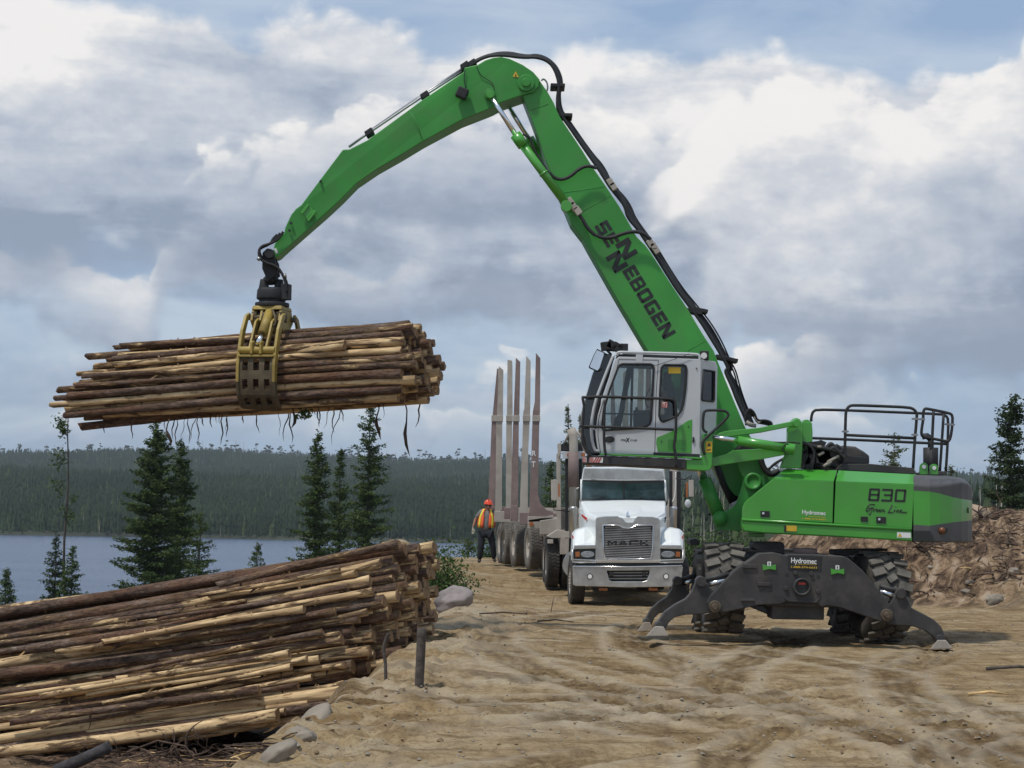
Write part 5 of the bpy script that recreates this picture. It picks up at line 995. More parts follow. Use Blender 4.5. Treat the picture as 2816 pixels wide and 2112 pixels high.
    # lettering along the boom
    m = MB(); k = .3918; U = (.524, .852); V_ = (.866, -.50); o = (343, 570)
    for ch, al, w, h, dv in [('S', 0, 82, 100, 0), ('E', 96, 80, 100, 0), ('N', 182, 132, 110, 56), ('N', 226, 132, 110, -48), ('E', 368, 80, 100, 0), ('B', 460, 82, 100, 0), ('O', 554, 84, 100, 0), ('G', 650, 84, 100, 0), ('E', 746, 80, 100, 0), ('N', 838, 92, 100, 0)]:
        p = (o[0] + U[0] * al + V_[0] * dv, o[1] + U[1] * al + V_[1] * dv); q = cG(p)[0]; strokes(m, LET[ch], q, (U[0] * w * k, U[1] * w * k), (V_[0] * h * k, V_[1] * h * k), NB)
    m.build('boom_lettering', BLD, ex)
arm()
# ------------------------------------------------------------------ logs
def bark_mat():
    m = bpy.data.materials.new('spruce_log'); m.use_nodes = True; nt = m.node_tree; b = nt.nodes['Principled BSDF']; b.inputs['Roughness'].default_value = .78; b.inputs['Specular IOR Level'].default_value = .25
    tc = nt.nodes.new('ShaderNodeTexCoord').outputs['Object']; oi = nt.nodes.new('ShaderNodeObjectInfo')
    off = nt.nodes.new('ShaderNodeVectorMath'); off.operation = 'SCALE'; off.inputs[0].default_value = (57, 31, 43); nt.links.new(oi.outputs['Random'], off.inputs['Scale'])
    ad = nt.nodes.new('ShaderNodeVectorMath'); ad.operation = 'ADD'; nt.links.new(tc, ad.inputs[0]); nt.links.new(off.outputs[0], ad.inputs[1]); v = ad.outputs[0]
    sep = nt.nodes.new('ShaderNodeSeparateColor'); nt.links.new(oi.outputs['Color'], sep.inputs[0])
    pn = nz(nt, v, 1.6, 8, .70, .8, ((.9, 5.0, 5.0), 0))
    def M(op, a, b_=None, cl=False):
        n = nt.nodes.new('ShaderNodeMath'); n.operation = op; n.use_clamp = cl
        for i, q in enumerate((a, b_)):
            if q is None: continue
            if isinstance(q, (int, float)): n.inputs[i].default_value = q
            else: nt.links.new(q, n.inputs[i])
        return n.outputs[0]
    mask = M('MULTIPLY', M('ADD', M('SUBTRACT', pn, .695), M('MULTIPLY', sep.outputs[0], .42)), 16, True)
    bk = ramp(nt, nz(nt, v, 3.2, 8, .72, .4, ((.8, 3.5, 3.5), 0)), [(.32, (.028, .019, .015)), (.45, (.095, .060, .042)), (.57, (.175, .122, .090)), (.71, (.28, .225, .19))])
    rd = ramp(nt, nz(nt, v, 1.2, 4, .6, .2, ((.7, 3, 3), 0)), [(.45, (0, 0, 0)), (.65, (.75, .75, .75))]); bk = mixc(nt, rd, bk, (.135, .060, .030)); drk = ramp(nt, nz(nt, v, 24, 4, .7, 0, ((.5, 1.2, 1.2), 0)), [(.36, (.35, .33, .32)), (.52, (1, 1, 1)), (.7, (1.25, 1.25, 1.25))]); bk = mixc(nt, .85, bk, drk, 'MULTIPLY')
    wd = ramp(nt, nz(nt, v, 2.2, 6, .65, .3, ((.7, 7, 7), 0)), [(.30, (.20, .12, .06)), (.45, (.42, .285, .15)), (.60, (.68, .49, .265)), (.74, (.80, .64, .40))])
    sp_ = ramp(nt, nz(nt, v, 17, 3, .6, 0, ((.35, 1, 1), 0)), [(.31, (.30, .20, .13)), (.40, (1, 1, 1)), (.7, (1, 1, 1))]); wd = mixc(nt, .8, wd, sp_, 'MULTIPLY')
    m2 = M('MULTIPLY', M('ADD', M('SUBTRACT', pn, .655), M('MULTIPLY', sep.outputs[0], .42)), 14, True)
    ib = ramp(nt, nz(nt, v, 5, 6, .7, 0, ((.6, 3, 3), 0)), [(.34, (.13, .065, .032)), (.5, (.27, .155, .075)), (.68, (.40, .27, .15))])
    c = mixc(nt, mask, mixc(nt, m2, bk, ib), wd); nt.links.new(c, b.inputs['Base Color'])
    h = nz(nt, v, 16, 6, .7, 0, ((.5, 1.4, 1.4), 0)); hh = M('ADD', M('MULTIPLY', h, M('SUBTRACT', 1.15, mask)), M('MULTIPLY', mask, -.35))
    bp = nt.nodes.new('ShaderNodeBump'); bp.inputs['Strength'].default_value = 1.; bp.inputs['Distance'].default_value = .028; nt.links.new(hh, bp.inputs['Height']); nt.links.new(bp.outputs[0], b.inputs['Normal'])
    return m
LOGM = bark_mat()
def end_mat():
    m = bpy.data.materials.new('cut_log_end'); m.use_nodes = True; nt = m.node_tree; b = nt.nodes['Principled BSDF']; b.inputs['Roughness'].default_value = .85
    tc = nt.nodes.new('ShaderNodeTexCoord').outputs['Object']; ln = nt.nodes.new('ShaderNodeVectorMath'); ln.operation = 'MULTIPLY'; nt.links.new(tc, ln.inputs[0]); ln.inputs[1].default_value = (0, 1, 1)
    le = nt.nodes.new('ShaderNodeVectorMath'); le.operation = 'LENGTH'; nt.links.new(ln.outputs[0], le.inputs[0])
    mt = nt.nodes.new('ShaderNodeMath'); mt.operation = 'SINE'; mm = nt.nodes.new('ShaderNodeMath'); mm.operation = 'MULTIPLY'; mm.inputs[1].default_value = 520; nt.links.new(le.outputs['Value'], mm.inputs[0]); nt.links.new(mm.outputs[0], mt.inputs[0])
    a = ramp(nt, mt.outputs[0], [(.0, (.25, .15, .075)), (1., (.36, .235, .125))]); n = ramp(nt, nz(nt, tc, 9, 4, .6), [(.35, (.6, .5, .42)), (.6, (1, 1, 1))]); nt.links.new(mixc(nt, .8, a, n, 'MULTIPLY'), b.inputs['Base Color']); return m
ENDM = end_mat(); STRIPM = mat('bark_strip', (.10, .062, .04), .9, 0, .5, 9, col2=(.035, .024, .018)); BRKW = mat('splintered_wood', (.55, .37, .17), .8, 0, .3, 12)
def log(butt, d, L, r0, r1, seed, peel, label, group, strips=0, hang=0.):
    "log mesh along its own x axis, butt end at the origin"
    rg = random.Random(seed); nr, ns = 22, 12; vs = []; fs = []; mi = []; bow = rg.uniform(-.05, .05); bow2 = rg.uniform(-.035, .035); ph = rg.uniform(0, 6)
    for i in range(nr):
        q = i / (nr - 1); x = L * q; r = r0 + (r1 - r0) * q + (.012 * (1 - q * 8) if q < .125 else 0)
        for j in range(ns):
            a = 2 * PI * j / ns; k = r * (1 + .05 * math.sin(3 * a + ph + q * 4) + rg.uniform(-.06, .06)); xx = x + (rg.uniform(-.012, .012) if i in (0, nr - 1) else 0) + (.03 * math.sin(a + ph) if i == nr - 1 else 0)
            vs.append((xx, math.cos(a) * k + bow * math.sin(PI * q), math.sin(a) * k + bow2 * math.sin(PI * q * 1.5)))
    for i in range(nr - 1):
        for j in range(ns): a_, b_ = i * ns + j, i * ns + (j + 1) % ns; fs.append((a_, a_ + ns, b_ + ns, b_)); mi.append(0)
    fs.append(tuple(range(ns))); mi.append(1); fs.append(tuple(range(nr * ns - 1, (nr - 1) * ns - 1, -1))); mi.append(1)
    for _ in range(rg.randint(8, 16)):                      # branch stubs and bark splinters
        q = rg.uniform(.04, .97); a = rg.uniform(0, 6.28); r = r0 + (r1 - r0) * q; h = rg.uniform(.015, .05); w = rg.uniform(.006, .012); o = len(vs); c = Vector((L * q, math.cos(a) * r * .95, math.sin(a) * r * .95)); n = Vector((rg.uniform(-.6, .6), math.cos(a), math.sin(a))).normalized(); u = n.orthogonal() * w; v_ = n.cross(u)
        for k in range(3): vs.append(tuple(c + u * math.cos(2.1 * k) + v_ * math.sin(2.1 * k)))
        vs.append(tuple(c + n * (h + r * .05))); fs += [(o, o + 1, o + 3), (o + 1, o + 2, o + 3), (o + 2, o, o + 3)]; mi += [0] * 3
    me = bpy.data.meshes.new('log'); me.from_pydata(vs, [], fs); me.materials.append(LOGM); me.materials.append(ENDM); me.polygons.foreach_set('material_index', mi); me.polygons.foreach_set('use_smooth', [m_ == 0 for m_ in mi])
    o = bpy.data.objects.new('log', me); COL.objects.link(o); X = Vector(d).normalized(); Yv = Vector((0, 0, 1)).cross(X).normalized(); Z = X.cross(Yv)
    o.matrix_world = Matrix(((X.x, Yv.x, Z.x, butt[0]), (X.y, Yv.y, Z.y, butt[1]), (X.z, Yv.z, Z.z, butt[2]), (0, 0, 0, 1))); o.color = (peel, 0, 0, 1)
    tag(o, label, 'log', group)
    inv = o.matrix_world.to_3x3().transposed()
    for s_ in range(strips):
        q = rg.uniform(.02, .98); r = r0 + (r1 - r0) * q; m = MB(); p = Vector((L * q, rg.uniform(-.4, .4) * r, -r * .9 if hang else rg.uniform(-.2, .9) * r)); 
        if not hang: p = Vector((L * q, -r * .99 * math.cos(rg.uniform(-.9, .2)), r * .5))
        pts = [p]; ln = hang * rg.uniform(.4, 1.6) if hang else rg.uniform(.08, .3); dn = inv @ Vector((rg.uniform(-.25, .25), rg.uniform(-.1, .1), -1 if hang else rg.uniform(-1, -.2))); dn.normalize(); side = inv @ Vector((rg.choice((-1, 1)), 0, 0))
        if not hang: dn = (dn + side * rg.uniform(0, 2.2)).normalized()
        for k in range(5): pts.append(pts[-1] + dn * ln / 5 + side * ln * .06 * math.sin(k * 1.7 + seed))
        w = rg.uniform(.004, .011) if hang else rg.uniform(.008, .018)
        m.tube(pts, [w * .7, w, w * 1.25, w, w * .8, w * .2], 4, 0, True, .35)
        me2 = bpy.data.meshes.new('bark_strip'); me2.from_pydata(m.v, [], m.f); me2.materials.append(STRIPM if hang or rg.random() < .65 else BRKW); c = bpy.data.objects.new('bark_strip', me2); COL.objects.link(c); c.parent = o
    return o
def look(p): return 'dark bark covered log' if p < .34 else ('half peeled brown log' if p < .60 else 'mostly peeled pale log')
ORD = ['lowest', 'second', 'third', 'fourth', 'fifth', 'sixth', 'seventh', 'eighth', 'ninth', 'tenth', 'eleventh', 'twelfth', 'thirteenth', 'fourteenth', 'fifteenth', 'sixteenth', 'seventeenth', 'eighteenth', 'nineteenth', 'twentieth', 'twenty first', 'twenty second', 'twenty third', 'twenty fourth', 'twenty fifth']
def V_(vx, vy, Y): return W(vx / .7855, vy / .7855, Y)
def pile():
    rg = random.Random(21); R0 = V_(760, 1520, 28.05); a = math.radians(15); d0 = Vector((-math.cos(a), math.sin(a), -.168)).normalized(); bd = Vector((math.sin(a), math.cos(a), 0))
    dia = .142; k = 0; nrow = 17
    ex_right = {0: -.5, 1: -.2, 2: .0, 3: -.1, 4: .1, 5: .25, 6: .0, 7: .2, 8: .0, 9: .35, 10: .30, 11: .42, 12: .40, 13: .42, 14: .35, 15: .40, 16: .5}
    for row in range(nrow):
        z = row * dia * .885; b0 = .50 * z * (.6 + .4 * z / 2); b1 = 2.52 - .12 * z; col = 0; b = b0 + (row % 2) * dia * .5
        while b < b1 - .1:
            front = col == 0; r = rg.uniform(.050, .082) if not front else rg.choice([.046, .05, .056, .06, .068, .076, .092]); peel = rg.choice([.16, .24, .32, .38, .44, .48, .52, .58, .66, .78]) + rg.uniform(-.03, .03)
            if col == 0 and row in (2, 6, 11): peel = .84
            jit = rg.uniform(-.24, .12) + ex_right[row] * (1 if col < 3 else .75) + (.0 if col < 2 else .16) + (.16 * min(col, 6) / 6 if row < 9 else 0)
            if col == 0: jit = ex_right[row] + rg.uniform(-.10, .10) - .1
            dd = (d0 + Vector((0, rg.uniform(-.02, .02), rg.uniform(-.022, .022)))).normalized()
            if row == nrow - 1: dd = (d0 + Vector((0, 0, rg.uniform(-.004, .006)))).normalized()
            p = R0 + bd * (b + rg.uniform(-.03, .03)) + Vector((0, 0, z - .04 + rg.uniform(-.025, .025))) - d0 * jit
            rw = 'top row' if row == nrow - 1 else ORD[row] + ' row up'
            if front: lb = f'{look(peel)} on the ground pile front, {rw}'
            elif b > b1 - .1 - dia: lb = f'{look(peel)} at the ground pile back, {rw}'
            else: lb = f'{look(peel)} inside the ground pile, {rw}, {ORD[col]} column'
            log(p, dd, rg.uniform(6.9, 7.8), r, r * rg.uniform(.70, .92), 1000 + k, min(.95, peel), lb, 'logs stacked in the ground pile', strips=(rg.randint(3, 8) if (front or row == nrow - 1) else 0)); k += 1; b += dia * rg.uniform(.97, 1.08); col += 1
    for i, (vx, vy, Y, ln, pe, lb) in enumerate([(942, 1330, 31.2, 4.8, .2, 'dark log sticking out farthest to the right beside the boulder'), (915, 1352, 30.9, 4.5, .66, 'peeled tan log sticking out low at the right of the pile'), (890, 1395, 30.5, 4.6, .15, 'dark log jutting out below the other right ends'), (742, 1496, 27.85, 7.2, .93, 'long clean peeled pale log low on the front of the pile'), (770, 1515, 27.8, 6.8, .14, 'dark log lying under the clean peeled one at the foot of the pile'), (600, 1545, 27.7, 5.9, .72, 'pale curved log at the very bottom front of the pile')]):
        log(V_(vx, vy, Y), d0, ln, .085, .07, 2000 + i, pe, lb, 'logs stacked in the ground pile', strips=2)
    for i, (x1, y1, x0_, y0_, r, pe, lb) in enumerate([(822, 1217, 400, 1306, .055, .7, 'slanting tan log crossing the upper front of the pile'), (800, 1262, 330, 1352, .045, .3, 'thin dark log slanting across the upper pile front'), (830, 1300, 60, 1402, .085, .3, 'thick brown log running along the middle of the pile front'), (740, 1382, 330, 1448, .06, .55, 'half peeled log lying askew in the middle of the front face'), (800, 1405, 250, 1472, .06, .62, 'yellowish log lying askew under the thick brown one'), (690, 1425, 120, 1497, .05, .8, 'short very pale log with its left end showing on the front face'), (560, 1490, 20, 1560, .055, .35, 'brown log lying low and askew at the front left'), (862, 1175, 470, 1262, .055, .4, 'log with torn bark lying on top of the pile')]):
        dy = (1600 - (y1 + y0_) / 2) / 430; Yq = 27.85 + .98 * dy; A = V_(x1, y1, Yq - .02); B = V_(x0_, y0_, Yq + (x1 - x0_) / 150 * .26); log(A, B - A, (B - A).length, r, r * .85, 2100 + i, pe, lb, 'logs stacked in the ground pile', strips=3)
    for i in range(24):                                    # thin poles lying loose over the front face
        t = (i + .5) / 24; row = int(t * 16); rt_ = rg.uniform(640, 815) - 50 * (1 - t) + 20 * t; y1 = 1545 - 330 * t + rg.uniform(-4, 4); ln = rg.uniform(260, 640); sl = rg.uniform(.13, .20); pe = rg.choice([.3, .44, .55, .66, .78, .86]); Yq = 27.80 + .98 * (1600 - (y1 + .5 * ln * sl)) / 430; r = rg.uniform(.032, .05)
        y1 += (800 - rt_) * .165; A = V_(rt_, y1, Yq - .03); B = V_(rt_ - ln, y1 + ln * sl, Yq - .02 + ln / 150 * .262); w_ = 'pale' if pe > .6 else ('half peeled' if pe > .34 else 'dark barked')
        log(A, B - A, (B - A).length, r, r * .8, 2200 + i, pe, f'thin {w_} pole lying loose on the pile front, {ORD[i] if i else "lowest"} up of these poles', 'thin poles on the front of the ground pile', strips=rg.randint(1, 3))
pile()
BA = V_(912, 787, 30.95); BB = V_(165, 838, 32.25); BD = (BB - BA).normalized(); BS = Vector((0, 0, 1)).cross(BD).normalized(); BU = BD.cross(BS)
def bundle():
    rg = random.Random(5); dia = .132; ry, rz = .46, .55; L0 = (BB - BA).length; k = 0; rows = int(2 * rz / (dia * .88)) + 1
    lj = {0: -.35, 1: -.1, 2: .10, 3: .12, 4: .1, 5: -.05, 6: -.15, 7: -.35, 8: -.5, 9: -.8, 10: -1.2, 11: -1.5}
    for row in range(rows):
        z = -rz + .06 + row * dia * .88; hw = ry * math.sqrt(max(.05, 1 - (z / (rz + .06)) ** 2)); n = max(2, int(round(2 * hw / dia)) + 1)
        for c in range(n):
            y = -hw + 2 * hw * c / (n - 1) + (rg.uniform(-.01, .01)); r = rg.uniform(.047, .077); peel = rg.choice([.2, .28, .34, .40, .46, .50, .54, .60, .68, .8])
            jr = rg.uniform(-.22, .1) + (.12 if c > n / 2 else 0) - .10 * abs(z / rz); jl = rg.uniform(-.35, .15) + lj.get(row, 0)
            A = BA + BS * (-y + rg.uniform(-.03, .03)) + BU * (z + rg.uniform(-.02, .03)) - BD * jr; B_ = BB + BS * (-y * .92) + BU * (z * 1.04 + rg.uniform(-.07, .05)) + BD * (jl + rg.uniform(-.15, .15))
            near = (y < 0); edge_ = c in (0, n - 1) or row in (0, rows - 1)
            side = 'near face' if c == 0 else ('far side' if c == n - 1 else f'{ORD[c]} one back')
            lb = f'{look(peel)} in the lifted bundle, {"top row" if row == rows - 1 else ORD[row] + " row up"}, {side}'
            log(A, B_ - A, (B_ - A).length, r, r * rg.uniform(.68, .9), 3000 + k, peel, lb, 'logs held by the grapple', strips=(rg.randint(2, 5) if row == 0 else (1 if row == 1 else (rg.randint(0, 3) if c < 2 else 0))), hang=(.30 if row == 0 else (.2 if row == 1 else 0))); k += 1
    A = V_(905, 848, 31.3); B_ = V_(172, 918, 32.4); log(A, B_ - A, (B_ - A).length, .085, .062, 3901, .3, 'half peeled log hanging lowest under the lifted bundle, its tip far to the left', 'logs held by the grapple', strips=9, hang=.3)
    A = V_(948, 817, 31.5); B_ = V_(420, 850, 32.2); log(A, B_ - A, (B_ - A).length, .05, .045, 3902, .25, 'thin dark log poking out farthest right from the lifted bundle', 'logs held by the grapple', strips=2, hang=.15)
    A = V_(924, 853, 31.4); B_ = V_(520, 865, 32.0); log(A, B_ - A, (B_ - A).length, .055, .05, 3903, .2, 'thin dark log poking out at the bottom right of the lifted bundle', 'logs held by the grapple', strips=4, hang=.5)
    for i, (x1, y1, x0_, y0_, Yq, pe, lb) in enumerate([(884, 702, 293, 750, 31.2, .2, 'dark log along the very top of the lifted bundle, left end short'), (900, 722, 190, 771, 31.0, .35, 'brown log second from the top at the left end of the lifted bundle'), (745, 745, 205, 800, 30.72, .62, 'shorter pale log on the near face of the lifted bundle, ending right of the grapple')]):
        A = V_(x1, y1, Yq); B_ = V_(x0_, y0_, Yq + 1.5); log(A, B_ - A, (B_ - A).length, .062, .052, 3950 + i, pe, lb, 'logs held by the grapple', strips=3)
    # long shreds of bark
    for i, (x0_, y0_, x1, y1, lb) in enumerate([(873, 862, 882, 985, 'longest dark bark shred dangling from the right end of the bundle'), (815, 868, 818, 950, 'long thin bark shred hanging over the tallest spruce'), (362, 905, 366, 965, 'thin bark shred hanging over the broad spruce pair'), (638, 868, 632, 925, 'bark shred hanging below the grapple')]):
        m = MB(); a = V_(x0_, y0_, 31.3); b = V_(x1, y1, 31.3); pts = [a.lerp(b, q) + Vector((.03 * math.sin(q * 7 + i), 0, 0)) for q in (0, .2, .4, .6, .8, 1)]
        m.tube(pts, [.012, .010, .012, .028, .024, .003], 5, 0, True, .4); o = m.build('bark_shred', STRIPM, loc=a); tag(o, lb, 'bark', 'bark shreds hanging from the bundle')
    q = V_(656, 888, 31.2); rg2 = np.random.default_rng(3); cs = [(rg2.normal() * .05, rg2.normal() * .03, -.02 - .2 * rg2.random()) for _ in range(90)]; a, f = leafquads(cs, .07, rg2, 1, .4); o = np_mesh('spruce_twig', a, f, ND, loc=q + Vector((0, 0, .1))); tag(o, 'green spruce twig dangling below the bundle right of the grapple', 'twig')
bundle()

# ------------------------------------------------------------------ grapple
def grapple():
    C_ = BA.lerp(BB, (BA.x - V_(584, 805, 31.5).x) / (BA.x - BB.x)); t = thing('log_grapple', C_ + Vector((0, 0, .55)), 'yellow log grapple hanging from the stick tip and clamped around the lifted logs', 'grapple')
    ax = Vector((BD.x, BD.y, 0)).normalized() * -1; ac = Vector((0, 0, 1)).cross(ax).normalized()      # ax along the logs to the right, ac away from the viewer
    if ac.y < 0: ac = -ac
    def P(x, y, z): return C_ + ax * x + ac * y + Vector((0, 0, z))
    rot = Matrix((ax, ac, Vector((0, 0, 1)))).transposed()
    # jaws
    prof = [(.20, .90), (.33, .83), (.46, .62), (.55, .36), (.60, .10), (.60, -.14), (.55, -.33), (.47, -.42), (.38, -.49), (.28, -.53)]
    for sg in (-1, 1):
        pr = [(sg * y, z) for y, z in prof]; w = .285
        jw = MB()
        for xs_ in (-w, w):
            th = [.05, .085, .10, .10, .095, .09, .085, .075, .06, .02]; o_, i_ = [], []
            for i, (y, z) in enumerate(pr):
                a = Vector(pr[max(0, i - 1)]); b = Vector(pr[min(len(pr) - 1, i + 1)]); n = Vector(((b - a).y, -(b - a).x)).normalized() * sg; 
                o_.append(P(xs_ - .022 + (.0 if i > 2 else 0), y + n.x * th[i] * -.6 * 1, z + n.y * th[i] * -.6)); i_.append(P(xs_ - .022, y + n.x * th[i] * .6, z + n.y * th[i] * .6))
            for i in range(len(pr) - 1): jw.prism([o_[i], o_[i + 1], i_[i + 1], i_[i]], ax * .045, 1 if i > 4 else 0)
        j = jw.build('grapple_jaw', [YG, YGD], t, .006)
        # upper webs leading to the hinge, cross tube, latticed tine plate
        m = MB()
        for xs_ in (-.13, .13): m.prism([P(xs_ - .015, sg * .20, .86), P(xs_ - .015, sg * .36, .78), P(xs_ - .015, sg * .58, .38), P(xs_ - .015, sg * .52, .34)], ax * .035)
        m.build('jaw_web', YG, t, .005).parent = j
        m = MB(); m.cyl(P(-w, sg * .585, .33), P(w, sg * .585, .33), .055, n=16)
        for x in (-.07, .07): m.prism([P(x - .015, sg * .56, .47), P(x - .015, sg * .67, .44), P(x - .015, sg * .67, .27), P(x - .015, sg * .56, .25)], ax * .035)
        m.box(P(0, sg * .61, .24), (2 * w, .09, .03), 0, rot); m.build('cross_tube', YG, t, .005).parent = j
        m = MB(); seq = prof[3:]
        S = [0]
        for a, b in zip(seq[:-1], seq[1:]): S.append(S[-1] + math.hypot(b[0] - a[0], b[1] - a[1]))
        def on(s, x, off=0.):
            s = min(max(s, 0), S[-1] - 1e-4); i = max(k for k in range(len(S) - 1) if S[k] <= s); q = (s - S[i]) / (S[i + 1] - S[i]); y = seq[i][0] + (seq[i + 1][0] - seq[i][0]) * q; z = seq[i][1] + (seq[i + 1][1] - seq[i][1]) * q
            dx, dz = seq[i + 1][0] - seq[i][0], seq[i + 1][1] - seq[i][1]; ll = math.hypot(dx, dz); return P(x, sg * (y + off * (-dz) / ll), z + off * dx / ll)
        N_ = 26
        def bar(x0_, x1, s0, s1, of=.0):
            for k in range(int(max(1, round((s1 - s0) / (S[-1] / N_))))):
                n_ = max(1, round((s1 - s0) / (S[-1] / N_))); a = s0 + (s1 - s0) * k / n_; b = s0 + (s1 - s0) * (k + 1) / n_; m.loft([[on(a, x0_, of), on(a, x1, of), on(a, x1, of - .03), on(a, x0_, of - .03)], [on(b, x0_, of), on(b, x1, of), on(b, x1, of - .03), on(b, x0_, of - .03)]])
        for x0_, x1 in [(-w, -.215), (-.13, -.045), (.045, .13), (.215, w)]: bar(x0_, x1, .10, S[-1], .03)
        for s0, s1 in [(.06, .17), (.34, .47), (.62, .74), (.9, S[-1])]: bar(-w, w, s0, s1, .031)
        m.build('tine_plate', YGD, t).parent = j
        m = MB(); a = P(-.04 * sg, sg * .20, .93); b = P(-.04 * sg, sg * .50, .58); c = P(-.02 * sg, sg * .62, .42); m.cyl(a, b, .072, n=18); k_ = m.build('grapple_cylinder', YG, t); m = MB(); m.cyl(b, c, .04, n=12); m.build('piston_rod', CH, t).parent = k_
        m = MB(); m.cyl(P(-.05, sg * .21, .86), P(.05, sg * .21, .86), .075, n=16); m.cyl(P(-.31, sg * .21, .85), P(.31, sg * .21, .85), .04, n=14); m.build('hinge_pin', YGD, t).parent = j
    m = MB(); m.loft([[P(x, y, 1.03) for x, y in [(-.23, -.22), (.23, -.22), (.23, .22), (-.23, .22)]], [P(x, y, .97) for x, y in [(-.24, -.24), (.24, -.24), (.24, .24), (-.24, .24)]]])
    for x in (-.22, -.08, .08, .22): m.prism([P(x - .02, -.22, .97), P(x - .02, .22, .97), P(x - .02, .30, .80), P(x - .02, .10, .62), P(x - .02, -.10, .62), P(x - .02, -.30, .80)], ax * .04)
    m.build('head_frame', YG, t, .01)
    m = MB()
    for x, y in [(.20, -.2), (.21, -.05), (-.2, -.2), (.26, -.22)]: m.box(P(x, y, .86), (.08, .09, .15), 0, rot)
    m.tube(smooth_path([P(.1, -.26, .96), P(.18, -.34, .86), P(.2, -.36, .7), P(.05, -.32, .72)]), .02, 6); m.build('grapple_valves', YGD, t, .01)
    # rotator and link
    z0 = 1.05; m = MB(); m.lathe(P(0, 0, z0), (0, 0, 1), [(-.03, .05), (-.02, .26), (.04, .26), (.05, .20), (.09, .20), (.10, .24), (.24, .23), (.27, .17), (.28, .01)], 28)
    for a in range(8): q = 2 * PI * a / 8; m.box(P(.19 * math.cos(q), .19 * math.sin(q), z0 + .17), (.07, .07, .17), 0, rot @ Matrix.Rotation(q, 3, 'Z'))
    m.box(P(.24, -.05, z0 + .20), (.12, .16, .24), 0, rot); m.build('rotator', BK, t, .008)
    tip = W(*cE2((160, 150))[0], 31.55); z1 = C_.z + z0 + .26; zt = tip.z; cx = (C_ + ax * 0); mid = Vector((tip.x * .5 + C_.x * .5, C_.y, 0))
    m = MB(); m.sphere((C_.x - .03, C_.y, z1 + .13), .10, 8, sq=(1.25, 1, .8)); m.tube([(C_.x - .13, C_.y, z1 - .05), (C_.x - .13, C_.y, z1 + .14)], [.09, .06], 10); m.tube([(C_.x + .1, C_.y, z1 - .05), (C_.x + .1, C_.y, z1 + .14)], [.09, .06], 10)
    m.tube([(C_.x, C_.y, z1 + .1), (C_.x - .01, C_.y, z1 + .34), (tip.x + .05, tip.y, zt - .16)], [.075, .06, .10], 12); m.build('swivel_link', BK, t, .006)
    m = MB()
    for yy in (-.15, .15): m.prism([Vector((tip.x - .11, tip.y + yy - .03, zt + .02)), Vector((tip.x - .04, tip.y + yy - .03, zt + .09)), Vector((tip.x + .06, tip.y + yy - .03, zt + .06)), Vector((tip.x + .13, tip.y + yy - .03, zt - .3)), Vector((tip.x - .02, tip.y + yy - .03, zt - .42)), Vector((tip.x - .11, tip.y + yy - .03, zt - .22))], .06)
    m.cyl(tip + Vector((0, -.24, 0)), tip + Vector((0, .24, 0)), .075, n=16); m.build('tip_clevis', BK, t, .01)
    m = MB()
    for k, off in enumerate((0, .04, .08)): m.tube(smooth_path(WP(cF((72 - 20 * k, 1320 + 10 * k), (40 - 20 * k, 1370), (-10, 1400)), 31.3) + WP(cE2((60 - 9 * k, 60 + 12 * k), (38 + 5 * k, 130), (60 + 10 * k, 190), (120, 225), (220, 255), (270, 330), (300 + 6 * k, 400), (310 + 5 * k, 500)), 31.3 + off), 2), .022, 7)
    m.build('grapple_hoses', BK, t)
    m = MB(); m.cyl(W(*cE2((30, 175))[0], 31.28), W(*cE2((55, 190))[0], 31.28), .03, n=8); m.cyl(W(*cE2((285, 350))[0], 31.28), W(*cE2((310, 345))[0], 31.28), .035, n=8); m.build('hose_coupling', STL, t)
grapple()
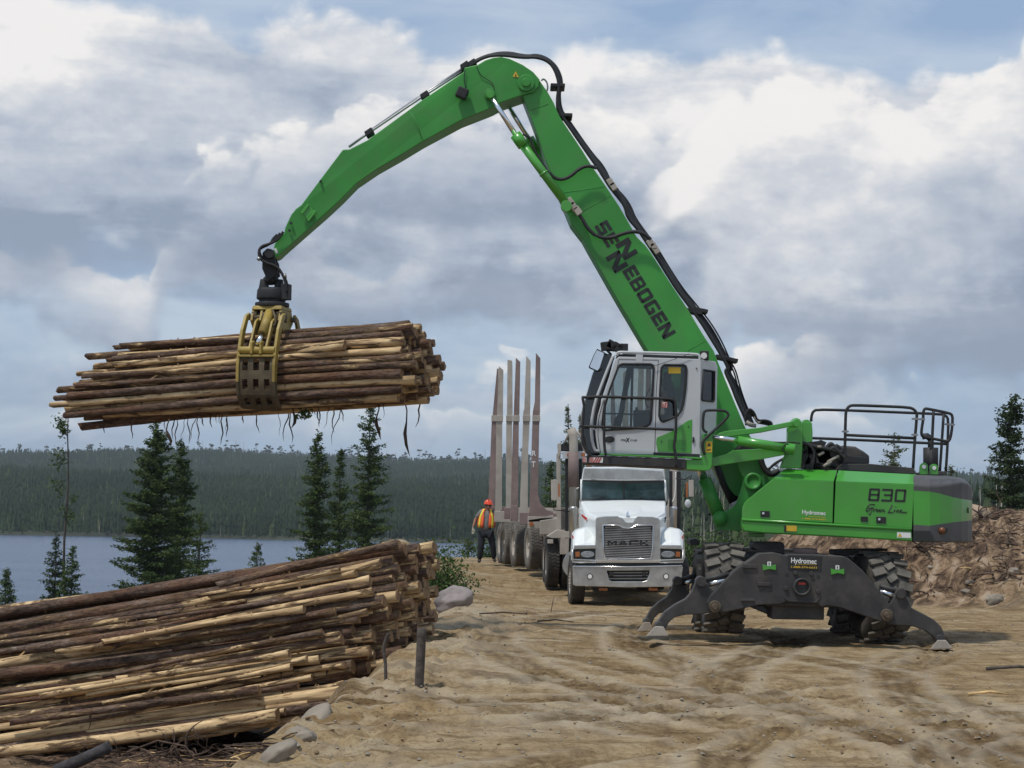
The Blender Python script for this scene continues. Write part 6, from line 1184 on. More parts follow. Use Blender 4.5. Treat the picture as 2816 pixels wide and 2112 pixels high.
# ------------------------------------------------------------------ logging truck
LNS = mat('lamp_glass', (.34, .36, .38), .15, .3, .15, 20)
TYD = mat('dusty_tyre', (.12, .11, .095), .9, 0, .3, 5, bump=.2, dirt=(.22, .19, .15))
def truck():
    Yt = 45.5; t = thing('logging_truck', (2.5, 47.5, Hs(2.5, 47.5)), 'white logging truck with chrome grille and bumper facing the camera under the cab', 'truck')
    def T(pts, Y=Yt): return WP(cT(*pts), Y)
    def part(name, mt, f, bv=0, par=None):
        k = MB(); f(k); o = k.build(name, mt, t, bv)
        if par is not None: o.parent = par
        return o
    # bumper
    bo = [(122, 1165), (640, 1175), (1160, 1160), (1168, 1180), (1160, 1235), (1100, 1350), (1050, 1360), (640, 1366), (150, 1352), (125, 1340)]; bh = [(443, 1208), (852, 1205), (850, 1235), (822, 1302), (790, 1310), (500, 1310), (470, 1300)]
    bo[5:7] = [(1155, 1345), (1050, 1360)]
    bp = part('bumper', CHD, lambda k: k.holes(T(bo), [T(bh)], (0, .22, 0)), .012)
    part('bumper_lip', CH, lambda k: k.tube(T([(124, 1166), (640, 1172), (1160, 1160)], Yt - .01), .016, 8), par=bp)
    def grl(k):
        k.prism(T([(440, 1200), (860, 1200), (860, 1315), (440, 1315)], Yt + .14), .05)
    part('air_intake', BLD, grl, par=bp); part('intake_bars', STL, lambda k: [k.prism(T([(465, y), (835, y - 2), (830, y + 9), (470, y + 10)], Yt + .06), .03) for y in (1222, 1250, 1278)], par=bp)
    part('tow_hooks', BK, lambda k: [k.box(T([(x, 1240)], Yt + .03)[0], (.08, .06, .1)) for x in (490, 800)], .01, bp)
    for x in (284, 1008):
        f = part('fog_lamp', BLD, lambda k: k.cyl(T([(x, 1262)], Yt - .015)[0], T([(x, 1262)], Yt + .02)[0], .066, n=20), par=bp)
        part('lamp_lens', WHT, lambda k: k.cyl(T([(x, 1262)], Yt - .02)[0], T([(x, 1262)], Yt)[0], .048, n=16), par=bp)
    for x in (410, 885): part('tow_eye', ORL, lambda k: k.box(T([(x, 1384)], Yt + .1)[0], (.19, .1, .06)), .01)
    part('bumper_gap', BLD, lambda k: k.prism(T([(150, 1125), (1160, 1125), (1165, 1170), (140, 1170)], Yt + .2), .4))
    # hood
    def hood(k):
        a = T([(338, 1125), (340, 720), (372, 700), (560, 690), (645, 700), (730, 690), (900, 702), (948, 722), (955, 1125)], Yt + .26)
        b = T([(225, 1125), (235, 700), (262, 655), (540, 640), (645, 645), (760, 642), (995, 650), (1010, 700), (1010, 1125)], Yt + 1.1)
        c = T([(175, 1125), (180, 640), (196, 545), (500, 532), (645, 530), (790, 532), (1000, 542), (1014, 640), (1015, 1125)], Yt + 2.1)
        k.loft([a, b, c])
    hd = part('hood', WH, hood, .03); part('hood_ridge', WH, lambda k: k.loft([T([(575, 700), (620, 745), (645, 752), (690, 750), (722, 705)], Yt + .19), T([(560, 700), (610, 690), (645, 688), (700, 690), (740, 700)], Yt + .5), T([(500, 590), (600, 580), (645, 578), (700, 580), (790, 590)], Yt + 1.6)]), .01, hd)
    part('hood_ornament', CH, lambda k: (k.tube(T([(645, 692), (640, 665), (650, 640)], Yt + .3), [.045, .028, .012], 8), k.box(T([(645, 694)], Yt + .3)[0], (.09, .08, .02))), .003, hd)
    part('hood_stripe', RED, lambda k: k.prism(T([(205, 665), (270, 715), (292, 745), (262, 745), (205, 690)], Yt + .95), -.01), par=hd); part('hood_vent', BLD, lambda k: (k.prism(T([(255, 728), (280, 720), (296, 745), (262, 748)], Yt + .9), -.02), k.prism(T([(975, 745), (1000, 690), (1010, 700), (1000, 750)], Yt + .9), -.02)), par=hd)
    # fenders
    for sg in (0, 1):
        fx = (lambda x: x) if sg == 0 else (lambda x: 1288 - x)
        def fen(k):
            S = [([(118, 1130), (122, 1000), (140, 962), (230, 958), (338, 960), (340, 1130)], .15), ([(112, 1130), (120, 880), (150, 825), (235, 800), (340, 870), (345, 1130)], .5), ([(100, 1110), (112, 850), (145, 812), (250, 790), (345, 850), (345, 1110)], 1.1), ([(96, 1100), (108, 900), (150, 850), (260, 830), (345, 870), (345, 1100)], 1.6)]
            k.loft([T([(fx(x), y) for x, y in s], Yt + d) for s, d in S])
        f = part('fender', WH, fen, .05)
        part('fender_trim', CHD, lambda k: k.prism(T([(fx(x), y) for x, y in [(135, 965), (338, 962), (338, 998), (130, 1004)]], Yt + .1), .1), .01, f)
        hl = part('headlight', BLD, lambda k: k.prism(T([(fx(x), y) for x, y in [(128, 1006), (334, 998), (338, 1100), (120, 1098)]], Yt + .12), .1), .01)
        part('headlight_trim', CHD, lambda k: k.tube(T([(fx(x), y) for x, y in [(118, 1006), (122, 1100), (338, 1108), (340, 1130), (118, 1128)]], Yt + .1), .018, 6), par=hl)
        part('headlight_lens', LNS, lambda k: k.prism(T([(fx(262 + 66 * math.cos(a)), 1052 + 32 * math.sin(a)) for a in np.linspace(0, 2 * PI, 15)[:-1]], Yt + .11), .02), .01, hl)
        part('turn_signal', ORL, lambda k: k.prism(T([(fx(x), y) for x, y in [(145, 1030), (185, 1026), (190, 1075), (148, 1078)]], Yt + .11), .02), .006, hl)
        part('fender_stripe', RED, lambda k: k.prism(T([(fx(x), y) for x, y in [(112, 860), (128, 880), (138, 960), (128, 965)]], Yt + .42), -.01), par=f)
    # grille
    gs = part('grille_surround', CHD, lambda k: k.holes(T([(336, 1130), (340, 720), (352, 700), (420, 690), (550, 688), (575, 705), (600, 735), (625, 748), (690, 748), (718, 720), (735, 690), (880, 695), (940, 710), (950, 735), (955, 1130)], Yt + .12), [T([(408, 775), (560, 775), (600, 800), (650, 806), (690, 798), (720, 775), (884, 775), (880, 1000), (862, 1096), (430, 1094), (412, 1000)], Yt + .12)], (0, .16, 0)), .01)
    part('grille_back', BLD, lambda k: k.prism(T([(400, 770), (890, 770), (885, 1100), (410, 1100)], Yt + .24), .04), par=gs)
    part('grille_rim', CH, lambda k: k.tube(T([(408, 775), (560, 775), (600, 800), (650, 806), (690, 798), (720, 775), (884, 775), (880, 1000), (862, 1096), (430, 1094), (412, 1000), (408, 775)], Yt + .11), .012, 6), par=gs)
    part('grille_bars', CHD, lambda k: [k.box((T([(646, 788 + i * 16.6)], Yt + .16)[0]), ((460 - max(0, i - 12) * 4 if i > 1 else 440) * .00229, .03, .018), 0, Matrix.Rotation(.018, 3, 'Y')) for i in range(19)], par=gs)
    k = MB(); x = 452
    for ch in 'MACK': strokes(k, LET[ch], cT((x, 966))[0], (88 * .28942, 0), (0, -46 * .28942), Yt + .12, th=.02); x += 102
    k.build('grille_lettering', GK, t, .002).parent = gs
    part('grille_lower', TAN, lambda k: k.prism(T([(120, 1106), (1170, 1104), (1166, 1132), (125, 1134)], Yt + .1), .12), .01)
    # cab
    Yc = Yt + 2.15
    cabp = part('cab', WH, lambda k: k.loft([T([(190, 560), (205, 335), (225, 225), (645, 218), (985, 235), (1000, 340), (1012, 560)], Yc), T([(190, 560), (205, 335), (225, 225), (645, 218), (985, 235), (1000, 340), (1012, 560)], Yc + 1.5)]), .03)
    part('lower_cab', WH, lambda k: k.prism(T([(200, 540), (1005, 545), (1005, 1150), (205, 1150)], Yc + .05), 1.4), .03)
    part('windscreen', WSG, lambda k: k.prism(T([(205, 530), (212, 350), (645, 352), (990, 352), (1000, 532), (645, 528)], Yc), -.03), .01, cabp)
    part('windscreen_pillar', BLD, lambda k: (k.prism(T([(598, 350), (612, 350), (614, 528), (600, 528)], Yc - .03), -.015), k.tube(T([(205, 528), (1000, 532)], Yc - .03), .012, 6)), par=cabp)
    part('wiper', BLD, lambda k: (k.tube(T([(380, 520), (470, 502), (300, 498)], Yc - .05), .008, 5), k.tube(T([(760, 522), (830, 504), (680, 498)], Yc - .05), .008, 5)), par=cabp)
    part('windscreen_frame', WH, lambda k: (k.tube(T([(198, 545), (204, 340)], Yc - .02), .025, 7), k.tube(T([(1008, 545), (996, 345)], Yc - .02), .025, 7)), par=cabp)
    part('sun_visor', CHD, lambda k: (k.prism(T([(228, 232), (606, 236), (606, 345), (215, 335)], Yc - .28), .03), k.prism(T([(606, 236), (978, 260), (996, 340), (606, 345)], Yc - .28), .03)), .01, cabp)
    part('visor_shade_strip', BK, lambda k: (k.prism(T([(215, 345), (606, 352), (990, 348), (990, 372), (640, 378), (600, 378), (215, 360)], Yc - .05), -.03)), par=cabp)  # black strip standing in for the visor's shade across the windscreen top
    part('roof_lamps', ORL, lambda k: [k.box(T([(x, 212)], Yc - .1)[0], (.09, .07, .04)) for x in (275, 900)], .01, cabp)
    # side stacks, grab rails, racks, mirrors
    for x, y0_, y1, x2 in [(125, 600, 830, 165), (1075, 600, 830, 1040)]:
        part('air_cleaner', CHD, lambda k: k.lathe(T([(x, y1)], Yc + .3)[0], (0, 0, 1), [(-.02, .01), (0, .085), (.5, .085), (.52, .09), (.56, .07), (.57, .001)], 20))
    part('grab_handle', STL, lambda k: k.tube(smooth_path(T([(180, 420), (150, 430), (140, 470), (148, 590)], Yc + .1)), .014, 6)); part('grab_handle', WHT, lambda k: k.tube(smooth_path(T([(1100, 270), (1098, 450), (1085, 520), (1068, 550)], Yc + .1)), .014, 6)); part('grab_handle', STL, lambda k: k.tube(smooth_path(T([(1000, 430), (1020, 450), (1025, 560)], Yc + .1)), .012, 6))
    def D(pts, Y): return WP(cD(*pts), Y)
    Yr = Yc + 1.75
    part('cab_guard', BK, lambda k: [k.prism(T([(a, b), (a + w, b), (a + w, c), (a, c)], Yr), .09) for a, b, w, c in [(50, 140, 28, 900), (180, 140, 28, 560), (1040, 260, 30, 700), (1110, 265, 38, 900)]], .005)
    part('guard_header', BK, lambda k: k.prism(D([(640, 605), (665, 592), (770, 598), (790, 640), (640, 642)], Yr), .3), .02)
    part('lamp_board', CABG, lambda k: k.prism(D([(655, 645), (795, 645), (797, 688), (657, 688)], Yr - .05), .04), .004); part('marker_lamp', ORL, lambda k: [k.cyl(D([(x, 664)], Yr - .09)[0], D([(x, 664)], Yr - .04)[0], .05, n=12) for x in (696, 783)])
    part('guard_post', TAN, lambda k: (k.prism(D([(625, 600), (648, 590), (648, 660), (630, 680)], Yr - .03), .15), k.prism(D([(620, 660), (645, 650), (648, 1160), (622, 1160)], Yr), .1)), .005)
    ex_ = part('exhaust_stack', TAN, lambda k: k.tube(D([(722, 1090), (724, 600), (722, 545), (708, 505)], Yr - .15), .105, 14)); 
    part('stack_guard', RUST, lambda k: k.tube(D([(722, 860), (723, 650)], Yr - .15), .125, 14), par=ex_)
    part('guard_brace', TAN, lambda k: (k.tube(D([(672, 590), (690, 545), (708, 520)], Yr), .03, 6), k.tube(D([(780, 590), (765, 550), (745, 520)], Yr), .03, 6)))
    mr = part('side_mirror', TAN, lambda k: k.prism(D([(586, 818), (612, 814), (628, 820), (628, 930), (612, 945), (588, 940)], Yc - .1), .06), .01); part('mirror_marker', ORL, lambda k: k.prism(D([(630, 840), (640, 840), (640, 920), (630, 920)], Yc - .1), .03), par=mr); part('mirror_arm', BK, lambda k: k.tube(D([(600, 945), (605, 1000), (700, 1010)], Yc), .015, 6), par=mr)
    mr = part('side_mirror', TAN, lambda k: k.prism(T([(1222, 345), (1270, 345), (1272, 505), (1224, 505)], Yc - .1), .06), .01); part('mirror_marker', ORL, lambda k: k.prism(T([(1198, 365), (1216, 365), (1214, 510), (1196, 505)], Yc - .1), .03), par=mr); part('spot_mirror', CABG, lambda k: k.sphere(T([(1215, 570)], Yc - .1)[0], .075, 8, sq=(1, .5, 1.3)), par=mr)
    part('mirror_arm', BK, lambda k: (k.tube(T([(1190, 380), (1188, 560)], Yc - .08), .015, 6), k.tube(T([(1100, 330), (1190, 340), (1250, 300), (1240, 345)], Yc - .08), .015, 6)), par=mr)
    # chassis, side tank, wheels
    part('chassis_rails', BK, lambda k: (k.prism(T([(330, 1130), (960, 1130), (960, 1300), (330, 1300)], Yt + .6), 5.8)), .02)
    part('front_axle', BK, lambda k: k.cyl(Vector((1.55, 46.75, .32)), Vector((3.45, 46.75, .28)), .09, n=12))
    part('side_step', TAN, lambda k: (k.prism(D([(560, 1160), (625, 1120), (700, 1135), (700, 1170), (590, 1172)], Yc + .9), .5), k.prism(D([(566, 1180), (600, 1180), (600, 1205), (566, 1205)], Yc + .9), .3)), .01)
    part('fuel_tank', CHD, lambda k: k.cyl(Vector((1.55, Yc + 1.0, .55)), Vector((1.6, Yc + 2.2, .58)), .3, n=22))
    rr = [(-.34, .24, .7, .0, 0), (-.11, .2, .62, .15, .5), (.11, .2, .62, -.15, .25), (.34, .24, .7, 0, .6)]
    zg = lambda X, Y, R: Hs(X, Y) + R - .03
    for x, yw in ((95, .06), (1195, .06)):
        c = T([(x, 1335)], 46.6)[0]; c.x += .14 if x < 500 else -.14; c.z = T([(95, 1535)], 46.6)[0].z + .55; tyre(t, c, .55, .32, yw, 44, rr, .30, [TY, TY], .008, rimmat=TAN, dish=-.3)
    cdr = D([(590, 1320)], 51.3)[0]
    for yy in (0, 1.4):
        for xx in (0, .36, 2.25, 2.6):
            c = Vector((cdr.x + xx - .02 * yy, 51.3 + yy, 0)); c.z = D([(590, 1470)], 51.3)[0].z + .60 + .05 * yy; tyre(t, c, .60, .30, .07, 44, rr, .3, [TY, TY], .010, rimmat=TAN)
    part('rear_frame', TAN, lambda k: k.prism(D([(520, 1066), (700, 1040), (700, 1100), (640, 1150), (520, 1150)], 50.6), .5), .01); part('side_box', TAN, lambda k: k.prism(D([(640, 985), (700, 1000), (705, 1120), (640, 1120)], Yr + .2), .6), .01)
    return t
truck()
def trailer():
    t = thing('log_trailer', (-.2, 57, Hs(-.2, 57)), 'dusty empty log trailer with tall upright stakes behind the white truck', 'trailer')
    def D(pts, Y): return WP(cD(*pts), Y)
    rows = [(51.2, [(495, 45), (522, 78), (520, 400), (517, 445), (514, 530), (508, 900), (520, 960), (560, 1000), (600, 1010), (600, 1030), (448, 1065), (455, 1000), (466, 700), (474, 450), (476, 400), (488, 340)], RUST, 3.70, 'tall rust brown stake nearest the truck'),
            (53.2, [(436, 62), (463, 95), (460, 400), (457, 460), (448, 640), (446, 1010), (398, 1040), (400, 900), (412, 600), (416, 460), (418, 405), (424, 380)], TAN, 3.70, None),
            (55.0, [(373, 74), (400, 100), (395, 400), (391, 470), (387, 985), (342, 1010), (344, 900), (352, 600), (356, 460), (360, 410)], RUST, 3.70, None),
            (56.2, [(322, 86), (350, 92), (352, 120), (353, 440), (350, 470), (347, 990), (312, 1010), (314, 470), (318, 430)], TAN, 3.70, None),
            (58.2, [(270, 126), (297, 150), (294, 430), (290, 480), (288, 1000), (246, 1030), (250, 800), (254, 480), (258, 440)], TAN, 3.70, None),
            (59.8, [(258, 140), (268, 140), (262, 430), (256, 480), (244, 990), (204, 1000), (212, 800), (225, 480), (230, 440)], RUST, 3.70, None)]
    for i, (Y, pts, mt, wd, lb) in enumerate(rows):
        P = D(pts, Y); k = MB(); k.prism(P, .16); s = k.build('stake', mt, t, .008)
        # sleeve of the telescoping stake
        ys = [(a, b) for a, b in pts if 395 <= b <= 490]; xa = min(a for a, b in ys) - 1; xb = max(a for a, b in ys) + 1; yy = [(xa, 425), (xb, 425), (xb, 462), (xa, 462)]
        k = MB(); k.prism(D(yy, Y - .03), .22); k.build('stake_sleeve', TAN, t, .006).parent = s
        x0_ = min(p.x for p in P); xr = x0_ + wd; zb = min(p.z for p in P)
        k = MB(); m_ = [Vector((2 * (x0_ + wd / 2) - p.x, p.y, p.z)) for p in P]; k.prism(m_, .16); k.build('stake', mt if i else TAN, t, .008)
        k = MB(); k.box(((x0_ + xr) / 2, Y + .1, zb - .05), (wd + .02, .24, .30)); b = k.build('bunk_beam', TAN if i % 2 == 0 else RUST, t, .012)
        if i == 0:
            for xx in (x0_ + .08, xr - .08): k = MB(); k.cyl((xx, Y - .05, zb - .08), (xx, Y - .01, zb - .08), .055, n=12); k.build('marker_lamp', ORL, t).parent = b
        if i in (0, 2): k = MB(); k.prism(D([(448, 1060), (520, 1050), (600, 1030), (600, 1068), (450, 1075)], Y - .02) if i == 0 else D([(340, 975), (385, 975), (385, 1070), (340, 1070)], Y - .04), .1); k.build('bunk_plate', TAN if i == 0 else RUST, t, .008).parent = b
    for q, Y in (((482, 650), 51.15), ((500, 645), 51.15)): pass
    m = MB(); text_on(m, 'R', cD((472, 672))[0], cD((496, 672))[0], cD((472, 640))[0], 51.19, bold=.02); text_on(m, 'T', cD((468, 740))[0], cD((492, 740))[0], cD((468, 705))[0], 51.19, bold=.02); m.build('stake_lettering', WHT, t)
    a = Vector((1.85, 50.6, .95)); b = Vector((.55, 63, 1.35))
    m = MB(); 
    for dx in (-.5, .5): m.loft([[a + Vector((dx - .1, 0, -.2)), a + Vector((dx + .1, 0, -.2)), a + Vector((dx + .1, 0, .2)), a + Vector((dx - .1, 0, .2))], [b + Vector((dx - .1, 0, -.2)), b + Vector((dx + .1, 0, -.2)), b + Vector((dx + .1, 0, .2)), b + Vector((dx - .1, 0, .2))]])
    m.build('main_frame', TAN, t, .01)
    m = MB(); m.prism(D([(540, 1072), (700, 1080), (690, 1140), (560, 1140)], 52.5), 3.0); m.build('subframe', RUST, t, .02)
    rr = [(-.34, .24, .7, .0, 0), (-.11, .2, .62, .15, .5), (.11, .2, .62, -.15, .25), (.34, .24, .7, 0, .6)]
    for x, yb, Y, R in [(474, 1360, 54.6, .60), (385, 1342, 57.2, .59), (322, 1328, 59.6, .585), (298, 1322, 61.2, .58)]:
        cb_ = D([(x, yb)], Y)[0]
        for xx in (0, .35, 2.1, 2.45): tyre(t, (cb_.x + xx, Y, cb_.z + R), R, .30, .16, 44, rr, .3, [TYD, TYD], .008, rimmat=TAN)
    m = MB()
    for Y in (54.6, 57.2, 59.6, 61.2): x_ = D([(474 - (Y - 54.6) * 27, 1300)], Y)[0].x; m.cyl((x_, Y, .80), (x_ + 2.45, Y, .80), .09, n=10)
    m.build('axles', BK, t)
    return t
trailer()

# ------------------------------------------------------------------ the worker
def skin(name, pts, edges, radii, root, mt, parent, lvl=2):
    me = bpy.data.meshes.new(name); me.from_pydata([p - ROOTLOC[parent.name] for p in pts], edges, []); o = bpy.data.objects.new(name, me); COL.objects.link(o)
    o.modifiers.new('s', 'SKIN'); 
    for i, r in enumerate(radii): me.skin_vertices[0].data[i].radius = r if isinstance(r, tuple) else (r, r); me.skin_vertices[0].data[i].use_root = (i == root)
    s = o.modifiers.new('u', 'SUBSURF'); s.levels = s.render_levels = lvl
    dg = bpy.context.evaluated_depsgraph_get(); dg.update(); m2 = bpy.data.meshes.new_from_object(o.evaluated_get(dg)); bpy.data.objects.remove(o)
    m2.materials.clear(); m2.materials.append(mt); m2.polygons.foreach_set('use_smooth', [True] * len(m2.polygons)); m2.name = name
    o = bpy.data.objects.new(name, m2); COL.objects.link(o); o.parent = parent; return o
def worker():
    Y = 59.5; S = lambda x, y, dy=0.: W(*cM((x, y))[0], Y) + Vector((0, dy, 0))
    ft = S(330, 1440); t = thing('person', ft, 'worker in orange hard hat and orange safety vest standing left of the trailer stakes', 'person')
    SKN = mat('skin', (.34, .17, .115), .6, 0, .1, 20); GREY = mat('grey_shirt', (.17, .165, .16), .9, 0, .15, 8, bump=.3, bscale=12); NAVY = mat('dark_trousers', (.016, .019, .027), .9, 0, .3, 6, bump=.3, bscale=10); HV = mat('vest_orange', (.85, .13, .035), .7, 0, .06, 8); HY = mat('vest_yellow', (.72, .70, .06), .6, 0, .05); HAT = mat('hard_hat_orange', (.75, .085, .03), .35, 0, .05); BT = mat('work_boots', (.045, .035, .028), .9, 0, .2); GLV = mat('work_gloves', (.36, .34, .27), .9, 0, .15)
    hip = S(440, 900); chest = S(450, 640); neck = S(468, 500); head = S(478, 420, -.03); crown_ = S(480, 350)
    shl, shr = S(345, 520), S(560, 520); ell, elr = S(245, 660), S(600, 700, .05); wrl, wrr = S(205, 800, -.06), S(610, 820, .02)
    hpl, hpr = S(365, 910), S(520, 910); knl, knr = S(350, 1140, -.05), S(565, 1130, -.03); anl, anr = S(325, 1385, .0), S(585, 1370, .05)
    pts = [hip, chest, neck, head, crown_, shl, ell, wrl, shr, elr, wrr, hpl, knl, anl, hpr, knr, anr]
    body = skin('body', pts, [(0, 1), (1, 2), (2, 3), (3, 4), (1, 5), (5, 6), (6, 7), (1, 8), (8, 9), (9, 10), (0, 11), (11, 12), (12, 13), (0, 14), (14, 15), (15, 16)],
                [(.15, .12), (.17, .13), .055, (.075, .09), (.06, .075), .065, .045, .03, .065, .045, .03, .09, .06, .042, .09, .06, .042], 0, SKN, t)
    skin('shirt', [hip + Vector((0, 0, .02)), S(445, 760), chest, S(468, 540), shl, S(262, 640), shr, S(592, 670, .04)], [(0, 1), (1, 2), (2, 3), (2, 4), (4, 5), (2, 6), (6, 7)], [(.185, .15), (.20, .17), (.195, .15), (.09, .075), .09, .072, .09, .07], 0, GREY, t)
    skin('trousers', [hip + Vector((0, 0, .04)), hpl, knl, anl, hpr, knr, anr], [(0, 1), (1, 2), (2, 3), (0, 4), (4, 5), (5, 6)], [(.18, .14), .125, .098, .08, .125, .098, .08], 0, NAVY, t)
    for a, dx in ((anl, -.02), (anr, .05)): skin('boot', [a + Vector((0, 0, .05)), a + Vector((0, 0, -.04)), a + Vector((dx, -.13, -.065))], [(0, 1), (1, 2)], [.058, .055, (.045, .035)], 1, BT, t)
    # gloved hands with fingers
    for wv, sd in ((wrl, -1), (wrr, 1)):
        pm = wv + Vector((-.005 * sd, -.015, -.085)); P_ = [wv + Vector((0, 0, .03)), wv, pm]; E = [(0, 1), (1, 2)]; Rr = [.036, .034, (.042, .026)]
        for k, (ox, ln) in enumerate([(-.03, .07), (-.01, .08), (.01, .075), (.03, .06)]):
            b = len(P_); P_ += [pm + Vector((ox * .9, -.005, -.035)), pm + Vector((ox, -.02, -.035 - ln * .55)), pm + Vector((ox, -.045, -.03 - ln * .9))]; E += [(2, b), (b, b + 1), (b + 1, b + 2)]; Rr += [.013, .011, .009]
        b = len(P_); P_ += [pm + Vector((-.035 * sd, -.02, .01)), pm + Vector((-.05 * sd, -.045, -.03))]; E += [(2, b), (b, b + 1)]; Rr += [.013, .010]
        skin('glove', P_, E, Rr, 1, GLV, t, 1)
    # vest: back and two front panels around the trunk
    def ring(y, f, rx, ry, cx, a0, a1, n=12): c = S(cx, y); return [c + Vector((math.cos(a) * rx * f, math.sin(a) * ry * f, 0)) for a in np.linspace(a0, a1, n)]
    lv = [(800, .235, .20, 437), (740, .24, .205, 440), (680, .235, .195, 445), (610, .225, .18, 450), (540, .205, .15, 455), (480, .155, .105, 462), (458, .12, .08, 466)]
    v = MB(); v.grid([ring(y, 1.03, rx, ry, cx, -PI / 2 - .30 - (.10 if y < 560 else 0), -PI * 1.5 + .0) for y, rx, ry, cx in lv]); v.grid([ring(y, 1.03, rx, ry, cx, -PI / 2 + .34 + (.10 if y < 560 else 0), PI / 2) for y, rx, ry, cx in lv]); vest = v.build('safety_vest', HV, t)
    so_ = vest.modifiers.new('s', 'SOLIDIFY'); so_.thickness = .012
    for sg in (-1, 1):
        m = MB(); a = .70; m.grid([[p for p in ring(y, 1.09, rx, ry, cx, -PI / 2 + sg * (a + (.12 if y > 600 else -.0)) - .13, -PI / 2 + sg * (a + (.12 if y > 600 else 0)) + .13, 4)] for y, rx, ry, cx in lv]); s = m.build('reflective_stripe', HY, t); s.parent = vest; q = s.modifiers.new('s', 'SOLIDIFY'); q.thickness = .01
    m = MB(); c = S(484, 372, -.02); R_ = .118; m.lathe(c, Vector((-.05, -.12, 1)), [(0, R_), (.04, R_ * .98), (.08, R_ * .84), (.112, R_ * .58), (.128, R_ * .25), (.132, .001)], 24); m.tube([c + Vector((math.cos(a) * R_, math.sin(a) * R_ * 1.05, 0)) for a in np.linspace(0, 2 * PI, 21)], .012, 6); m.box(c + Vector((.06, -.13, -.012)), (.14, .09, .014)); m.box(c + Vector((0, -.02, .12)), (.03, .18, .03)); m.build('hard_hat', HAT, t, .004)
    m = MB(); m.sphere(c + Vector((.03, -.115, -.055)), .012, 6, sq=(1, 1, .8)); m.sphere(c + Vector((-.03, -.118, -.055)), .012, 6, sq=(1, 1, .8)); m.build('eyes', BLD, t)
    m = MB(); m.tube([c + Vector((.005, -.115, -.06)), c + Vector((.005, -.145, -.095)), c + Vector((.005, -.12, -.105))], [.012, .018, .014], 8); m.sphere(c + Vector((-.085, -.02, -.07)), .026, 6, sq=(.4, .8, 1.2)); m.sphere(c + Vector((.085, -.02, -.07)), .026, 6, sq=(.4, .8, 1.2)); m.build('nose_and_ears', SKN, t)
    m = MB(); m.tube([c + Vector((-.025, -.112, -.135)), c + Vector((.03, -.112, -.133))], .006, 5); m.build('mouth', mat('lips', (.22, .07, .06), .6), t)
    m = MB(); m.sphere(c + Vector((0, .02, -.03)), .10, 8, sq=(1.0, 1.0, .7)); m.build('hair', mat('grey_hair', (.12, .10, .09), .9), t)
worker()

# ------------------------------------------------------------------ rocks, posts, roots, sticks
ROCK = mat('pale_rock', (.24, .205, .16), .85, 0, .25, 2.2, bump=.5, bscale=14, dirt=(.26, .22, .17)); ROCKP = mat('mottled_rock', (.25, .215, .205), .85, 0, .5, 2.2, bump=.5, bscale=12, dirt=(.20, .16, .15))
OLDW = mat('weathered_wood', (.075, .062, .052), .95, 0, .4, 9, bump=.5, bscale=30); ROOT = mat('root_wood', (.085, .055, .038), .95, 0, .5, 7, bump=.5)
def rock(name, label, c, s, seed, mt, rz=0., group=None, tilt=0., cat='boulder'):
    bm = bmesh.new(); bmesh.ops.create_icosphere(bm, subdivisions=4, radius=1); rg = random.Random(seed); off = Vector((rg.uniform(0, 50), rg.uniform(0, 50), rg.uniform(0, 50)))
    for v in bm.verts:
        p = v.co.copy(); d = 1 + .28 * mnoise.noise(p * .9 + off) + .12 * mnoise.noise(p * 2.3 + off) + .06 * mnoise.noise(p * 5 + off) + .03 * mnoise.noise(p * 12 + off); v.co = Vector((p.x * s[0], p.y * s[1], max(-.6, p.z) * s[2])) * d
    me = bpy.data.meshes.new(name); bm.to_mesh(me); bm.free(); me.materials.append(mt); me.polygons.foreach_set('use_smooth', [True] * len(me.polygons))
    o = bpy.data.objects.new(name, me); COL.objects.link(o); o.location = c; o.rotation_euler = (0, tilt, rz); tag(o, label, cat, group); return o
def vy(vx, vy_, Y): return W(vx / .7855, vy_ / .7855, Y)
def on_ground(vx, vy0, ymin=14, ymax=75):
    "first point of the ground seen in photo direction (vx, vy0)"
    d = W(vx / .7855, vy0 / .7855, 1.0) - EYE; Ys = np.arange(ymin, ymax, .05); X = EYE.x + d.x * Ys; Z = EYE.z + d.z * Ys; h = H(X, Ys); i = np.argmax(Z <= h); i = i if Z[i] <= h[i] else len(Ys) - 1
    return Vector((X[i], Ys[i], h[i]))
rock('boulder', 'mottled grey boulder at the pile end below the leafy bush', on_ground(978, 1312, 30) + Vector((0, .15, .10)), (.36, .32, .24), 3, ROCKP, .2, tilt=-.25)
q = on_ground(600, 1640); rock('boulder', 'smooth pale grey boulder at the bottom edge of the sand bank', q + Vector((0, 0, -.01)), (.15, .10, .085), 8, ROCK, .4, tilt=-.6)
q = on_ground(680, 1545); rock('rock_slab', 'big angular pale rock slab in the sand bank under the pile', q + Vector((-.03, 0, -.10)), (.27, .2, .13), 12, ROCK, .3, tilt=-.65)
q = on_ground(640, 1585); rock('rock_slab', 'lower half buried rock slab just above the smooth boulder', q + Vector((0, .05, -.08)), (.15, .12, .09), 15, ROCK, -.2, tilt=-.4)
for i, (vx, v_, s, lb) in enumerate([(2048, 1158, .16, 'white stone in the brown soil bank'), (2190, 1235, .13, 'pale stone in the upper soil bank at the right edge'), (2085, 1280, .10, 'small white stone at the foot of the soil bank'), (2094, 1262, .10, 'whitish stone low in the soil bank, middle one'), (2150, 1300, .22, 'flat tan stone at the bottom right of the soil bank'), (2010, 1228, .09, 'small pale stone in the bank beside the tyre')]):
    q = on_ground(vx, v_, 30); rock('stone', lb, q, (s, s * .8, s * .6), 30 + i, ROCK, i, 'stones in the soil bank', cat='stone')
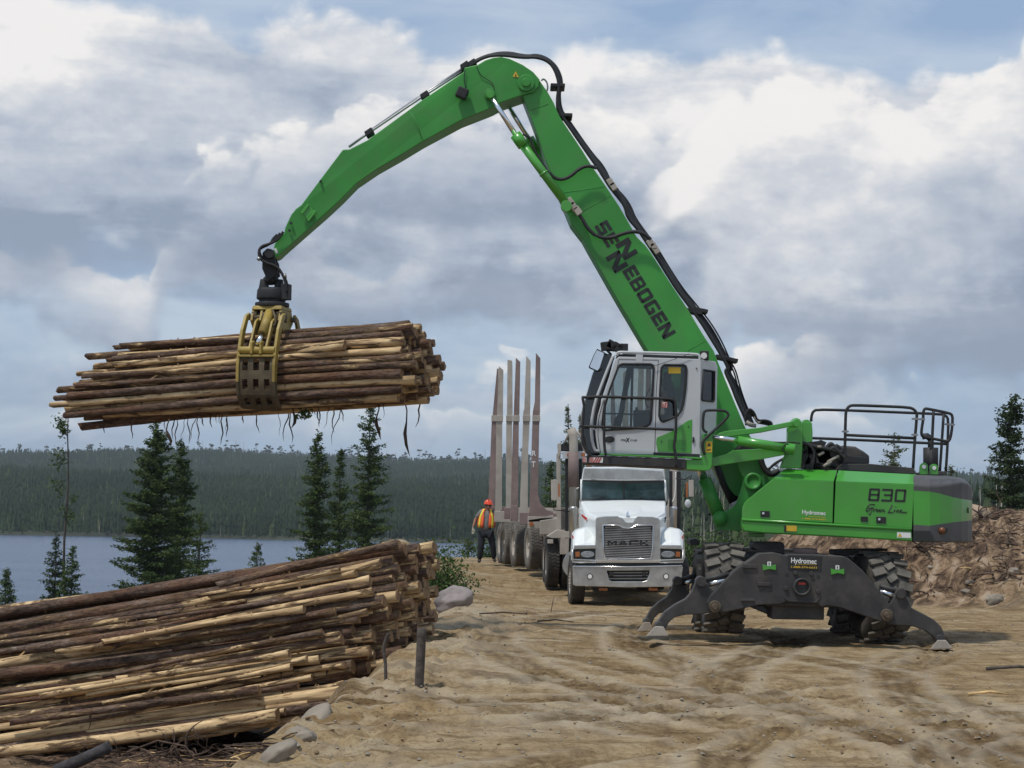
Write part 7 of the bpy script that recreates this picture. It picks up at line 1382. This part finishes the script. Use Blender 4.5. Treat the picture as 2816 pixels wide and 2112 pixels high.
q = on_ground(2130, 1195, 30); rock('root_ball', 'large clump of tan soil and roots on top of the bank', vy(2060, 1120, 48), (.8, .5, .36), 41, mat('root_soil', (.36, .27, .19), .95, 0, .5, 4, bump=1, bscale=10, dirt=(.08, .05, .03)), .2, cat='soil clump')
# posts beside the pile
def post(name, label, pts, Y, rad, mt):
    m = MB(); P = [vy(a, b, Y) for a, b in pts]; P[0].z -= .2; m.tube(smooth_path(P, 1), rad, 10); o = m.build(name, mt, loc=P[0]); return tag(o, label, 'post')
post('wooden_post', 'thick weathered wooden post standing in the sand right of the log pile', [(904, 1482), (908, 1430), (911, 1357)], 21.9, .050, OLDW)
post('wooden_stake', 'thin crooked stake in front of the right ends of the pile', [(832, 1482), (834, 1440), (828, 1400), (832, 1385), (840, 1368)], 22.2, .018, OLDW)
# roots and slash in the foreground left, and on the soil bank
rgs = random.Random(9)
def root_branch(m, p, d, ln, r, depth=0):
    pts = [p]; 
    for k in range(6): d = (d + Vector((rgs.uniform(-.35, .35), rgs.uniform(-.3, .3), rgs.uniform(-.35, .25)))).normalized(); pts.append(pts[-1] + d * ln / 6)
    m.tube(pts, [r * (1 - .14 * k) for k in range(7)], 5, 0, True)
    if depth < 2:
        for k in (2, 4): root_branch(m, pts[k], (d + Vector((rgs.uniform(-1, 1), rgs.uniform(-.5, .5), rgs.uniform(-.8, .8)))).normalized(), ln * .55, r * .5, depth + 1)
def roots(name, label, p, n, ln, r, mt=None, cat='roots', kind=None):
    m = MB()
    for k in range(n): root_branch(m, p + Vector((rgs.uniform(-.25, .25), rgs.uniform(-.15, .15), rgs.uniform(-.03, .08))), Vector((rgs.uniform(-1, 1), rgs.uniform(-.5, .3), rgs.uniform(-.15, .7))).normalized(), ln * rgs.uniform(.6, 1.2), r * rgs.uniform(.6, 1.2))
    o = m.build(name, mt or ROOT, loc=p, recalc=False); return tag(o, label, cat)
q = on_ground(370, 1645, 20); roots('upturned_roots', 'tangled dark uprooted stump with roots in the lower left below the pile', q + Vector((0, .1, .06)), 14, .42, .026, cat='stump')
q = on_ground(480, 1640, 20); roots('root_tangle', 'low tangle of brown roots right of the uprooted stump', q + Vector((0, 0, .03)), 8, .36, .018)
q = on_ground(230, 1648, 20); roots('root_tangle', 'scattered thin roots left of the uprooted stump', q, 6, .34, .015)
m = MB(); m.tube([vy(a, b, 26.3) for a, b in [(275, 1625), (340, 1600), (400, 1612), (420, 1640), (455, 1632), (505, 1608), (560, 1606), (640, 1603)]], [.014, .014, .014, .013, .012, .01, .007, .004], 6); m.build('bare_branch', ROOT, loc=vy(340, 1620, 26.3)); tag(bpy.data.objects['bare_branch'], 'long thin bare branch arching in front of the bottom of the pile', 'branch')
m = MB(); m.tube([vy(a, b, 25.0) for a, b in [(120, 1665), (180, 1640), (238, 1612)]], [.075, .075, .07], 10); o = m.build('charred_log', mat('charred_wood', (.05, .045, .045), .9, 0, .4, 8, bump=.5), loc=vy(120, 1665, 25)); tag(o, 'short dark grey log lying at the bottom left corner', 'log')
for i, (vx, v_, lb) in enumerate([(2200, 1180, 'dark root clump at the right edge of the soil bank'), (2170, 1250, 'dark roots hanging low in the soil bank'), (2000, 1190, 'roots sticking out of the bank beside the rear tyre'), (2130, 1120, 'roots on top of the bank below the dark spruce'), (2080, 1170, 'thin roots in the middle of the bank')]):
    q = on_ground(vx, v_, 36); roots('root_clump', lb, q, 9, .7, .03)['group'] = 'root clumps in the soil bank'
m = MB()                                                      # slash, chips and twigs nobody could count
def scat(x0_, x1, v0, v1, n, ln, r, mt=0, ymin=16):
    for _ in range(n):
        p = on_ground(rgs.uniform(x0_, x1), rgs.uniform(v0, v1), ymin); a = rgs.uniform(0, 6.28); l = ln * rgs.uniform(.4, 1.3); e = p + Vector((math.cos(a) * l, math.sin(a) * l * .6, 0)); e.z = max(p.z, Hs(e.x, e.y)) + rgs.uniform(0, .3) * l * .4
        mdl = p.lerp(e, .5) + Vector((0, 0, rgs.uniform(0, .1) * l)); m.tube([p + Vector((0, 0, .01)), mdl, e], [r, r * .8, r * .3], 4, (1 if rgs.random() < .15 else 0) if mt == 0 else mt)
scat(0, 620, 1600, 1659, 300, .22, .007); scat(1980, 2212, 1120, 1290, 60, .35, .018, 0, 36)
tag(m.build('brushwood', [ROOT, BRKW], loc=(-4, 26, -1.3), recalc=False), 'loose twigs, bark and wood chips littering the soil', 'debris', kind='stuff')
m = MB()
for _ in range(900):
    p = on_ground(rgs.uniform(640, 2212), rgs.uniform(1290, 1659) if _ % 3 else rgs.uniform(1290, 1400)); s = rgs.uniform(.008, .028) * (1.5 if rgs.random() < .06 else 1); a = rgs.uniform(0, 3); rt_ = Matrix.Rotation(a, 3, 'Z') @ Matrix.Rotation(rgs.uniform(-.5, .5), 3, 'X')
    vs = [rt_ @ Vector((x * s * rgs.uniform(.6, 1.3), y * s * rgs.uniform(.5, 1), z * s * .6)) + p + Vector((0, 0, s * .2)) for x, y, z in [(1, 0, 0), (0, 1, 0), (-1, 0, 0), (0, -1, 0), (0, 0, 1), (0, 0, -1)]]; m.add(vs, [(0, 1, 4), (1, 2, 4), (2, 3, 4), (3, 0, 4), (1, 0, 5), (2, 1, 5), (3, 2, 5), (0, 3, 5)], rgs.choice((0, 0, 1)))
tag(m.build('pebbles', [ROCK, mat('earth_clod', (.22, .15, .085), .95, 0, .3, 9)], loc=(2, 25, 0), recalc=False), 'small pebbles and clods of earth strewn over the sand', 'pebbles', kind='stuff')
for i, (a, b, ln, an, r, mt, lb) in enumerate([(1345, 1300, .5, .3, .022, BRKW, 'broken yellow wood splinter under the truck bumper'), (1160, 1345, .6, .1, .014, ROOT, 'thin dark twig on the sand left of the truck'), (1190, 1325, .35, 1.4, .008, ROOT, 'short upright twig in front of the trailer wheels'), (2130, 1448, .8, .12, .022, OLDW, 'dark curved piece of bark on the sand at the right'), (2090, 1505, .5, .35, .016, BRKW, 'pale stick on the sand at the lower right'), (1035, 1330, .8, .2, .014, ROOT, 'dark stick lying on the sand bank above the wooden post'), (1940, 1170, .6, .3, .03, BRKW, 'pale splintered branch under the counterweight')]):
    p = on_ground(a, b); e = Vector((math.cos(an), .3 * math.sin(an), .25 * an if i in (0, 6) else (.9 if i == 2 else .03))).normalized() * ln; m = MB(); m.tube([p + Vector((0, 0, .02)), p + e * .5 + Vector((0, 0, .04)), p + e], [r, r, r * .4], 6); o = m.build('stick', mt, loc=p); tag(o, lb, 'stick', 'sticks lying about')
